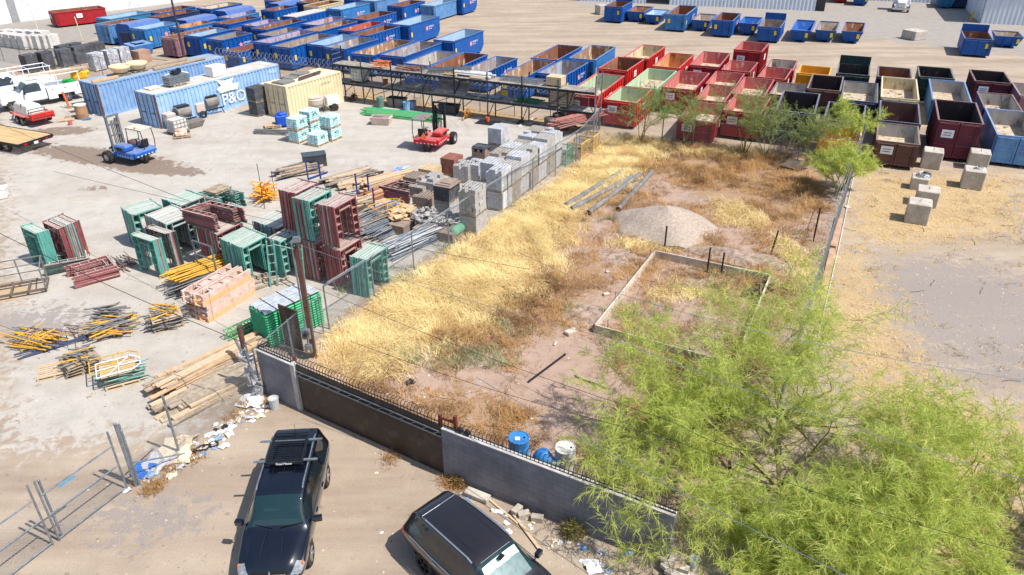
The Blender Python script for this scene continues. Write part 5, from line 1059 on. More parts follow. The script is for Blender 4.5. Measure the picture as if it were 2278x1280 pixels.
# ================= block walls with gate
wallm=mat('dark_grey_wall_paint',S(92,96,106),S(80,84,94),1.3,.8,c3=S(112,116,126),th=.66); cap=mat('bare_block',S(186,182,178),S(160,156,150),3,.9)
bm=bpy.data.materials.new('painted_block_wall'); bm.use_nodes=True; n=bm.node_tree.nodes;l=bm.node_tree.links; B=n['Principled BSDF']; B.inputs['Roughness'].default_value=.75
tc=n.new('ShaderNodeTexCoord'); br=n.new('ShaderNodeTexBrick'); br.inputs['Scale'].default_value=1.; br.inputs['Brick Width'].default_value=.4; br.inputs['Row Height'].default_value=.2; br.inputs['Mortar Size'].default_value=.007
br.inputs['Color1'].default_value=S(130,132,138); br.inputs['Color2'].default_value=S(120,122,129); br.inputs['Mortar'].default_value=S(104,106,112)
mp=n.new('ShaderNodeSeparateXYZ'); cb_=n.new('ShaderNodeCombineXYZ'); l.new(tc.outputs['Object'],mp.inputs[0]); l.new(mp.outputs[0],cb_.inputs[0]); l.new(mp.outputs[2],cb_.inputs[1]); l.new(cb_.outputs[0],br.inputs[0])
nz=n.new('ShaderNodeTexNoise'); nz.inputs['Scale'].default_value=1.1; nz.inputs['Detail'].default_value=6; l.new(tc.outputs['Object'],nz.inputs[0]); mx=n.new('ShaderNodeMix'); mx.data_type='RGBA'; mx.blend_type='MULTIPLY'; mx.inputs[0].default_value=.7; rp_=n.new('ShaderNodeValToRGB'); rp_.color_ramp.elements[0].position=.35; rp_.color_ramp.elements[0].color=(.55,.55,.58,1); rp_.color_ramp.elements[1].position=.65; rp_.color_ramp.elements[1].color=(1.15,1.1,1.1,1); l.new(nz.outputs[0],rp_.inputs[0]); l.new(br.outputs[0],mx.inputs[6]); l.new(rp_.outputs[0],mx.inputs[7]); l.new(mx.outputs[2],B.inputs['Base Color'])
bu=n.new('ShaderNodeBump'); bu.inputs['Strength'].default_value=.5; bu.inputs['Distance'].default_value=.01; l.new(br.outputs['Fac'],bu.inputs['Height']); bu.invert=True; l.new(bu.outputs[0],B.inputs['Normal'])
iron=mat('black_iron',S(34,34,38),S(46,46,50),5,.5)
def hoops(par,x0,x1,z,y,name='hooped_railing'):
    b=MB(); x=x0+.06
    b.box(x0,x1,y-.012,y+.012,z+.02,z+.045).box(x0,x1,y-.012,y+.012,z+.14,z+.165)
    while x<x1:
        b.bar((x,y,z),(x,y,z+.22),.016); b.bar((x,y,z+.22),(x,y+.06,z+.3),.016); b.bar((x,y+.06,z+.3),(x,y+.14,z+.31),.016); b.bar((x,y+.14,z+.31),(x,y+.2,z+.24),.016); x+=.135
    return b.build(name,iron,par)
def bwall(a,b,h0,h1,label,hoop=True):
    a=Vector(a);b=Vector(b); d=b-a; rz=math.atan2(d.y,d.x); Ln=d.length; t=T('block_wall',label,'wall',(a.x,a.y,0),rz)
    MB().hexa([(0,0,0),(Ln,0,0),(Ln,.2,0),(0,.2,0)],[(0,0,h0),(Ln,0,h1),(Ln,.2,h1),(0,.2,h0)]).build('wall_body',bm,t)
    MB().hexa([(-.005,-.005,h0+.001),(Ln+.005,-.005,h1+.001),(Ln+.005,.205,h1+.001),(-.005,.205,h0+.001)],[(-.005,-.005,h0+.03),(Ln+.005,-.005,h1+.03),(Ln+.005,.205,h1+.03),(-.005,.205,h0+.03)]).build('cap',cap,t)
    if hoop: hoops(t,0,Ln,min(h0,h1)+.03 if h0!=h1 else h0+.03,.1)
    return t
wl_=bwall((-9.2,21.86,0),(-7.75,20.95,0),1.93,1.93,'short dark painted block wall between chain-link fence and brown gate')
MB().box(1.72,1.92,-.02,.22,0,1.98).build('end_pier',cap,wl_)
wr=bwall((-2.2,17.5,0),(4.28,13.97,0),1.93,1.86,'long dark grey painted block wall beside black sport utility vehicle')
ga_=Vector((-7.55,20.82,0)); gb=Vector((-2.24,17.54,0)); d=gb-ga_; GL_=d.length; t=T('sliding_gate','dark brown sheet metal sliding gate between block walls','gate',ga_,math.atan2(d.y,d.x))
brs=mat('dark_brown_sheet',S(54,44,40),S(44,36,34),.9,.5,c3=S(78,66,60),th=.6); MB().box(0,GL_,.06,.09,.03,1.95).build('sheet_panel',brs,t)
b=MB().box(0,GL_,.095,.13,.0,.06).box(0,GL_,.02,.055,1.55,1.6).box(0,GL_,.02,.055,1.74,1.77); x=.1
while x<GL_: b.bar((x,.037,1.6),(x+.22,.037,1.74),.02); x+=.45
b.build('top_truss',steel,t); hoops(t,0,GL_,1.955,.08)
rs=mat('rust_red_post',S(112,52,42),S(90,42,36),4,.7); b=MB()
gp=T('gate_guide','rust red steel guide post frame behind gate and wall joint','gate guide',(-2.25,17.65,0),-.5); MB().box(-.05,.05,0,.1,0,2.35).box(.5,.6,0,.1,0,2.5).box(.051,.499,.02,.08,2.2,2.28).build('post',rs,gp); MB().lathe([(0,-.05),(.1,-.05),(.1,.05),(0,.05)],12,(.75,.0,2.07),0,'Y').lathe([(0,-.05),(.1,-.05),(.1,.05),(0,.05)],12,(1.0,.0,2.07),0,'Y').build('roller',dsteel,gp)
tag(MB().box(-.05,.05,-.05,.05,0,2.15).build('gate_post',rs,None,loc=(-7.62,21.15,0)),'rust red post behind the pier beside brown gate','post')
# ================= chain link gate at lower left and fence to the wall
P_=G(296,1084);Pb=G(400,1011);Pw=Vector((-9.45,21.7,0))
chain(P_+Vector((.15,.1,0)),Pb,1.75,'sagging chain-link fence panel between galvanised gate post and lone post',9,None,rail=False,wires=False,pr=.04,ph=2.4); chain(Pb,Pw,2.0,'leaning chain-link fence with litter snagged at its foot, reaching dark wall',9,None,rail=False,ph=2.35,pr=.035)
def gate(a,b,label,h=1.9):
    a=Vector(a);b=Vector(b); d=b-a; Ln=d.length; t=T('chain_link_gate',label,'gate',a,math.atan2(d.y,d.x)); f=MB()
    for z in(.08,1.0,1.75): f.tube((0,0,z),(Ln,0,z),.025,8)
    for x in(0,Ln): f.tube((x,0,.0),(x,0,2.3),.032,8)
    f.build('gate_frame',steel,t); g=MB(); x=-1.67
    while x<Ln:
        for s in(0,1):
            u0=max(0,-x)/1.67;u1=1-max(0,x+1.67-Ln)/1.67
            if u1>u0:
                z=lambda u:(.08+1.67*u) if s else (1.75-1.67*u); A=(x+1.67*u0,z(u0));B_=(x+1.67*u1,z(u1)); k=len(g.v); g.v+=[(A[0],-.003,A[1]),(B_[0],-.003,B_[1]),(B_[0]+.005,.003,B_[1]),(A[0]+.005,.003,A[1])]; g.f.append((k,k+1,k+2,k+3)); g.m.append(0)
        x+=.095
    g.build('wire_mesh',ply,t); return t,Ln
g1,gl1=gate(G(133,1203),G(283,1088),'chain-link swing gate leaf with small blue plate, attached to double posts'); MB().box(.5,1.0,-.02,-.01,1.62,1.7).build('maker_plate',mat('pale_blue_plate',S(90,150,186),None,5),g1)
g2,_=gate(G(133,1203)+(G(133,1203)-G(283,1088)).normalized()*3.,G(118,1212),'chain-link swing gate leaf leaving the frame at lower west corner')
for i,(x,y,r) in enumerate([(292,1086,.048),(300,1083,.035),(127,1200,.035),(75,1226,.05)][:3]): tag(MB().tube((0,0,0),(0,0,2.5 if i==0 else 2.2),r,10).lathe([(r+.01,2.5 if i==0 else 2.2),(r,2.53 if i==0 else 2.23),(0,2.56 if i==0 else 2.26)],10).build('gate_post',steel,None,loc=G(x,y)+Vector((.12,.08,0))),['thick galvanised hinge post at fence end of gate','slim galvanised post beside thick hinge post','slim galvanised drop-bolt post between gate leaves'][i],'post')
tag(MB().tube((0,0,.9),(1.1,1.35,.1),.025).build('fence_brace',steel,None,loc=P_+Vector((.1,.1,0))),'diagonal galvanised brace lying against sagging fence panel','brace')
tag(MB().bar(P_+Vector((.2,.2,1.2)),Pb+Vector((-.2,-.1,1.35)),.05,.02).build('timber_batten',wood,None),'thin wooden slat tied between gate post and lone post','slat')
# plastic-shrouded posts at corner
pl=mat('torn_plastic',S(196,196,198),S(140,140,146),6,.4,spec=.5,bump=1.); b=MB(); r=random.Random(3); c=G(585,885); 
for i in range(40):
    z=r.uniform(.2,1.9); a=r.uniform(0,6.3); q=Vector((math.cos(a)*.12,math.sin(a)*.12,z))+Vector((-.35*z*.5,.1*z,0)); b.cbox(q,(r.uniform(.1,.35),r.uniform(.02,.06),r.uniform(.1,.4)),r.uniform(0,3),0,r.uniform(-1,1))
tag(b.build('plastic_shred',pl,None,loc=c+Vector((-.15,.1,0))),'torn grey plastic sheeting snagged on leaning corner post','plastic'); tag(MB().tube((0,0,0),(-.75,.35,2.3),.05,8).build('leaning_post',steel,None,loc=c+Vector((0,.1,0))),'galvanised post leaning wildly at end of litter fence','post')
# ================= right fence and far fences
A=Vector((22.3,45.3,0)); Bq=Vector((9.3,20.3,0)); chain(A,Bq,2.1,'chain-link fence with barbed wire arms dividing lot from open ground',3.1,-1,mesh=.14); 
tag(MB().tube((0,0,0),(0,0,3.0),.06,8).build('corner_post',steel,None,loc=A+Vector((.1,.1,0))),'tall galvanised corner post by yellow dumpster','post')
chain(G(1330,297),A,1.9,'low chain-link fence with small trees growing along it before red dumpsters',3.4,None,wires=False)
tag(MB().tube((0,0,.12),(0,9.2,.12),.14,10,0,.11).build('timber_log',mat('split_log',S(188,156,128),S(160,130,104),2,.8),None,loc=G(1322,650)+Vector((0,0,0))),'x','log') if False else None
la=L('r',1412,395);lb_=L('r',1330,735); d=lb_-la; tag(MB().box(0,d.length*.48,-.14,.14,0,.24).build('timber_beam',mat('beam_timber',S(186,150,124),S(160,126,100),2,.8),None,loc=la,rz=math.atan2(d.y,d.x)),'long reddish timber beam lying outside right fence, upper one','beam'); tag(MB().box(0,d.length*.5,-.12,.12,0,.2).build('timber_beam',MT['beam_timber'],None,loc=la+d*.5,rz=math.atan2(d.y,d.x)),'long reddish timber beam lying outside right fence, lower one','beam')
tag(MB().path([L('r',1478,190,.05),L('r',1400,560,.05),L('r',1310,950,.05)],.02,5).build('cable',white,None),'pale cable lying along outer side of right fence','cable')
# razor wire fence behind the rack
e0=G(620,140,2.55);e1=G(1190,217,2.55); e0.z=e1.z=0; ev=(e1-e0).normalized(); za=[RO_-rv*15+rn*2.0,RO_+rv*(RL-1.2)+rn*2.0]; zf=chain(za[0],za[-1],2.1,'razor wire topped chain-link fence behind containers and rack',3.,None,mesh=.12)
d=(za[-1]-za[0]); Ln=d.length; d.normalize(); b=MB(); N_=int(Ln/.46)*10; pr_=None
for i in range(N_): 
    t_=i/10*2*math.pi; q=Vector((i/10*.46,.32*math.cos(t_),2.5+.32*math.sin(t_)))
    if pr_ is not None: b.bar(pr_,q,.024,.018)
    pr_=q
b.build('razor_coil',cage,zf); b=MB(); x=0
while x<Ln: b.tube((x,0,2.1),(x,-.3,2.5),.02,5); x+=3
b.build('arm',white,zf)
place(MB().box(-.25,.25,-.18,.18,0,.02).mesh('sign',[yellowt]),'warning_sign',zf,(Ln*.81,-.05,1.75),(1,0,0),(0,0,1)); place(MB().box(-.45,.45,-.3,.3,0,.02).mesh('sign',[whitet]),'notice_sign',zf,(Ln*.945,-.05,1.7),(1,0,0),(0,0,1))
chain(G(-30,130),G(330,185),1.8,'chain-link fence with slats and razor wire beside the road',3.2,-1,mesh=.12)
for i,(x,y) in enumerate([(88,75),(185,93)]): tag(MB().tube((0,0,0),(-.2,0,2.8),.045).build('marker_post',mat('pale_yellow_post',S(220,214,170),None,4),None,loc=G(x,y)),['pale leaning post near red dumpster, farther from containers','pale leaning post behind wrapped cubes'][i],'post')
tag(MB().tube((0,0,0),(0,0,8.5),.12,10,0,.09).build('street_lamp_pole',mat('bronze_pole',S(58,60,68),None,4),None,loc=G(412,140)),'tall dark light pole rising between blue dumpsters','light pole')
tag(MB().hexa([(-1.,-.8,.1),(1.,-.8,.1),(1.,.8,.1),(-1.,.8,.1)],[(-1.2,-.9,1.1),(1.2,-.9,1.1),(1.2,.7,1.3),(-1.2,.7,1.3)]).box(-.6,.6,-.6,.5,1.31,1.34).build('lidded_bin',EXT['lblue'],None,loc=G(312,122),rz=R(60)),'small light blue lidded bin behind wrapped cubes','bin')
tag(MB().box(-.7,.7,-.6,.6,0,1.2).build('cardboard_carton',mat('reddish_carton',S(178,144,124),S(150,120,104),1,.8),None,loc=G(318,138),rz=R(60)),'reddish brown carton standing behind blue container','carton')
# ================= concrete blocks on right, timber form, pipes, poles
conc=mat('cast_concrete',S(190,182,170),S(166,156,144),1.6,.85,c3=S(140,130,118),th=.64,bump=.15)
def cblock(p,rz,label,w_=1.15,h=1.2,mark=''):
    t=T('concrete_block',label,'concrete block',p,rz); MB().box(-w_/2,w_/2,-w_/2,w_/2,0,h).build('block_body',conc,t,bev=.04); b=MB(); pts=[(-.12,0,h+.0),(-.1,0,h+.08),(0,0,h+.11),(.1,0,h+.08),(.12,0,h)]; b.path(pts,.012); b.build('lifting_loop',dsteel,t); return t
for i,(x,y,lb) in enumerate([(1815,165,'square concrete block before the brown and maroon dumpsters'),(2035,205,'concrete block farthest east, behind one with coiled wire'),(1990,1,'')][:2]): pass
def cb_(k,bx0,by0,lb,h=1.15,w_=1.15): return cblock(L(k,bx0,by0)+Vector((.15,.62,0)),R(63),lb,w_,h)
cb_('r',1845,165,'square concrete block standing right before brown and maroon dumpsters'); cb_('r',2065,172,'pale concrete block tight behind one carrying coiled wire',1.15); c1_=cb_('r',2040,262,'concrete block carrying a small wire coil on its top'); c2_=cb_('r',1790,268,'low concrete block carrying a big tangled wire coil',.75,.95); cb_('r',1825,345,'concrete block between tangled wire coil and front block',.95); cb_('r',1780,425,'front concrete block with chalk letters on top',1.15); cblock(G(1640,34)+Vector((330/2.3,0,0))*0+Vector((0,0,0)),.3,'x',1.2,1.) if False else None
for c_b,rr,n_,lb in((c1_,.22,4,'small steel wire coil resting on concrete block'),(c2_,.4,9,'large tangled steel wire coil on low concrete block')):
    b=MB(); r=random.Random(n_)
    for k in range(n_):
        q=[(rr*(1+r.uniform(-.15,.15))*math.cos(a)+.1*r.random(),rr*.9*math.sin(a),.03+k*.02+.02*math.sin(a*2)) for a in [j*.63 for j in range(11)]]; b.path(q,.012,4)
    tag(b.build('wire_coil',steel,None,loc=c_b.location+Vector((.1,0,1.15 if c_b is c1_ else .75))),lb,'wire coil')
t=cblock(L('R',1710,205)+Vector((0,.3,0)),.4,'concrete barrier block alone on dirt before warehouse',1.9,1.0); cblock(L('R',92,75)+Vector((0,.3,0)),.4,'pale concrete block at west end of dumpster line facing warehouse',1.5,1.2)
fm=[L('r',265,935),L('r',540,580),L('r',1075,700),L('r',905,1110)]
fm=[Vector((3.45,25.9,0)),Vector((7.15,32.8,0)),Vector((12.1,30.2,0)),Vector((8.5,23.1,0))]
fwm=mat('form_board',S(206,194,178),S(178,164,146),2,.85,c3=S(140,124,106),th=.62)
for i,(lb) in enumerate(['pale board edging west side of rectangular ground form','board edging far side of rectangular ground form','pale board edging east side of rectangular ground form','board edging near side of rectangular ground form']):
    a=fm[i];b_=fm[(i+1)%4]; d=b_-a; tag(MB().box(.03,d.length-.03,-.03,.03,0,.4).build('form_board',fwm,None,loc=a,rz=math.atan2(d.y,d.x)),lb,'form board')
    for k in range(5): q=a+d*(.1+.2*k); tag(MB().tube((0,0,0),(0,0,.75),.012).build('rebar_stake',MT['rust_bar'],None,loc=q+Vector((.0,.1,0))),'rusty stake driven beside form board','stake','form stakes')
for i,(x0,y0,x1,y1,rr) in enumerate([(125,340,390,180,.14),(150,358,440,205,.14),(230,378,470,196,.15),(370,362,528,185,.15)]):
    a=L('r',x0,y0);b_=L('r',x1,y1); d=(b_-a); Ln=d.length; d.normalize(); b=MB(); n_=14
    for k in range(n_):
        t_=2*math.pi*k/n_; t2=2*math.pi*(k+1)/n_
        for (ra,fl) in((rr,0),(rr*.85,1)):
            v=[(0,ra*math.cos(t_),rr+ra*math.sin(t_)),(Ln,ra*math.cos(t_),rr+ra*math.sin(t_)),(Ln,ra*math.cos(t2),rr+ra*math.sin(t2)),(0,ra*math.cos(t2),rr+ra*math.sin(t2))]; b.add(v,[(0,1,2,3) if not fl else (3,2,1,0)],fl)
        e=[(0,rr*math.cos(t_),rr+rr*math.sin(t_)),(0,rr*math.cos(t2),rr+rr*math.sin(t2)),(0,rr*.85*math.cos(t2),rr+rr*.85*math.sin(t2)),(0,rr*.85*math.cos(t_),rr+rr*.85*math.sin(t_))]; b.add(e,[(0,1,2,3)],0)
    tag(b.build('drain_pipe',[mat('weathered_pipe',S(128,126,126),S(100,98,98),2,.7),blackp],None,loc=a,rz=math.atan2(d.y,d.x)),'long grey pipe lying in straw, %s of four from stacked blocks'%ORD[i],'pipe')
tag(MB().bar(L('x',1175,850,.05),L('x',1258,788,.05),.06).build('steel_angle',dsteel,None),'dark steel angle lying on bare dirt in lot','steel bar')
for i in range(3): tag(MB().bar(L('q',945+i*6,296+i*3,.03+i*.03),L('q',1105,350+i*4,.03+i*.03),.05,.025).build('wood_strip',gwood,None),'pale thin wood strip on dark soil near tree','strip','wood strips')
for (x,y,sx,sy,sz,a,lb) in[(1270,742,.5,.28,.16,.6,'pale broken concrete chunk near form corner'),(1235,766,.3,.1,.08,1.3,'small pale block offcut on dirt'),(1348,657,.28,.18,.12,.3,'white concrete lump left of ground form'),(1352,607,.2,.12,.1,.2,'small white stone near far form corner'),(1762,372,0,0,0,0,''),(1885,463,.3,.3,.1,.2,'white box scrap by right fence')]:
    if sx: tag(MB().cbox((0,0,sz/2),(sx,sy,sz),a).build('concrete_chunk',fwm,None,loc=G(x,y),bev=.02),lb,'concrete piece')
tag(MB().add([(-1.1,-.3,.35),(.0,.5,.5),(1.2,-.1,.4),(.1,-.6,.1),(-1.1,-.3,.32),(.0,.5,.47),(1.2,-.1,.37),(.1,-.6,.07)],[(0,1,2,3),(7,6,5,4),(0,4,5,1),(1,5,6,2),(2,6,7,3),(3,7,4,0)]).build('metal_sheet',dwood,None,loc=G(1765,375)),'dark curled sheet lying near back fence','sheet')
for i,(bx0,by0,h,lb) in enumerate([(1809,537,1.9,'black pipe standing near right fence'),(1478,555,1.3,'black pipe standing by gravel mound'),(1573,605,1.3,'black burnt stake behind form board, first'),(1604,612,1.2,'black burnt stake behind form board, second'),(1715,566,1.3,'black leaning pipe near right fence')]): tag(MB().tube((0,0,0),(.15 if i==4 else 0,0,h),.045,8).build('standing_pipe',blackp,None,loc=G(bx0,by0)),lb,'pipe')
pile('charred_timber','timber','charred timber piece in east corner of ground form',L('r',1030,740),14,[.7,1.2,1.6],60,30,.7,0,3,[blackp,dwood],.06,.12,seed=60)
# green tee posts at back fence
tag(MB().tube((0,0,0),(0,0,2.3),.04).cbox((0,0,2.25),(.35,.35,.4),.5).build('capped_post',mat('moss_green_cap',S(60,120,60),None,4),None,loc=G(1472,312)),'post with green cap at back fence among small trees','post')
# blocks and slabs by wall foot
for i,(x,y,a) in enumerate([(1062,1107,-.5),(1165,1150,.3),(1195,1158,-.2),(1150,1140,.9)]): tag(MB().cbox((0,0,.1),(.8 if i==0 else .36,.3 if i==0 else .2,.18 if i else .14),a).build('concrete_block_piece',conc,None,loc=G(x,y),bev=.01),'loose concrete block piece at foot of long wall, %s from gate'%ORD[i],'block piece')
pile('broken_block','block','grey broken block in heap at end of long wall under tree',G(1500,1265),12,[.4,.5],20,60,.9,0,2,[conc,gwood],.12,.2,seed=61,tilt=.1)
p_=[G(1087,1112),G(1130,1140),G(1152,1165)]; tag(MB().bar(G(1082,1106,.03),G(1152,1165,.03),.06,.03).build('wood_strip',wood,None),'bent thin wood strip by sport utility vehicle, upper piece','strip'); tag(MB().bar(G(1143,1145,.05),G(1208,1232,.05),.09,.03).build('wood_strip',wood,None),'yellowish wood strip by sport utility vehicle mirror','strip')
# power lines: real wires high above the lot
def wire(pts,r,label,m=blackp):
    b=MB()
    for a,c in zip(pts,pts[1:]):
        for k in range(12):
            f=lambda u:a.lerp(c,u)-Vector((0,0,.18*math.sin(math.pi*u)))
            b.tube(f(k/12),f((k+1)/12),r,4,caps=False)
    tag(b.build('overhead_wire',m,None),label,'wire')
top=G(652,540,5.1)
wire([G(-60,250,5.2),top+Vector((0,0,.1))],.012,'overhead wire from far west to utility pole head'); wire([G(-30,505,5.0),G(560,770,3.0)],.016,'dark cable crossing yard from west down to wall corner')
wire([G(560,345,5.5)if False else G(120,382,5.),G(1180,600,5.)],.008,'thin overhead wire above frames'); wire([top,G(1380,760,5.),G(2330,1085,5.)],.009,'thick pale overhead wire from utility pole crossing tree',steel)
wire([G(700,640,4.5),G(1500,940,4.),G(1700,1010,4.)],.009,'thin dark overhead wire above straw, upper of three'); wire([G(780,760,4.),G(1500,980,4.),G(2300,1240,4.)],.009,'thin dark overhead wire above straw, middle of three'); wire([G(1060,840,4.),G(1900,1290,4.)],.012,'pale wire passing above long wall and tree',steel); wire([G(1150,560,5.),G(1500,690,5.),G(2300,850,5.)],.01,'thin pale overhead wire above ground form and tree',steel)
# ================= vehicles
carblk=mat('black_car_paint',S(12,16,28),S(10,13,24),1,.22,.1,spec=.6,coat=1.); carbrn=mat('dark_brown_car_paint',S(38,32,32),S(32,28,30),1,.25,.2,spec=.6,coat=1.)
cgl=glass('tinted_glass',(.012,.02,.024,1),.04,.86); wgl=glass('windscreen_glass',(.02,.06,.07,1),.04,.5); cwhite=mat('white_car_paint',S(228,230,232),S(222,224,228),1,.3,coat=.8)
lens=mat('headlamp_lens',S(150,154,158),S(110,114,118),8,.15,spec=.7); redl=mat('red_lens',S(190,20,26),S(160,14,20),8,.2); seal=mat('rubber_seal',S(18,18,20),None,9,.6); alloy=mat('alloy_rim',S(186,188,192),S(160,162,168),8,.35,.7); dalloy=mat('dark_alloy_rim',S(60,60,64),S(44,44,48),8,.35,.6)
def cr(pts,n):
    """Catmull-Rom through the rows of pts, n steps per span"""
    P=np.asarray(pts,float); P=np.concatenate([[2*P[0]-P[1]],P,[2*P[-1]-P[-2]]]); out=[]
    for i in range(1,len(P)-2):
        for k in range(n):
            t=k/n; a,b,c,d=P[i-1:i+3]; out.append(.5*((2*b)+(c-a)*t+(2*a-5*b+4*c-d)*t*t+(3*b-a-3*c+d)*t**3))
    out.append(P[-2]); return np.array(out)
def mkwheel(t,x,y,r,w_,rim,spk=5):
    sg=1 if y>0 else -1
    b=MB().lathe([(r*.62,-w_/2),(r*.95,-w_/2),(r,-w_/2+.03),(r,w_/2-.03),(r*.95,w_/2),(r*.62,w_/2)],28,(0,0,0),0,'Y'); o=b.build('wheel',rubber,t,loc=(x,y,r))
    g=MB().lathe([(r*.66,-w_*.4),(r*.64,w_*.46*1),(r*.58,w_*.46)],28,(0,0,0),0,'Y').lathe([(0,.0),(r*.6,.0)],28,(0,-sg*w_*.1,0),1,'Y')
    for k in range(spk):
        a=2*math.pi*k/spk; 
        for da in(-.12,.12): g.bar((.02*math.cos(a),sg*w_*.38,.02*math.sin(a)),(r*.62*math.cos(a+da),sg*w_*.44,r*.62*math.sin(a+da)),.035,.03,0,(0,1,0))
    g.lathe([(0,-.03),(r*.17,-.03),(r*.17,.03),(0,.03)],14,(0,sg*w_*.38,0),0,'Y'); g.build('rim',[rim,blackp],o); return o
def car(name,label,loc,rz,st,paint,zones,wheels,rim,lens_=None):
    """st: rows x, zbottom, w_rocker, w_belt, z_belt, w_roof, z_edge, z_centre from rear to front"""
    t=T(name,label,'car',loc,rz); S_=cr(st,6); nu=len(S_); V=[];nv=0
    for x,zb,wr,wb,zbl,wt,ze,zc in S_:
        ring=[(0,zb),(wr*.7,zb),(wr,zb+.06),(wr+(wb-wr)*.75,zb+(zbl-zb)*.38),(wb,zb+(zbl-zb)*.66),(wb*.985,zbl),(wt+(wb-wt)*.42,zbl+(ze-zbl)*.55),(wt,ze),(wt*.82,ze+(zc-ze)*.62),(wt*.42,zc-.008),(0,zc)]
        rg=cr(ring,3); nv=len(rg); V+=[(x,y,z) for y,z in rg]
    body=MB(); gl={}
    seg=lambda v:v/3.
    full=[]
    for sg in(1,-1):
        for i in range(nu-1):
            for j in range(nv-1):
                a=i*nv+j; q=[a,a+1,a+nv+1,a+nv]; cxm=sum(V[k][0] for k in q)/4; czm=sum(V[k][2] for k in q)/4; key=None; vj=(j+.5)/3
                for nm,fn in zones:
                    if fn(cxm,czm,vj,(i+.5)/6): key=nm; break
                P=[(V[k][0],sg*V[k][1],V[k][2]) for k in (q if sg<0 else q[::-1])]
                # wheel arches
                if key is None and vj<4.6 and abs(V[q[0]][1])>.5:
                    if any((cxm-wx)**2+(czm-wrr)**2<(wrr*1.17)**2 for wx,wrr in wheels): key='arch'
                full.append((key,P))
    def weld(ps,m,nm,off=0.,par=None):
        b=MB(); d={}
        for P in ps:
            f=[]
            for p in P:
                k=tuple(round(c,4) for c in p)
                if k not in d: d[k]=len(b.v); b.v.append(k)
                f.append(d[k])
            f2=[]; [f2.append(i) for i in f if i not in f2]
            if len(f2)>2: b.f.append(tuple(f2)); b.m.append(0)
        return b.build(nm,m,par or t,smooth=True)
    weld([P for k,P in full if k is None],paint,'body_shell')
    for nm,m in(('windshield',wgl),('side_window',cgl),('rear_window',cgl),('sunroof',cgl),('tail_light',redl),('headlight',lens),('grille',seal),('cladding',seal),('bumper',paint)):
        for sgn in((1,-1) if nm in('side_window','tail_light','headlight') else(0,)):
            ps=[P for k,P in full if k==nm and (sgn==0 or sgn*sum(p[1] for p in P)>0)]
            if ps: weld(ps,m,nm)
    # dark interior floor and wheel wells
    x0,x1=st[0][0],st[-1][0]; wb=st[len(st)//2][3]
    MB().box(x0+.25,x1-.35,-wb*.78,wb*.78,.3,.62).build('underbody',seal,t)
    inn=mat('grey_upholstery',S(70,74,78),S(56,60,64),4,.8)
    for sx,nm in((.05,'seat'),(-.95,'seat')):
        for sy in(-.4,.4):
            q=MB().cbox((sx,sy,.82),(.5,.48,.16)).cbox((sx-.3,sy,1.1),(.16,.46,.55)).cbox((sx-.33,sy,1.44),(.1,.24,.16)); q.build(nm,inn,t,bev=.04)
    MB().hexa([(.85,-.72,.7),(1.15,-.72,.7),(1.15,.72,.7),(.85,.72,.7)],[(.8,-.72,.98),(1.15,-.72,1.03),(1.15,.72,1.03),(.8,.72,.98)]).build('dashboard',mat('dash_plastic',S(52,56,60),S(44,48,52),4,.7),t)
    MB().lathe([(.19,0),(.205,.015),(.19,.03),(.175,.015),(.19,0)],18).build('steering_wheel',seal,t,loc=(.62,.38,1.06)).rotation_euler=(0,R(-62),0)
    for wx,wr_ in wheels:
        for y in(wb-.13,-wb+.13): mkwheel(t,wx,y,wr_,.22,rim)
    return t
# --- black crossover van with roof rack
st=[(-2.44,.55,.62,.66,.95,.56,1.02,1.03),(-2.40,.42,.72,.86,1.0,.66,1.38,1.40),(-2.30,.34,.78,.90,1.05,.64,1.60,1.64),(-2.0,.26,.80,.925,1.06,.66,1.67,1.715),(-1.2,.24,.82,.935,1.05,.68,1.70,1.75),(-.2,.24,.82,.935,1.03,.68,1.69,1.745),(.45,.24,.82,.935,1.02,.67,1.64,1.70),(.9,.24,.82,.93,1.02,.68,1.36,1.43),(1.25,.24,.82,.925,1.02,.80,1.07,1.13),(1.55,.25,.81,.92,.95,.74,1.0,1.06),(2.0,.27,.79,.90,.86,.66,.92,.98),(2.28,.3,.72,.86,.74,.56,.82,.87),(2.42,.36,.62,.76,.62,.48,.68,.72),(2.47,.45,.5,.6,.55,.4,.58,.6)]
def zn(xw0,xw1,xr,xs0,xs1,pil):
    def f_w(x,z,v,u): return v>7.0 and xw0<x<xw1
    def f_r(x,z,v,u): return v>7.1 and x<xr and z>1.05
    def f_s(x,z,v,u): return 5.15<v<6.75 and xs0<x<xs1 and z>1.02 and not any(a<x<b for a,b in pil)
    return [('windshield',f_w),('rear_window',f_r),('side_window',f_s)]
Z1=zn(.5,1.22,-2.32,-2.1,.98,[(-1.15,-1.05),(-.12,.0)])+[('headlight',lambda x,z,v,u:x>2.16 and z>.62 and 4.7<v<6.5),('grille',lambda x,z,v,u:x>2.38 and v>6.9),('tail_light',lambda x,z,v,u:x<-2.33 and z>.85 and 3.5<v<6.6)]
van=car('parked_car','black crossover van with black basket rack on its roof, parked before gate',(-6.6,15.62,0),R(-86.2),st,carblk,Z1,[(1.52,.35),(-1.52,.35)],alloy)
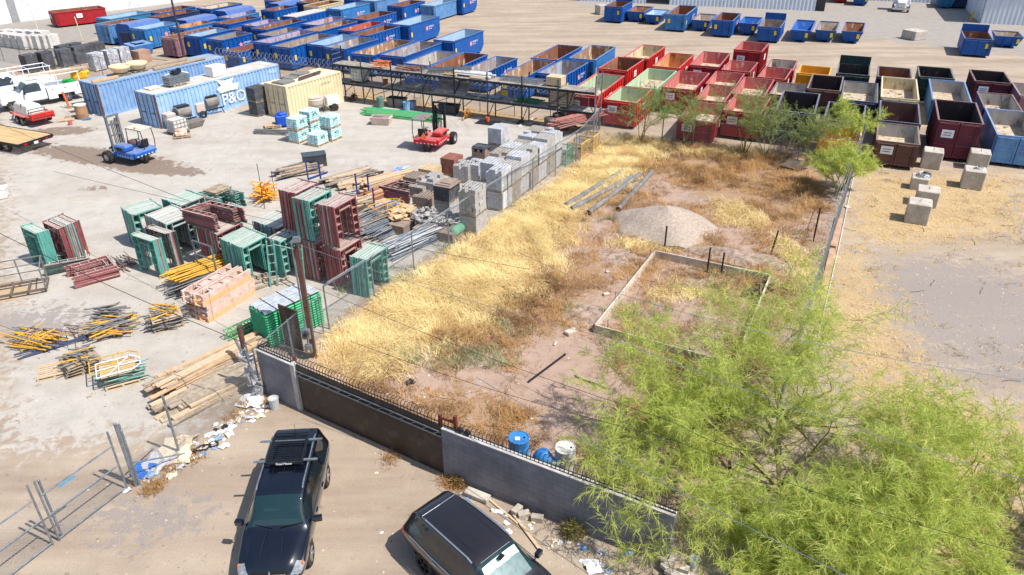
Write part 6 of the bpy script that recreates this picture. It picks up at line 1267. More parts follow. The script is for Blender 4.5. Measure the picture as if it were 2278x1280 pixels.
for sg in(1,-1):
    b=MB().path([(-1.9,sg*.64,1.72),(-1.75,sg*.64,1.78),(.2,sg*.64,1.77),(.38,sg*.64,1.71)],.022,6); b.build('roof_rail',steel,van)
    b=MB(); c=(.95,sg*1.08,1.1); b.cbox(c,(.16,.24,.17),.15*sg).bar((.98,sg*.9,1.04),(.96,sg*1.0,1.06),.05); b.build('wing_mirror',carblk,van,bev=.03)
    MB().path([(-2.0,sg*.945,1.04),(-1.0,sg*.95,1.035),(.9,sg*.945,1.02)],.014,4).build('chrome_strip',chrome,van)
    for x in(-.5,.5): MB().cbox((x-.1,sg*.955,.88),(.18,.03,.03)).build('door_handle',carblk,van)
    MB().bar((1.28,sg*.1,1.16),(1.17,sg*.1+ .62*1,1.19) if sg>0 else (1.17,.55-.62-.5,1.19),.018).build('wiper',seal,van)
    MB().cbox((2.2,sg*.84,.8),(.1,.03,.06)).build('turn_signal',orangep,van)
for y in(-.32,.0,.3): MB().path([(-1.9,y,1.745),(-.9,y,1.757),(.2,y,1.742)],.006,4).build('roof_rib',seal,van)
for y in(-.22,.22): MB().path([(1.35,y*1.1,1.135),(1.8,y*1.2,1.06),(2.15,y*1.25,.96)],.008,4).build('bonnet_crease',carblk,van)
MB().bar((2.44,-.42,.66),(2.44,.42,.66),.02).bar((2.445,0,.56),(2.43,0,.76),.04).bar((2.44,-.4,.6),(2.44,.4,.6),.03).build('grille_bar',chrome,van)
rk=MB()
for x in(-1.5,-.62): rk.bar((x,-.92,1.86),(x,.92,1.86),.07,.035)
rk.build('cross_bar',steel,van); rk=MB(); x=-1.62
rk.bar((-1.66,-.5,1.9),(-.5,-.5,1.9),.04).bar((-1.66,.5,1.9),(-.5,.5,1.9),.04).bar((-1.66,-.5,1.9),(-1.66,.5,1.9),.04).box(-.6,-.44,-.52,.52,1.885,1.93)
rk.bar((-1.66,-.5,2.0),(-.5,-.5,2.0),.025).bar((-1.66,.5,2.0),(-.5,.5,2.0),.025).bar((-1.66,-.5,2.0),(-1.66,.5,2.0),.025).bar((-.5,-.5,2.0),(-.5,.5,2.0),.025)
for k in range(12): xx=-1.6+k*.09; rk.bar((xx,-.49,1.89),(xx,.49,1.89),.018); rk.bar((xx,-.5,1.9),(xx,-.5,2.0),.015); rk.bar((xx,.5,1.9),(xx,.5,2.0),.015)
rack_=rk.build('roof_basket',blackp,van); place(textmesh('Road Master',.09,whitet),'lettering',rack_,(-.42,0,1.91),(0,1,0),(-.35,0,1)); MB().cbox((-2.0,.0,1.75),(.12,.05,.05)).bar((-2.0,0,1.76),(-2.1,0,2.0),.008).build('antenna',blackp,van)
# --- dark sport utility vehicle
st2=[(-2.46,.55,.6,.64,.9,.5,.98,1.0),(-2.42,.42,.74,.86,1.0,.58,1.18,1.2),(-2.28,.36,.8,.93,1.06,.58,1.44,1.47),(-1.95,.28,.83,.965,1.1,.60,1.60,1.64),(-1.3,.25,.85,.98,1.06,.64,1.66,1.71),(-.3,.25,.85,.98,1.03,.66,1.66,1.72),(.35,.25,.85,.98,1.02,.66,1.60,1.67),(.85,.25,.85,.97,1.02,.68,1.34,1.42),(1.25,.25,.85,.965,1.02,.82,1.08,1.15),(1.6,.26,.84,.955,.98,.76,1.02,1.08),(2.05,.28,.8,.92,.86,.66,.92,.99),(2.32,.32,.7,.84,.72,.54,.78,.84),(2.46,.45,.5,.6,.58,.4,.62,.65)]
Z2=zn(.42,1.2,-2.2,-2.0,.98,[(-1.28,-1.16),(-.2,-.08)])+[('headlight',lambda x,z,v,u:x>2.12 and z>.62 and 4.2<v<7.4),('tail_light',lambda x,z,v,u:x<-2.2 and z>.86 and z<1.1 and 3.5<v<6.6)]
suv=car('parked_car','dark brown sport utility vehicle with silver roof rails, nose leaving bottom of frame',(-.78,13.36,0),R(-46),st2,carbrn,Z2,[(1.42,.37),(-1.42,.37)],dalloy)
for sg in(1,-1):
    MB().path([(-1.75,sg*.62,1.66),(-1.6,sg*.63,1.72),(.1,sg*.65,1.72),(.3,sg*.655,1.66)],.024,6).build('roof_rail',chrome,suv)
    MB().path([(-1.95,sg*.965,1.10),(-1.0,sg*.99,1.055),(.95,sg*.985,1.03)],.015,4).build('chrome_strip',chrome,suv)
    for x in(-.85,.3): MB().cbox((x,sg*1.0,.93),(.22,.03,.035)).build('door_handle',chrome,suv)
    MB().cbox((.92,sg*1.12,1.1),(.15,.24,.16),.2*sg).bar((.95,sg*.93,1.04),(.94,sg*1.04,1.06),.05).build('wing_mirror',carblk,suv,bev=.03)
for k in range(4): y=-.42+k*.28; MB().path([(-1.75,y,1.665),(-1.1,y,1.712),(-.2,y,1.72),(.2,y,1.69)],.005,4).build('roof_rib',carbrn,suv)
MB().path([(-1.82,-.58,1.65),(-1.78,0,1.69),(-1.82,.58,1.65)],.007,4).build('roof_seam',alloy,suv)
MB().path([(.45,-.5,1.66),(.46,.5,1.66)],.005,4).build('roof_seam',alloy,suv)
sh=MB(); r=random.Random(5); 
V=[];n_=10
for i in range(n_+1):
    for j in range(n_+1):
        x=.56+.6*i/n_; y=(-.56+1.12*j/n_)*(1+.12*i/n_); z=1.675-.49*i/n_-.03*(2*j/n_-1)**2+r.uniform(0,.008); V.append((x,y,z-.05))
sh.add(V,[(i*(n_+1)+j,(i+1)*(n_+1)+j,(i+1)*(n_+1)+j+1,i*(n_+1)+j+1) for i in range(n_) for j in range(n_)]); sh.build('sun_shade',mat('reflective_sun_shade',S(214,232,228),S(180,206,202),6,.35,.3),suv,smooth=True)
MB().cbox((.66,-.0,1.66),(.12,.2,.03),.2).build('mirror_mount',seal,suv)
# --- service trucks
def truck(loc,rz,label,rackload=True):
    t=T('service_truck',label,'truck',loc,rz)
    s3=[(.2,.55,.88,.98,1.25,.78,1.25,1.25) ,(.24,.5,.9,1.0,1.25,.76,1.9,1.93),(.6,.5,.9,1.0,1.25,.76,1.93,1.98),(1.3,.5,.9,1.0,1.25,.76,1.92,1.97),(1.75,.5,.9,1.0,1.24,.78,1.6,1.66),(2.15,.5,.9,1.0,1.22,.86,1.27,1.32),(2.6,.5,.9,1.0,1.16,.84,1.22,1.27),(3.3,.52,.88,.99,1.08,.8,1.14,1.19),(3.6,.55,.82,.95,.95,.7,1.02,1.05),(3.68,.6,.7,.85,.8,.6,.86,.9)]
    S_=cr(s3,5); V=[]; 
    for x,zb,wr,wb,zbl,wt,ze,zc in S_:
        rg=cr([(0,zb),(wr,zb),(wb,zb+(zbl-zb)*.5),(wb*.99,zbl),(wt+(wb-wt)*.45,zbl+(ze-zbl)*.55),(wt,ze),(wt*.5,zc-.005),(0,zc)],3); nv=len(rg); V.append([(x,y,z) for y,z in rg])
    parts={'cab_shell':MB(),'windshield':MB(),'side_window':MB(),'side_window ':MB()}
    for sg in(1,-1):
        for i in range(len(V)-1):
            for j in range(nv-1):
                q=[V[i][j],V[i][j+1],V[i+1][j+1],V[i+1][j]]; q=[(a,b*sg,c) for a,b,c in(q if sg<0 else q[::-1])]; cx=sum(p[0] for p in q)/4;cz=sum(p[2] for p in q)/4; vj=(j+.5)/3
                k='windshield' if vj>5 and 1.4<cx<2.12 else ('side_window' if sg>0 else 'side_window ') if 3.1<vj<4.85 and .5<cx<1.85 and cz>1.28 else 'cab_shell'
                if k=='cab_shell' and (cx-2.9)**2+(cz-.4)**2<.47**2 and vj<3.2: continue
                parts[k].add(q,[(0,1,2,3)])
    for k,m in(('cab_shell',cwhite),('windshield',wgl),('side_window',cgl),('side_window ',cgl)): parts[k].build(k.strip(),m,t,smooth=True)
    b=MB().box(-2.7,.12,-1.05,-.62,.75,1.45).box(-2.7,.12,.62,1.05,.75,1.45).box(-2.7,.12,-.619,.619,.8,.95); b.box(-.6,.12,.625,1.045,.45,.749).box(-.6,.12,-1.045,-.625,.45,.749).box(-2.7,-1.95,.63,1.045,.5,.749).box(-2.75,-2.7,-1.05,1.05,.6,1.3); b.build('utility_body',cwhite,t,bev=.01)
    MB().box(-2.6,3.3,-.5,.5,.35,.6).build('chassis',blackp,t)
    for x in(-2.3,-1.3,-.3):
        for z in(1.0,): MB().cbox((x,1.055,1.2),(.1,.02,.06)).build('latch',dsteel,t)
    b=MB()
    for y in(-.95,.95):
        b.tube((-2.6,y,1.45),(-2.6,y*.9,2.3),.035).tube((-.9,y,1.45),(-.9,y*.9,2.3),.035).tube((.1,y,1.3),(.3,y*.9,2.3),.035).tube((-2.7,y*.9,2.3),(1.8,y*.9,2.3),.035).tube((1.8,y*.9,2.3),(2.1,y*.9,1.9),.03)
    for x in(-2.6,-.9,.3,1.8): b.tube((x,-.86,2.3),(x,.86,2.3),.03)
    b.build('ladder_rack',cwhite,t)
    for wx in(2.9,-1.35):
        for y in(.86,-.86): mkwheel(t,wx,y,.4,.24,alloy,6)
    for sg in(1,-1): MB().cbox((1.85,sg*1.18,1.35),(.12,.24,.28)).build('wing_mirror',blackp,t); MB().cbox((3.6,sg*.72,.98),(.1,.3,.18)).build('headlight',lens,t)
    MB().cbox((3.72,0,.62),(.14,1.9,.22)).build('bumper',chrome,t)
    return t
tk=truck(G(76,262)+Vector((-1.8,.75,0)),R(-133),'white service truck with utility body and ladder rack, closer to yard'); a=G(32,248);b_=G(154,225); tk.location=(a*.5+b_*.5)-Vector((math.cos(R(-133)),math.sin(R(-133)),0))*.78-Vector((math.cos(R(-43)),math.sin(R(-43)),0))*.9
tk2=truck(tk.location+Vector((-3.6,2.2,0)),R(-133),'white service truck half cut by frame edge, parked behind the first one')
pile('lumber_board','lumber','long pale beam lying on ladder rack of white service truck',tk.location+Vector((1.0,.9,0)),2,[4.6],47,1,.3,2.36,1,[wood],.1,.15,seed=90,tilt=.0)
tag(MB().cbox((0,0,.3),(1.3,.6,.6),.4).cbox((.4,.2,.5),(.8,.5,.3),.9).build('plastic_barrier',mat('amber_plastic',S(240,180,30),S(220,160,24),3,.5),None,loc=tk.location+Vector((1.9,2.4,1.45)),bev=.1),'amber plastic barrel heaped on service truck bed','barrier'); tag(MB().cbox((0,0,.2),(.9,.4,.4),.4).build('fabric_bag',mat('bright_green_fabric',S(20,160,70),None,3,.7),None,loc=tk.location+Vector((1.5,1.2,1.3)),bev=.1),'bright green bag in service truck bed','bag')
# pressure washer trailer
t=T('tank_trailer','red twin-axle trailer carrying white tank, behind wood-decked trailer',"trailer",(-37.6,57.0,0),R(-36)); MB().box(-1.9,1.9,-.85,-.72,.55,.72).box(-1.9,1.9,.72,.85,.55,.72).box(-1.9,1.9,-.719,.719,.56,.62).box(1.5,1.9,-.85,.85,.721,1.0).build('trailer_bed',EXT['red'],t)
MB().hexa([(-1.6,-.7,.65),(.9,-.7,.65),(.9,.7,.65),(-1.6,.7,.65)],[(-1.4,-.5,1.45),(.7,-.5,1.45),(.7,.5,1.45),(-1.4,.5,1.45)]).build('water_tank',tankm,t,bev=.08); MB().path([(1.,-.6,.75),(1.,-.6,1.2),(1.,.6,1.2),(1.,.6,.75)],.03).path([(1.4,-.6,.75),(1.4,-.6,1.1),(1.4,.6,1.1),(1.4,.6,.75)],.03).bar((-.2,-.62,.8),(-.2,-.5,1.5),.05).build('hose_frame',blackp,t)
for x in(-.4,.45):
    for y in(.95,-.95): mkwheel(t,x,y,.33,.2,alloy,5)
MB().box(-.9,.95,.86,1.06,.7,.74).box(-.9,.95,-1.06,-.86,.7,.74).build('mudguard',EXT['red'],t); MB().bar((-1.9,-.6,.6),(-3.2,0,.5),.1).bar((-1.9,.6,.6),(-3.2,0,.5),.1).build('tow_bar',blackp,t)
# flatbed
t=T('flatbed_trailer','flatbed trailer with bare wood plank deck cut by west frame edge','trailer',(-33.45,50.1,0),R(156)); b=MB()
for k in range(14): b.box(0,6.5,-1.25+k*.18,-1.09+k*.18,.72,.77)
b.build('plank_deck',mat('deck_plank',S(206,176,128),S(180,150,104),1.4,.8,stretch=(.3,3,1)),t); MB().box(-.06,6.6,-1.36,-1.26,.6,.78).box(-.06,6.6,1.28,1.36,.6,.78).box(-.1,-.01,-1.259,1.279,.55,.78).box(0,6.5,-.5,-.38,.45,.7).box(0,6.5,.38,.5,.45,.7).build('deck_frame',blackp,t)
for y in(-.9,-.3,.7): MB().box(-.12,-.1,y,y+.22,.6,.7).build('tail_light',redl,t)
MB().box(-.13,-.1,-.1,.2,.5,.66).build('licence_plate',whitet,t)
for x in(1.6,2.5):
    for y in(1.05,-1.05): mkwheel(t,x,y,.38,.22,alloy,5)
# --- truck-mounted forklifts
def tractor_wheel(t,x,y,r,w_,rimm):
    b=MB().lathe([(r*.55,-w_/2),(r*.9,-w_/2),(r*.95,-w_/2+.05),(r*.95,w_/2-.05),(r*.9,w_/2),(r*.55,w_/2)],24,(0,0,0),0,'Y')
    for k in range(16):
        a=2*math.pi*k/16
        for s in(-1,1): c,s_2=math.cos(a+.1*s),math.sin(a+.1*s); b.bar((r*.96*math.cos(a),0,r*.96*math.sin(a)),(r*.95*math.cos(a+.3),s*w_*.48,r*.95*math.sin(a+.3)),.06,.06)
    o=b.build('wheel',rubber,t,loc=(x,y,r)); MB().lathe([(0,-w_*.2),(r*.3,-w_*.2),(r*.52,-w_*.46),(r*.56,-w_*.46),(r*.56,w_*.46),(r*.52,w_*.46),(r*.3,w_*.2),(0,w_*.2)],20,(0,0,0),0,'Y').build('rim',rimm,o); return o
def forklift(loc,rz,paint,mastm,label,canopy,mir=1,lean=0.,rimm=alloy,mh=2.8):
    t=T('truck_forklift',label,'forklift',loc,rz); y=lambda v:v*mir
    Y=lambda a,b:sorted((y(a),y(b)))
    b=MB(); s=lambda x0,x1,y0,y1,z0,z1:b.box(x0,x1,*Y(y0,y1),z0,z1)
    s(-1.75,-.2,-.95,1.0,.45,.92); s(-1.95,-1.75,-.8,.9,.55,.9); b.build('chassis',paint,t,bev=.06)
    b=MB(); s(-.198,.5,-.35,.35,.4,.7); s(.5,.62,-1.05,1.05,.35,.6); s(-.198,.9,-1.0,-.8,.5,.68); s(-.198,.9,.8,1.0,.5,.68); b.build('front_frame',paint,t)
    b=MB(); s(-1.3,-.15,-1.0,-.25,.925,1.32); b.build('engine_hood',paint,t,bev=.1)
    b=MB(); s(-1.0,-.45,-1.006,-1.0,1.0,1.22); b.build('hood_grille',seal,t)
    b=MB(); s(-1.45,-1.0,.15,.7,.93,1.05); s(-1.55,-1.42,.15,.7,1.0,1.5); b.build('seat',blackp,t,bev=.04)
    MB().lathe([(.16,0),(.18,.02),(.16,.04),(.14,.02),(.16,0)],16,(-.75,y(.42),1.35)).bar((-.6,y(.42),.9),(-.75,y(.42),1.36),.05).build('steering_wheel',blackp,t)
    b=MB(); b.path([(-1.75,y(.1),.9),(-1.85,y(.1),1.4),(-1.75,y(.1),2.15),(-.35,y(.1),2.15),(-.2,y(.1),.9)],.03).path([(-1.75,y(.95),.9),(-1.85,y(.95),1.4),(-1.75,y(.95),2.15),(-.35,y(.95),2.15),(-.2,y(.95),.9)],.03); b.build('roll_cage',dsteel,t)
    b=MB(); s(-1.8,-.3,.02,1.03,2.19,2.24); b.build('canopy',canopy,t,bev=.03); MB().lathe([(.06,0),(.06,.1),(0,.13)],10,(-1.3,y(.1),2.245)).build('beacon',orangep,t)
    b=MB()
    for yy in(-.42,.42): b.box(.64,.78,yy-.07,yy+.07,.2,mh-.05).box(.8,.88,yy*.72-.05,yy*.72+.05,.2,mh-.25)
    b.box(.62,.8,-.5,.5,mh-.049,mh+.05).box(.62,.72,-.345,.345,mh-.6,mh-.48).box(.62,.72,-.345,.345,.9,1.0).box(.62,.72,-.345,.345,1.6,1.68); b.build('mast',mastm,t)
    b=MB()
    for yy in(-.16,-.06,.06,.16): b.tube((.7,yy,.3),(.7,yy,mh-.3),.03)
    b.build('hydraulic_ram',dsteel,t); MB().box(.9,.96,-.6,.6,.3,.42).box(.9,.96,-.6,.6,.75,.85).box(.9,.95,-.4,-.32,.421,.749).box(.9,.95,.32,.4,.421,.749).build('fork_carriage',blackp,t)
    for yy in(-.35,.35): MB().box(.965,1.0,yy-.06,yy+.06,.1,.9).box(1.0,2.05,yy-.06,yy+.06,.1,.14).build('fork',blackp,t)
    for yy in(-1.12,1.12): tractor_wheel(t,.45,yy,.42,.34,rimm)
    tractor_wheel(t,-1.6,0,.42,.34,rimm)
    b=MB(); x=-1.7
    while x<-.3: s(x,x+.12,-.957,-.951,.6,.65); s(x,x+.12,1.001,1.006,.6,.65); x+=.26
    yv=-.85
    while yv<.8: b.box(-1.956,-1.951,yv,yv+.12,.6,.65); yv+=.28
    b.build('reflective_tape',whitet,t); return t
rd=pm('forklift_red',S(196,34,42),S(170,28,36),.74,.5); bl=pm('forklift_blue',S(30,98,176),S(24,80,150),.7,.5)
fk=forklift((-5.35,50.95,0),R(72),rd,dsteel,'red three-wheel truck-mounted forklift with grey canopy in open yard',mat('grey_canopy',S(124,120,122),None,3,.7))
MB().add([(-1.97,-.15,1.0),(-1.97,.35,1.0),(-1.9,.1,1.38),(-1.95,-.15,1.0),(-1.95,.35,1.0),(-1.88,.1,1.38)],[(0,1,2),(5,4,3),(0,3,4,1),(1,4,5,2),(2,5,3,0)]).build('slow_vehicle_triangle',orangep,fk)
fk2=forklift((-26.1,48.05,0),R(152),bl,mat('grey_mast',S(110,122,132),S(90,96,102),4,.5,c3=S(130,100,70),th=.62),'blue three-wheel truck-mounted forklift with beige canopy and yellow clips',mat('beige_canopy',S(206,198,180),None,3,.7),-1,mh=2.9)
b=MB()
for k in range(3): b.box(-1.7+k*.5,-1.45+k*.5,-1.008,-1.002,.7,.76)
b.build('red_tape',mat('red_tape',S(200,30,50),None,5),fk2); MB().cbox((.3,-.75,.95),(.5,.5,.3),.3).cbox((.2,.2,.85),(.6,.6,.2),.8).build('orange_straps',mat('orange_white_strap',S(236,110,50),S(226,220,220),9,.7),fk2,bev=.05)
# white semi tractor near the warehouse and bins in shade there
t=T('semi_tractor','white truck tractor parked facing lot between warehouses','truck',G(2002,28),R(245)); MB().hexa([(0,-.6,.6),(-1.6,-.75,.6),(-1.6,.75,.6),(0,.6,.6)],[(0,-.5,1.3),(-1.6,-.7,1.6),(-1.6,.7,1.6),(0,.5,1.3)]).build('bonnet',cwhite,t,bev=.05); MB().box(-3.4,-1.61,-1.1,1.1,.7,2.9).build('cab',cwhite,t,bev=.1); MB().add([(-1.595,-.95,1.7),(-1.595,.95,1.7),(-1.595,.9,2.5),(-1.595,-.9,2.5)],[(0,1,2,3)]).build('windshield',cgl,t); MB().box(0,.06,-.42,.42,.65,1.25).build('grille',chrome,t); MB().box(-.1,.2,-1.1,1.1,.35,.6).build('bumper',chrome,t)
for sg in(1,-1): MB().cbox((-.25,sg*.8,.85),(.4,.3,.3)).build('fender',cwhite,t,bev=.05); mkwheel(t,-.5,sg*.95,.5,.28,alloy,6); mkwheel(t,-3.0,sg*.95,.5,.28,alloy,6)
for i,(x,y,e,nn) in enumerate([(1868,8,'dred','dark'),(1912,14,'blue','dark'),(2100,20,'tblue','dark'),(2140,20,'navy','dark')]): dumpster(200+i,'u' if i!=3 else 's',e,nn,4.2,2.3,1.4,G(x,y),R(66),'%s dumpster parked in bay between warehouses, %s from west'%(CW[e].split()[-1],ORD[i]),'dumpsters in bay between warehouses')
# ================= gravel mound
def mound(cx,cy,rx,ry,h,m,name,label,seed,rz=0.):
    rs=np.random.RandomState(seed); n=60; V=[];ph=rs.uniform(0,6.28,12)
    for i in range(n+1):
        for j in range(n+1):
            x=(i/n*2-1);y=(j/n*2-1); d=math.hypot(x,y); a=math.atan2(y,x); e=d*(1+.08*math.sin(3*a+ph[0])+.06*math.sin(5*a+ph[1]))
            z=h*max(0,1-e)**.8*(1 if e>.35 else 1)*1.0; z=min(z,h*.8+.2*z)+ (.05*math.sin(9*x+ph[2])*math.sin(8*y+ph[3])+rs.uniform(-.025,.025))*(e<1)-(.06 if e>=1 else 0); V.append((x*rx*1.12,y*ry*1.12,z))
    q=np.array([(i*(n+1)+j,(i+1)*(n+1)+j,(i+1)*(n+1)+j+1,i*(n+1)+j+1) for i in range(n) for j in range(n)]); o=link(name,npmesh(name,V,q,[m],smooth=True),None,(cx,cy,-.01),rz); tag(o,label,'mound',kind='stuff'); return o
gv=mat('pale_gravel',S(184,168,152),S(158,142,128),9,.95,c3=S(150,136,126),th=.58,bump=1.,detail=8.); dv_=mat('dirt_heap',S(176,152,134),S(140,122,110),4,.95,c3=S(110,98,90),th=.58,bump=1.,detail=8.)
mound(8.3,36.3,2.5,2.3,1.35,gv,'gravel_mound','pale gravel mound in middle of weedy lot',1,-.2); mound(11.2,32.7,2.6,.8,.45,dv_,'dirt_mound','low dark dirt heap between gravel mound and form board',2,-.45); mound(5.6,32.7,1.2,.8,.22,dv_,'dirt_mound','small pinkish dirt heap at corner of ground form',3); mound(3.3,27.2,1.1,.9,.18,dv_,'dirt_mound','small pinkish dirt heap outside west board of form',4)
# ================= grass and weeds
rs=np.random.RandomState(11)
vm=attrmat('straw_blades',.9,.25); 
def blades(name,P,H,lean,C,wd,label,cat,flow=0):
    n=len(P); th=rs.uniform(0,2*np.pi,n)
    if flow: th=2*np.pi*2*vnoise(P,flow,21)+rs.normal(0,.95,n)
    dx=np.cos(th);dy=np.sin(th); w=wd*rs.uniform(.6,1.4,n); px=-dy*w;py=dx*w
    base=np.c_[P,np.zeros(n)]; a=np.c_[dx,dy,np.zeros(n)]*(lean*H)[:,None]
    m1=base+a*.4+np.c_[np.zeros((n,2)),H*.62]; t2=base+a*1.15+np.c_[np.zeros((n,2)),H*np.sqrt(np.clip(1-(lean*.55)**2,.15,1))]
    s=np.c_[px,py,np.zeros(n)]
    V=np.stack([base-s,base+s,m1+s*.8,m1-s*.8,t2],1).reshape(-1,3); k=np.arange(n)*5
    F4=np.stack([k,k+1,k+2,k+3],1); F3=np.stack([k+3,k+2,k+4],1)
    me=bpy.data.meshes.new(name); me.vertices.add(len(V)); me.vertices.foreach_set('co',V.astype(np.float32).ravel()); li=np.concatenate([F4.ravel(),F3.ravel()]).astype(np.int32); me.loops.add(len(li)); me.loops.foreach_set('vertex_index',li); me.polygons.add(2*n)
    me.polygons.foreach_set('loop_start',np.concatenate([np.arange(n)*4,4*n+np.arange(n)*3])); me.polygons.foreach_set('loop_total',np.concatenate([np.full(n,4),np.full(n,3)]))
    a_=me.color_attributes.new('Col','FLOAT_COLOR','POINT'); a_.data.foreach_set('color',np.repeat(np.c_[C,np.ones(n)],5,0).astype(np.float32).ravel()); me.materials.append(vm); me.update(calc_edges=True)
    return tag(link(name,me),label,cat,kind='stuff')
def vnoise(P,s,seed):
    r=np.random.RandomState(seed); g=r.rand(64,64); X=P/s; i=np.floor(X).astype(int); f=X-i; f=f*f*(3-2*f); i0=i%64; i1=(i+1)%64
    return (g[i0[:,0],i0[:,1]]*(1-f[:,0])*(1-f[:,1])+g[i1[:,0],i0[:,1]]*f[:,0]*(1-f[:,1])+g[i0[:,0],i1[:,1]]*(1-f[:,0])*f[:,1]+g[i1[:,0],i1[:,1]]*f[:,0]*f[:,1])
lin=lambda *c: np.array(S(*c)[:3])
def scatter(n,x0,x1,y0,y1,dens):
    P=np.c_[rs.uniform(x0,x1,n),rs.uniform(y0,y1,n)]; d=dens(P); return P[rs.rand(n)<d]
def clump(P,m,rad): 
    return (P[:,None,:]+rs.normal(0,rad,(len(P),m,2))).reshape(-1,2)
def mixc(n,a,b,noise,jit=.12):
    t=np.clip(noise,0,1)[:,None]; c=a*(1-t)+b*t; return c*rs.uniform(1-jit*2,1+jit,(n,1))
def d_straw(P): m=masks(P); return np.clip(m['straw']*m['lot']*(.6+1.0*vnoise(P,.9,5)),0,1)
P=clump(scatter(36000,-8.5,17,19,54,d_straw),13,.17); n_=len(P); v1=vnoise(P,2.3,1);v2=vnoise(P,.7,2)
blades('straw_grass',P,rs.uniform(.12,.42,n_)*(.45+v1),rs.uniform(.7,2.3,n_),mixc(n_,lin(246,227,168),lin(222,194,134),(v2-.35)*2),.0075,'tall golden straw grass along the fence','grass',2.6)
def d_br(P):
    m=masks(P); bare=np.maximum(np.maximum(poly_mask(P,[(1230,740),(1330,740),(1380,900),(1330,1000),(1180,960),(1130,860)],.8),ell(P,(1300,690),1.,.8,.6)),np.maximum(ell(P,(1330,500),1.5,.7,.6),ell(P,(1570,440),2.6,1.6,.6))); return np.clip(np.maximum(m['brown'],.5*m['lot'])*(1-bare)*(1-.7*m['straw'])*(.1+1.3*vnoise(P,1.3,6))-.12,0,1)
P=clump(scatter(32000,-8,19,18,53,d_br),11,.16); n_=len(P); v2=vnoise(P,.9,3)
blades('brown_weeds',P,rs.uniform(.1,.42,n_)*(.5+vnoise(P,1.7,12)),rs.uniform(.5,1.8,n_),mixc(n_,lin(196,156,104),lin(150,116,80),(v2-.3)*1.8),.009,'dry brown tumbleweeds across the lot','weeds',1.1)
def d_gr(P):
    o=np.zeros(len(P))
    for c,rx,ry,k in[((1040,800),2.6,1.0,.9),((900,800),1.6,1.,.5),((770,640),1.4,.8,.4),((1120,740),1.6,.8,.3),((1000,560),.9,1.6,.4),((1210,440),1.,1.4,.5),((1160,470),.8,1.4,.5),((1320,495),.9,.4,.6),((1350,490),.8,.4,.5),((1350,775),1.2,.9,.5),((1450,700),2.4,1.2,.35),((1260,690),.8,.8,.4),((1560,650),2.2,1.,.35),((880,620),1.2,1.4,.3),((1650,620),1.6,1.,.3),((1880,260),.5,.5,0)]: o=np.maximum(o,k*ell(P,c,rx,ry,.6))
    return o*(.3+vnoise(P,.5,9))
P=clump(scatter(14000,-8,16,18,46,d_gr),16,.11); n_=len(P); v2=vnoise(P,.6,4)
blades('green_scrub',P,rs.uniform(.12,.42,n_),rs.uniform(.3,1.2,n_),mixc(n_,lin(150,158,118),lin(184,182,134),(v2-.3)*1.8),.009,'grey green desert scrub patches among dry weeds','scrub')
def d_rs(P): m=masks(P); return np.clip(m['straw']*(1-m['lot'])*(.2+.9*vnoise(P,1.2,7)),0,1)
P=clump(scatter(30000,-14,34,8,62,d_rs),7,.14); n_=len(P); v2=vnoise(P,1.1,8)
blades('straw_stubble',P,rs.uniform(.04,.14,n_),rs.uniform(.6,1.8,n_),mixc(n_,lin(228,204,156),lin(204,174,126),(v2-.3)*1.6),.010,'flattened straw stubble on open ground beyond right fence','stubble')
P=clump(np.array([tuple(G(x+rs.uniform(-8,8),y+rs.uniform(-5,5)))[:2] for x,y in [(430,1020),(380,1045),(350,1080),(330,1095),(410,990),(520,930),(540,905),(620,880),(870,1020),(1010,1075),(1020,1085),(1000,1070),(600,895),(1180,920),(1130,920),(1150,930)]*6]),26,.16); n_=len(P)
blades('dry_tufts',P,rs.uniform(.05,.24,n_),rs.uniform(.4,1.4,n_),mixc(n_,lin(190,148,92),lin(150,112,66),rs.rand(n_)),.008,'dry grass tufts at fence foot and wall foot','tufts')
# small stones
P=scatter(20000,-20,36,9,50,lambda P:.22+.75*np.maximum(masks(P)['grav'],.3*masks(P)['lot'])); n_=len(P); s=rs.uniform(.012,.05,n_)**1.0; o8=np.array([(1,0,0),(0,1,0),(-1,0,0),(0,-1,0),(0,0,.7)]); V=(np.c_[P,np.zeros(n_)][:,None,:]+o8[None]*s[:,None,None]*rs.uniform(.6,1.3,(n_,5,1))).reshape(-1,3); k=np.arange(n_)[:,None]*5
F3=np.stack([np.array([0,1,4])+k,np.array([1,2,4])+k,np.array([2,3,4])+k,np.array([3,0,4])+k],1).reshape(-1,3); C=np.repeat(np.c_[mixc(n_,lin(196,184,170),lin(120,106,96),rs.rand(n_)),np.ones(n_)],5,0)
sm=attrmat('stone_colour',.9); tag(link('pebbles',npmesh('pebbles',V,F3,[sm],C)),'small stones scattered over dirt','pebbles',kind='stuff')
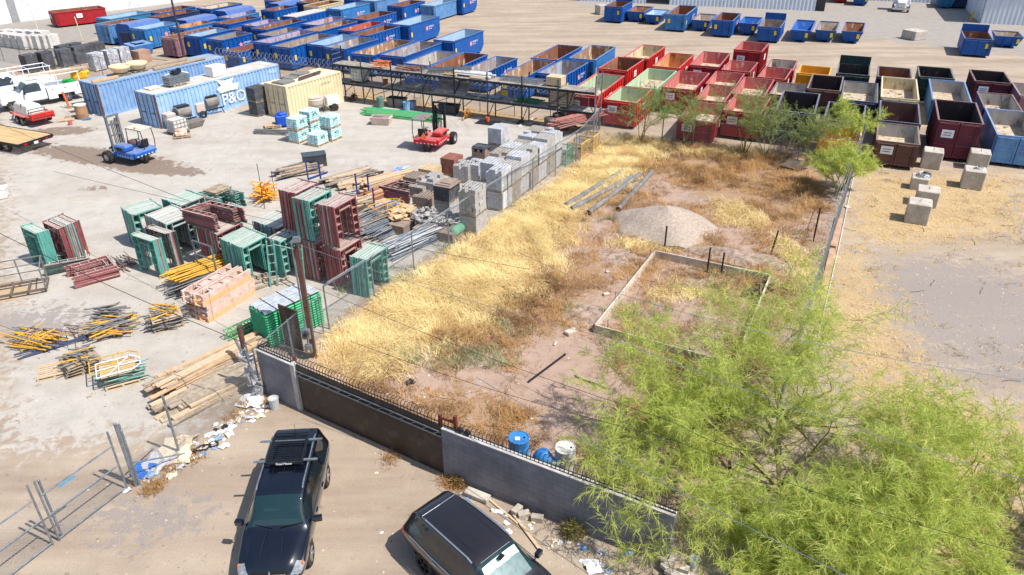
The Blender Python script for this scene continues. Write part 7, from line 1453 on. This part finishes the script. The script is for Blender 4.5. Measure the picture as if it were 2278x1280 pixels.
# ================= palo verde trees
bark=mat('green_brown_bark',S(150,150,84),S(112,104,72),5,.8); lm=attrmat('feathery_foliage',.7,.5,.3)
def tree(loc,seed,H,spread,nl,depth,strands,cols,label,sl=.36,trunk=.16,up=.55,slen=(1.,.74),grp=None,vis=None,bw=.0058,droop=.25,lmin=.45):
    r=random.Random(seed); rs_=np.random.RandomState(seed); t=T('palo_verde_tree',label,'tree',loc,0,grp); tb=MB(); lb=MB(); tips=[]
    def grow(p,d,Ln,rad,lv):
        n=4; q=p
        for i in range(n):
            d2=(d+Vector((r.uniform(-.22,.22),r.uniform(-.22,.22),r.uniform(-.12,.12)-(.05 if lv>2 else 0)))).normalized(); q2=q+d2*Ln/n; rr=rad*(1-.14*(i+1)); (tb if lv<2 else lb).tube(q,q2,rad*(1-.14*i),5 if lv<2 else 4,0,rr,caps=False)
            if lv>=depth-2: tips.append((q,q2,lv))
            if lv<depth and (i>0 or lv>1):
                for _ in range(1 if i<n-1 else 2):
                    if r.random()<.8:
                        a=r.uniform(0,6.28); s_=Vector((math.cos(a),math.sin(a),r.uniform(-.1,.7))); nd=(d2*.75+s_*.75).normalized(); grow(q2,nd,Ln*r.uniform(.6,.8),rr*.6,lv+1)
            q,d=q2,d2
    for k in range(nl):
        a=6.283*k/nl+r.uniform(-.4,.4); el=r.uniform(up-.15,up+.35); grow(Vector((.05*math.cos(a),.05*math.sin(a),.1)),Vector((math.cos(a)*spread,math.sin(a)*spread,el)).normalized(),H*r.uniform(.42,.6),trunk*r.uniform(.6,1.),0)
    tb.lathe([(trunk*1.3,-.1),(trunk*1.15,.15),(trunk*.7,.3)],8); tb.build('trunk',bark,t); lb.build('branch',bark,t)
    A=np.array([tuple(a) for a,b,l in tips]);B=np.array([tuple(b) for a,b,l in tips]); m=len(A); N=m*strands; i=np.repeat(np.arange(m),strands); u=rs_.rand(N)[:,None]; base=A[i]*(1-u)+B[i]*u; ax=(B-A)/np.maximum(np.linalg.norm(B-A,axis=1),1e-4)[:,None]
    d=ax[i]*1.0+rs_.normal(0,.75,(N,3)); d/=np.linalg.norm(d,axis=1)[:,None]; Ls=sl*rs_.uniform(.5,1.25,N)[:,None]; mid=base+d*Ls*.5; end=base+d*Ls; end[:,2]-=(droop*Ls[:,0]); mid[:,2]-=droop*.25*Ls[:,0]
    s=np.cross(d,rs_.normal(0,1,(N,3))); s/=np.maximum(np.linalg.norm(s,axis=1),1e-4)[:,None]; s*=bw
    V=np.stack([base-s,base+s,mid+s,mid-s,end],1).reshape(-1,3); k=np.arange(N)[:,None]*5; F3=np.stack([np.array([0,1,2])+k,np.array([0,2,3])+k,np.array([3,2,4])+k],1).reshape(-1,3)
    tone=rs_.rand(m)[i]; c=(cols[0]*(1-tone[:,None])+cols[1]*tone[:,None])*rs_.uniform(.75,1.2,(N,1)); yl_=rs_.rand(N)<.05; c[yl_]=cols[2]
    o=link('crown',npmesh('crown',V,F3,[lm],np.repeat(np.c_[c,np.ones(N)],5,0)),t); print('TREE',label[:20],m,N); return t
YG=[lin(166,186,84),lin(212,216,124),lin(238,226,120)]; OG=[lin(128,146,88),lin(164,172,108),lin(190,184,120)]
tree((8.3,16.8,0),3,5.6,1.3,8,4,8,YG,'large feathery palo verde tree behind long wall, biggest crown of lot',.34,.12)
tree((6.9,17.5,0),5,3.3,1.15,5,4,9,YG,'smaller palo verde leaning over wall beside white drum',.26,.09)
tree((9.5,20.4,0),8,4.4,1.2,7,4,3,YG,'palo verde with open crown reaching over ground form',.27,.1)
tree((13.4,14.2,0),13,3.4,1.35,6,4,5,YG,'palo verde spreading over straw ground at lower east corner',.3,.12)
tree((9.6,13.3,0),21,2.9,1.4,6,4,7,YG,'palo verde with low crown at frame bottom beyond wall end',.34,.1); tree((7.9,13.7,0),23,2.2,1.2,5,4,7,YG,'low palo verde overhanging end of long grey wall',.3,.07)
GRP=None
for i,(x,y,H,lb) in enumerate([(1425,318,2.9,'young palo verde at back fence closest to tan mesh bins'),(1522,322,2.7,'young palo verde at back fence before red dumpsters'),(1655,345,3.2,'wiry palo verde at back fence with dark bare trunk'),(1700,350,2.2,'thin palo verde sprig beside wiry one at back fence'),(1795,362,2.3,'small palo verde before navy dumpster'),(1872,425,2.3,'dense bushy palo verde at corner by yellow dumpster'),(1862,432,1.9,'second bushy palo verde hugging right fence corner'),(1868,345,2.3,'bright palo verde sprig before dark navy dumpster')]):
    tree(G(x,y),30+i,H*(1.3 if i!=5 else .95),.5 if i not in(5,6) else .7,4,3,6 if i<5 else 10,OG if i not in(5,6,7) else YG,lb,.32,.045,1.3,bw=.0075,grp=None)
# dry shrub before navy dumpster, and small bushes
def shrub(loc,seed,H,n,cols,label,cat='shrub'):
    r=random.Random(seed); rs_=np.random.RandomState(seed); t=T('dry_shrub',label,cat,loc); b=MB()
    for k in range(14):
        a=r.uniform(0,6.28); p=Vector((0,0,0)); d=Vector((math.cos(a)*.6,math.sin(a)*.6,r.uniform(.5,1.2))).normalized()
        for i in range(4): q=p+d*H*.3; b.tube(p,q,.012,4,caps=False); p=q; d=(d+Vector((r.uniform(-.3,.3),r.uniform(-.3,.3),r.uniform(-.2,.2)))).normalized()
    b.build('stem',bark,t); d=rs_.normal(0,1,(n,3)); d[:,2]=abs(d[:,2]); d/=np.linalg.norm(d,axis=1)[:,None]; rr=H*rs_.uniform(.25,1.,n)[:,None]**.6; c=d*rr; dd=rs_.normal(0,1,(n,3)); dd/=np.linalg.norm(dd,axis=1)[:,None]; s=np.cross(dd,d)*.012; e=c+dd*.16
    V=np.stack([c-s,c+s,e],1).reshape(-1,3); F3=np.arange(3*n).reshape(-1,3); C=cols[0]*(1-rs_.rand(n,1))+cols[1]*rs_.rand(n,1); link('crown',npmesh('crown',V,F3,[lm],np.repeat(np.c_[C,np.ones(n)],3,0)),t)
shrub(G(1745,345),1,1.1,2600,[lin(150,132,120),lin(126,106,96)],'dry grey shrub at foot of navy dumpster'); shrub(G(1275,1185),2,.45,900,[lin(126,128,70),lin(150,130,80)],'small olive shrub at foot of long grey wall'); shrub(G(1022,1075),3,.35,700,[lin(170,140,96),lin(140,112,70)],'dry bush at joint of brown gate and grey wall')
shrub(G(640,720),4,.7,700,[lin(170,150,100),lin(130,120,70)],'straggly dry weed among green tubes at wall corner')
# ================= litter
LC=[('white',S(226,226,224)),('pale blue',S(120,160,206)),('grey',S(190,190,196)),('cream',S(220,204,176)),('bright blue',S(40,110,200)),('pale pink',S(214,170,176)),('black',S(36,38,44)),('mint',S(130,200,180)),('red and white',S(206,90,80))]
LM=[mat('litter_'+a.replace(' ','_'),c,tuple(v*.8 for v in c[:3])+(1,),12,.6) for a,c in LC]; r=random.Random(77)
def scrap(p,i,s,label,name='litter_scrap',grp='litter along the fence',cat='litter'):
    b=MB(); n=4; V=[(x/n-.5+r.uniform(-.08,.08),(y/n-.5)*r.uniform(.6,1.),r.uniform(0,.32 if s<.6 else .14)*(1 if 0<x<n else .5)+.02) for x in range(n+1) for y in range(n+1)]
    b.add([(a*s,c*s,d*s) for a,c,d in V],[(x*(n+1)+y,(x+1)*(n+1)+y,(x+1)*(n+1)+y+1,x*(n+1)+y+1) for x in range(n) for y in range(n)]); o=b.build(name,LM[i],None,loc=p,rz=r.uniform(0,6)); tag(o,label,cat,grp)
for k in range(110):
    u=r.random()**.9; q=G(300,1075).lerp(G(590,885),u); q=q+Vector((r.gauss(.2,.28),r.gauss(-.15,.25),0)); i=r.choice([0,0,2,2,3,3,1,2,0,6]); scrap(q,i,r.uniform(.04,.34)**1.0,'%s litter scrap in dirt along leaning chain-link fence'%LC[i][0],grp=LC[i][0]+' litter along leaning fence')
for k in range(46):
    u=r.random(); q=G(1000,1080).lerp(G(1490,1290),u)+Vector((r.gauss(-.25,.3),r.gauss(-.35,.25),0)); i=r.choice([0,0,2,3,3,2,1]); scrap(q,i,r.uniform(.03,.2),'%s litter scrap at foot of long grey wall'%LC[i][0],grp=LC[i][0]+' litter at grey wall')
for k in range(40):
    q=G(r.uniform(800,1300),r.uniform(780,1000)) if k<16 else G(r.uniform(780,1250),r.uniform(1000,1260)) if k<26 else G(r.uniform(1360,1760),r.uniform(308,345)); i=r.choice([0,0,2,3]); scrap(q,i,r.uniform(.05,.13),'%s litter scrap alone on open dirt'%LC[i][0],grp=LC[i][0]+' litter on open dirt')
for k in range(30):
    q=G(r.uniform(1110,1290),r.uniform(262,285)+0); i=r.choice([0,2,2,6]); scrap(q,i,r.uniform(.2,.55),'%s plastic bag litter behind storage rack'%LC[i][0],grp=LC[i][0]+' litter behind rack')
scrap(G(322,1045),4,.75,'big crumpled bright blue sheet by gate post',grp=None); scrap(G(395,1003),3,1.3,'long pale rag draped at foot of lone fence post',grp=None); scrap(G(355,1030),2,1.0,'pale grey rag heaped beside blue sheet',grp=None); scrap(G(560,895),0,.9,'white cloth heap near dark wall corner',grp=None); scrap(G(578,928),3,.3,'flat cream card on dirt near wall corner',grp=None); scrap(G(650,1010)*0+G(912,852),6,.35,'black crumpled bag in weedy lot',grp=None); scrap(G(800,835),2,.4,'grey plastic bag in straw behind gate',grp=None); scrap(G(834,855),4,.25,'blue scrap in weeds behind gate',grp=None); scrap(G(1118,943),0,.3,'white plastic bag by tumbleweed near drums',grp=None)
scrap(G(1320,1262),0,.5,'white plastic bag heap near frame bottom by wall',grp=None); scrap(G(1400,1226),1,.3,'pale blue bag at foot of long wall',grp=None); scrap(G(838,1053),3,.12,'small yellow card on bare drive',grp=None)
tag(MB().cbox((0,0,.06),(.35,.13,.08)).build('pink_box',mat('hot_pink_card',S(226,110,170),None,9),None,loc=G(1148,1137),rz=.8,bev=.01),'hot pink box at foot of long wall','box'); tag(MB().cbox((0,0,.02),(.28,.14,.03)).lathe([(.0,.0),(.06,0),(.05,.08),(0,.08)],10,(-.2,.0,0)).build('paper_cup',whitet,None,loc=G(1110,1140),rz=-.2),'white paper cup and napkin near sport utility vehicle','cup')
t=T('child_bike','small dark toy bike fallen over in fence litter','bike',G(450,1000),.6); MB().path([(-.3,0,.08),(0,.1,.1),(.3,0,.08),(.1,-.2,.1),(-.3,0,.08)],.025).build('frame',blackp,t); MB().lathe([(.12,-.03),(.16,-.03),(.16,.03),(.12,.03)],14,(-.35,0,.05)).lathe([(.12,-.03),(.16,-.03),(.16,.03),(.12,.03)],14,(.38,-.02,.05)).build('wheel',rubber,t)
tag(MB().lathe([(0,0),(.15,0),(.18,.42),(.19,.42),(.19,.45),(.16,.44),(.15,.4),(0,.38)],16).build('trash_bucket',mat('grey_white_pail',S(186,190,190),S(160,164,166),4,.6),None,loc=G(612,908)),'pale grey pail beside dark wall corner','pail')
bucket(G(1542,1262),blob,'clear plastic jug in rubble at end of long wall',.14,.35)

P=clump(scatter(900,9,36,9,48,lambda P:(1-masks(P)['lot'])*.9*(vnoise(P,2.2,31)>.5)),16,.16); n_=len(P)
blades('open_ground_weeds',P,rs.uniform(.04,.18,n_),rs.uniform(.4,1.6,n_),mixc(n_,lin(176,164,118),lin(150,118,78),rs.rand(n_)),.008,'scattered dull weeds on open ground east of fence','weeds')
r=random.Random(9)
for k in range(11):
    q=G(r.uniform(1900,2270),r.uniform(480,900)); pts=[(0,0,.02)]; a=r.uniform(0,6)
    for j in range(4): a+=r.uniform(-.5,.5); pts.append((pts[-1][0]+.18*math.cos(a),pts[-1][1]+.18*math.sin(a),.03))
    tag(MB().path(pts,.01,4).build('dead_twig',dwood,None,loc=q),'dead twig lying on bare open ground east of fence','twig','dead twigs east of fence')
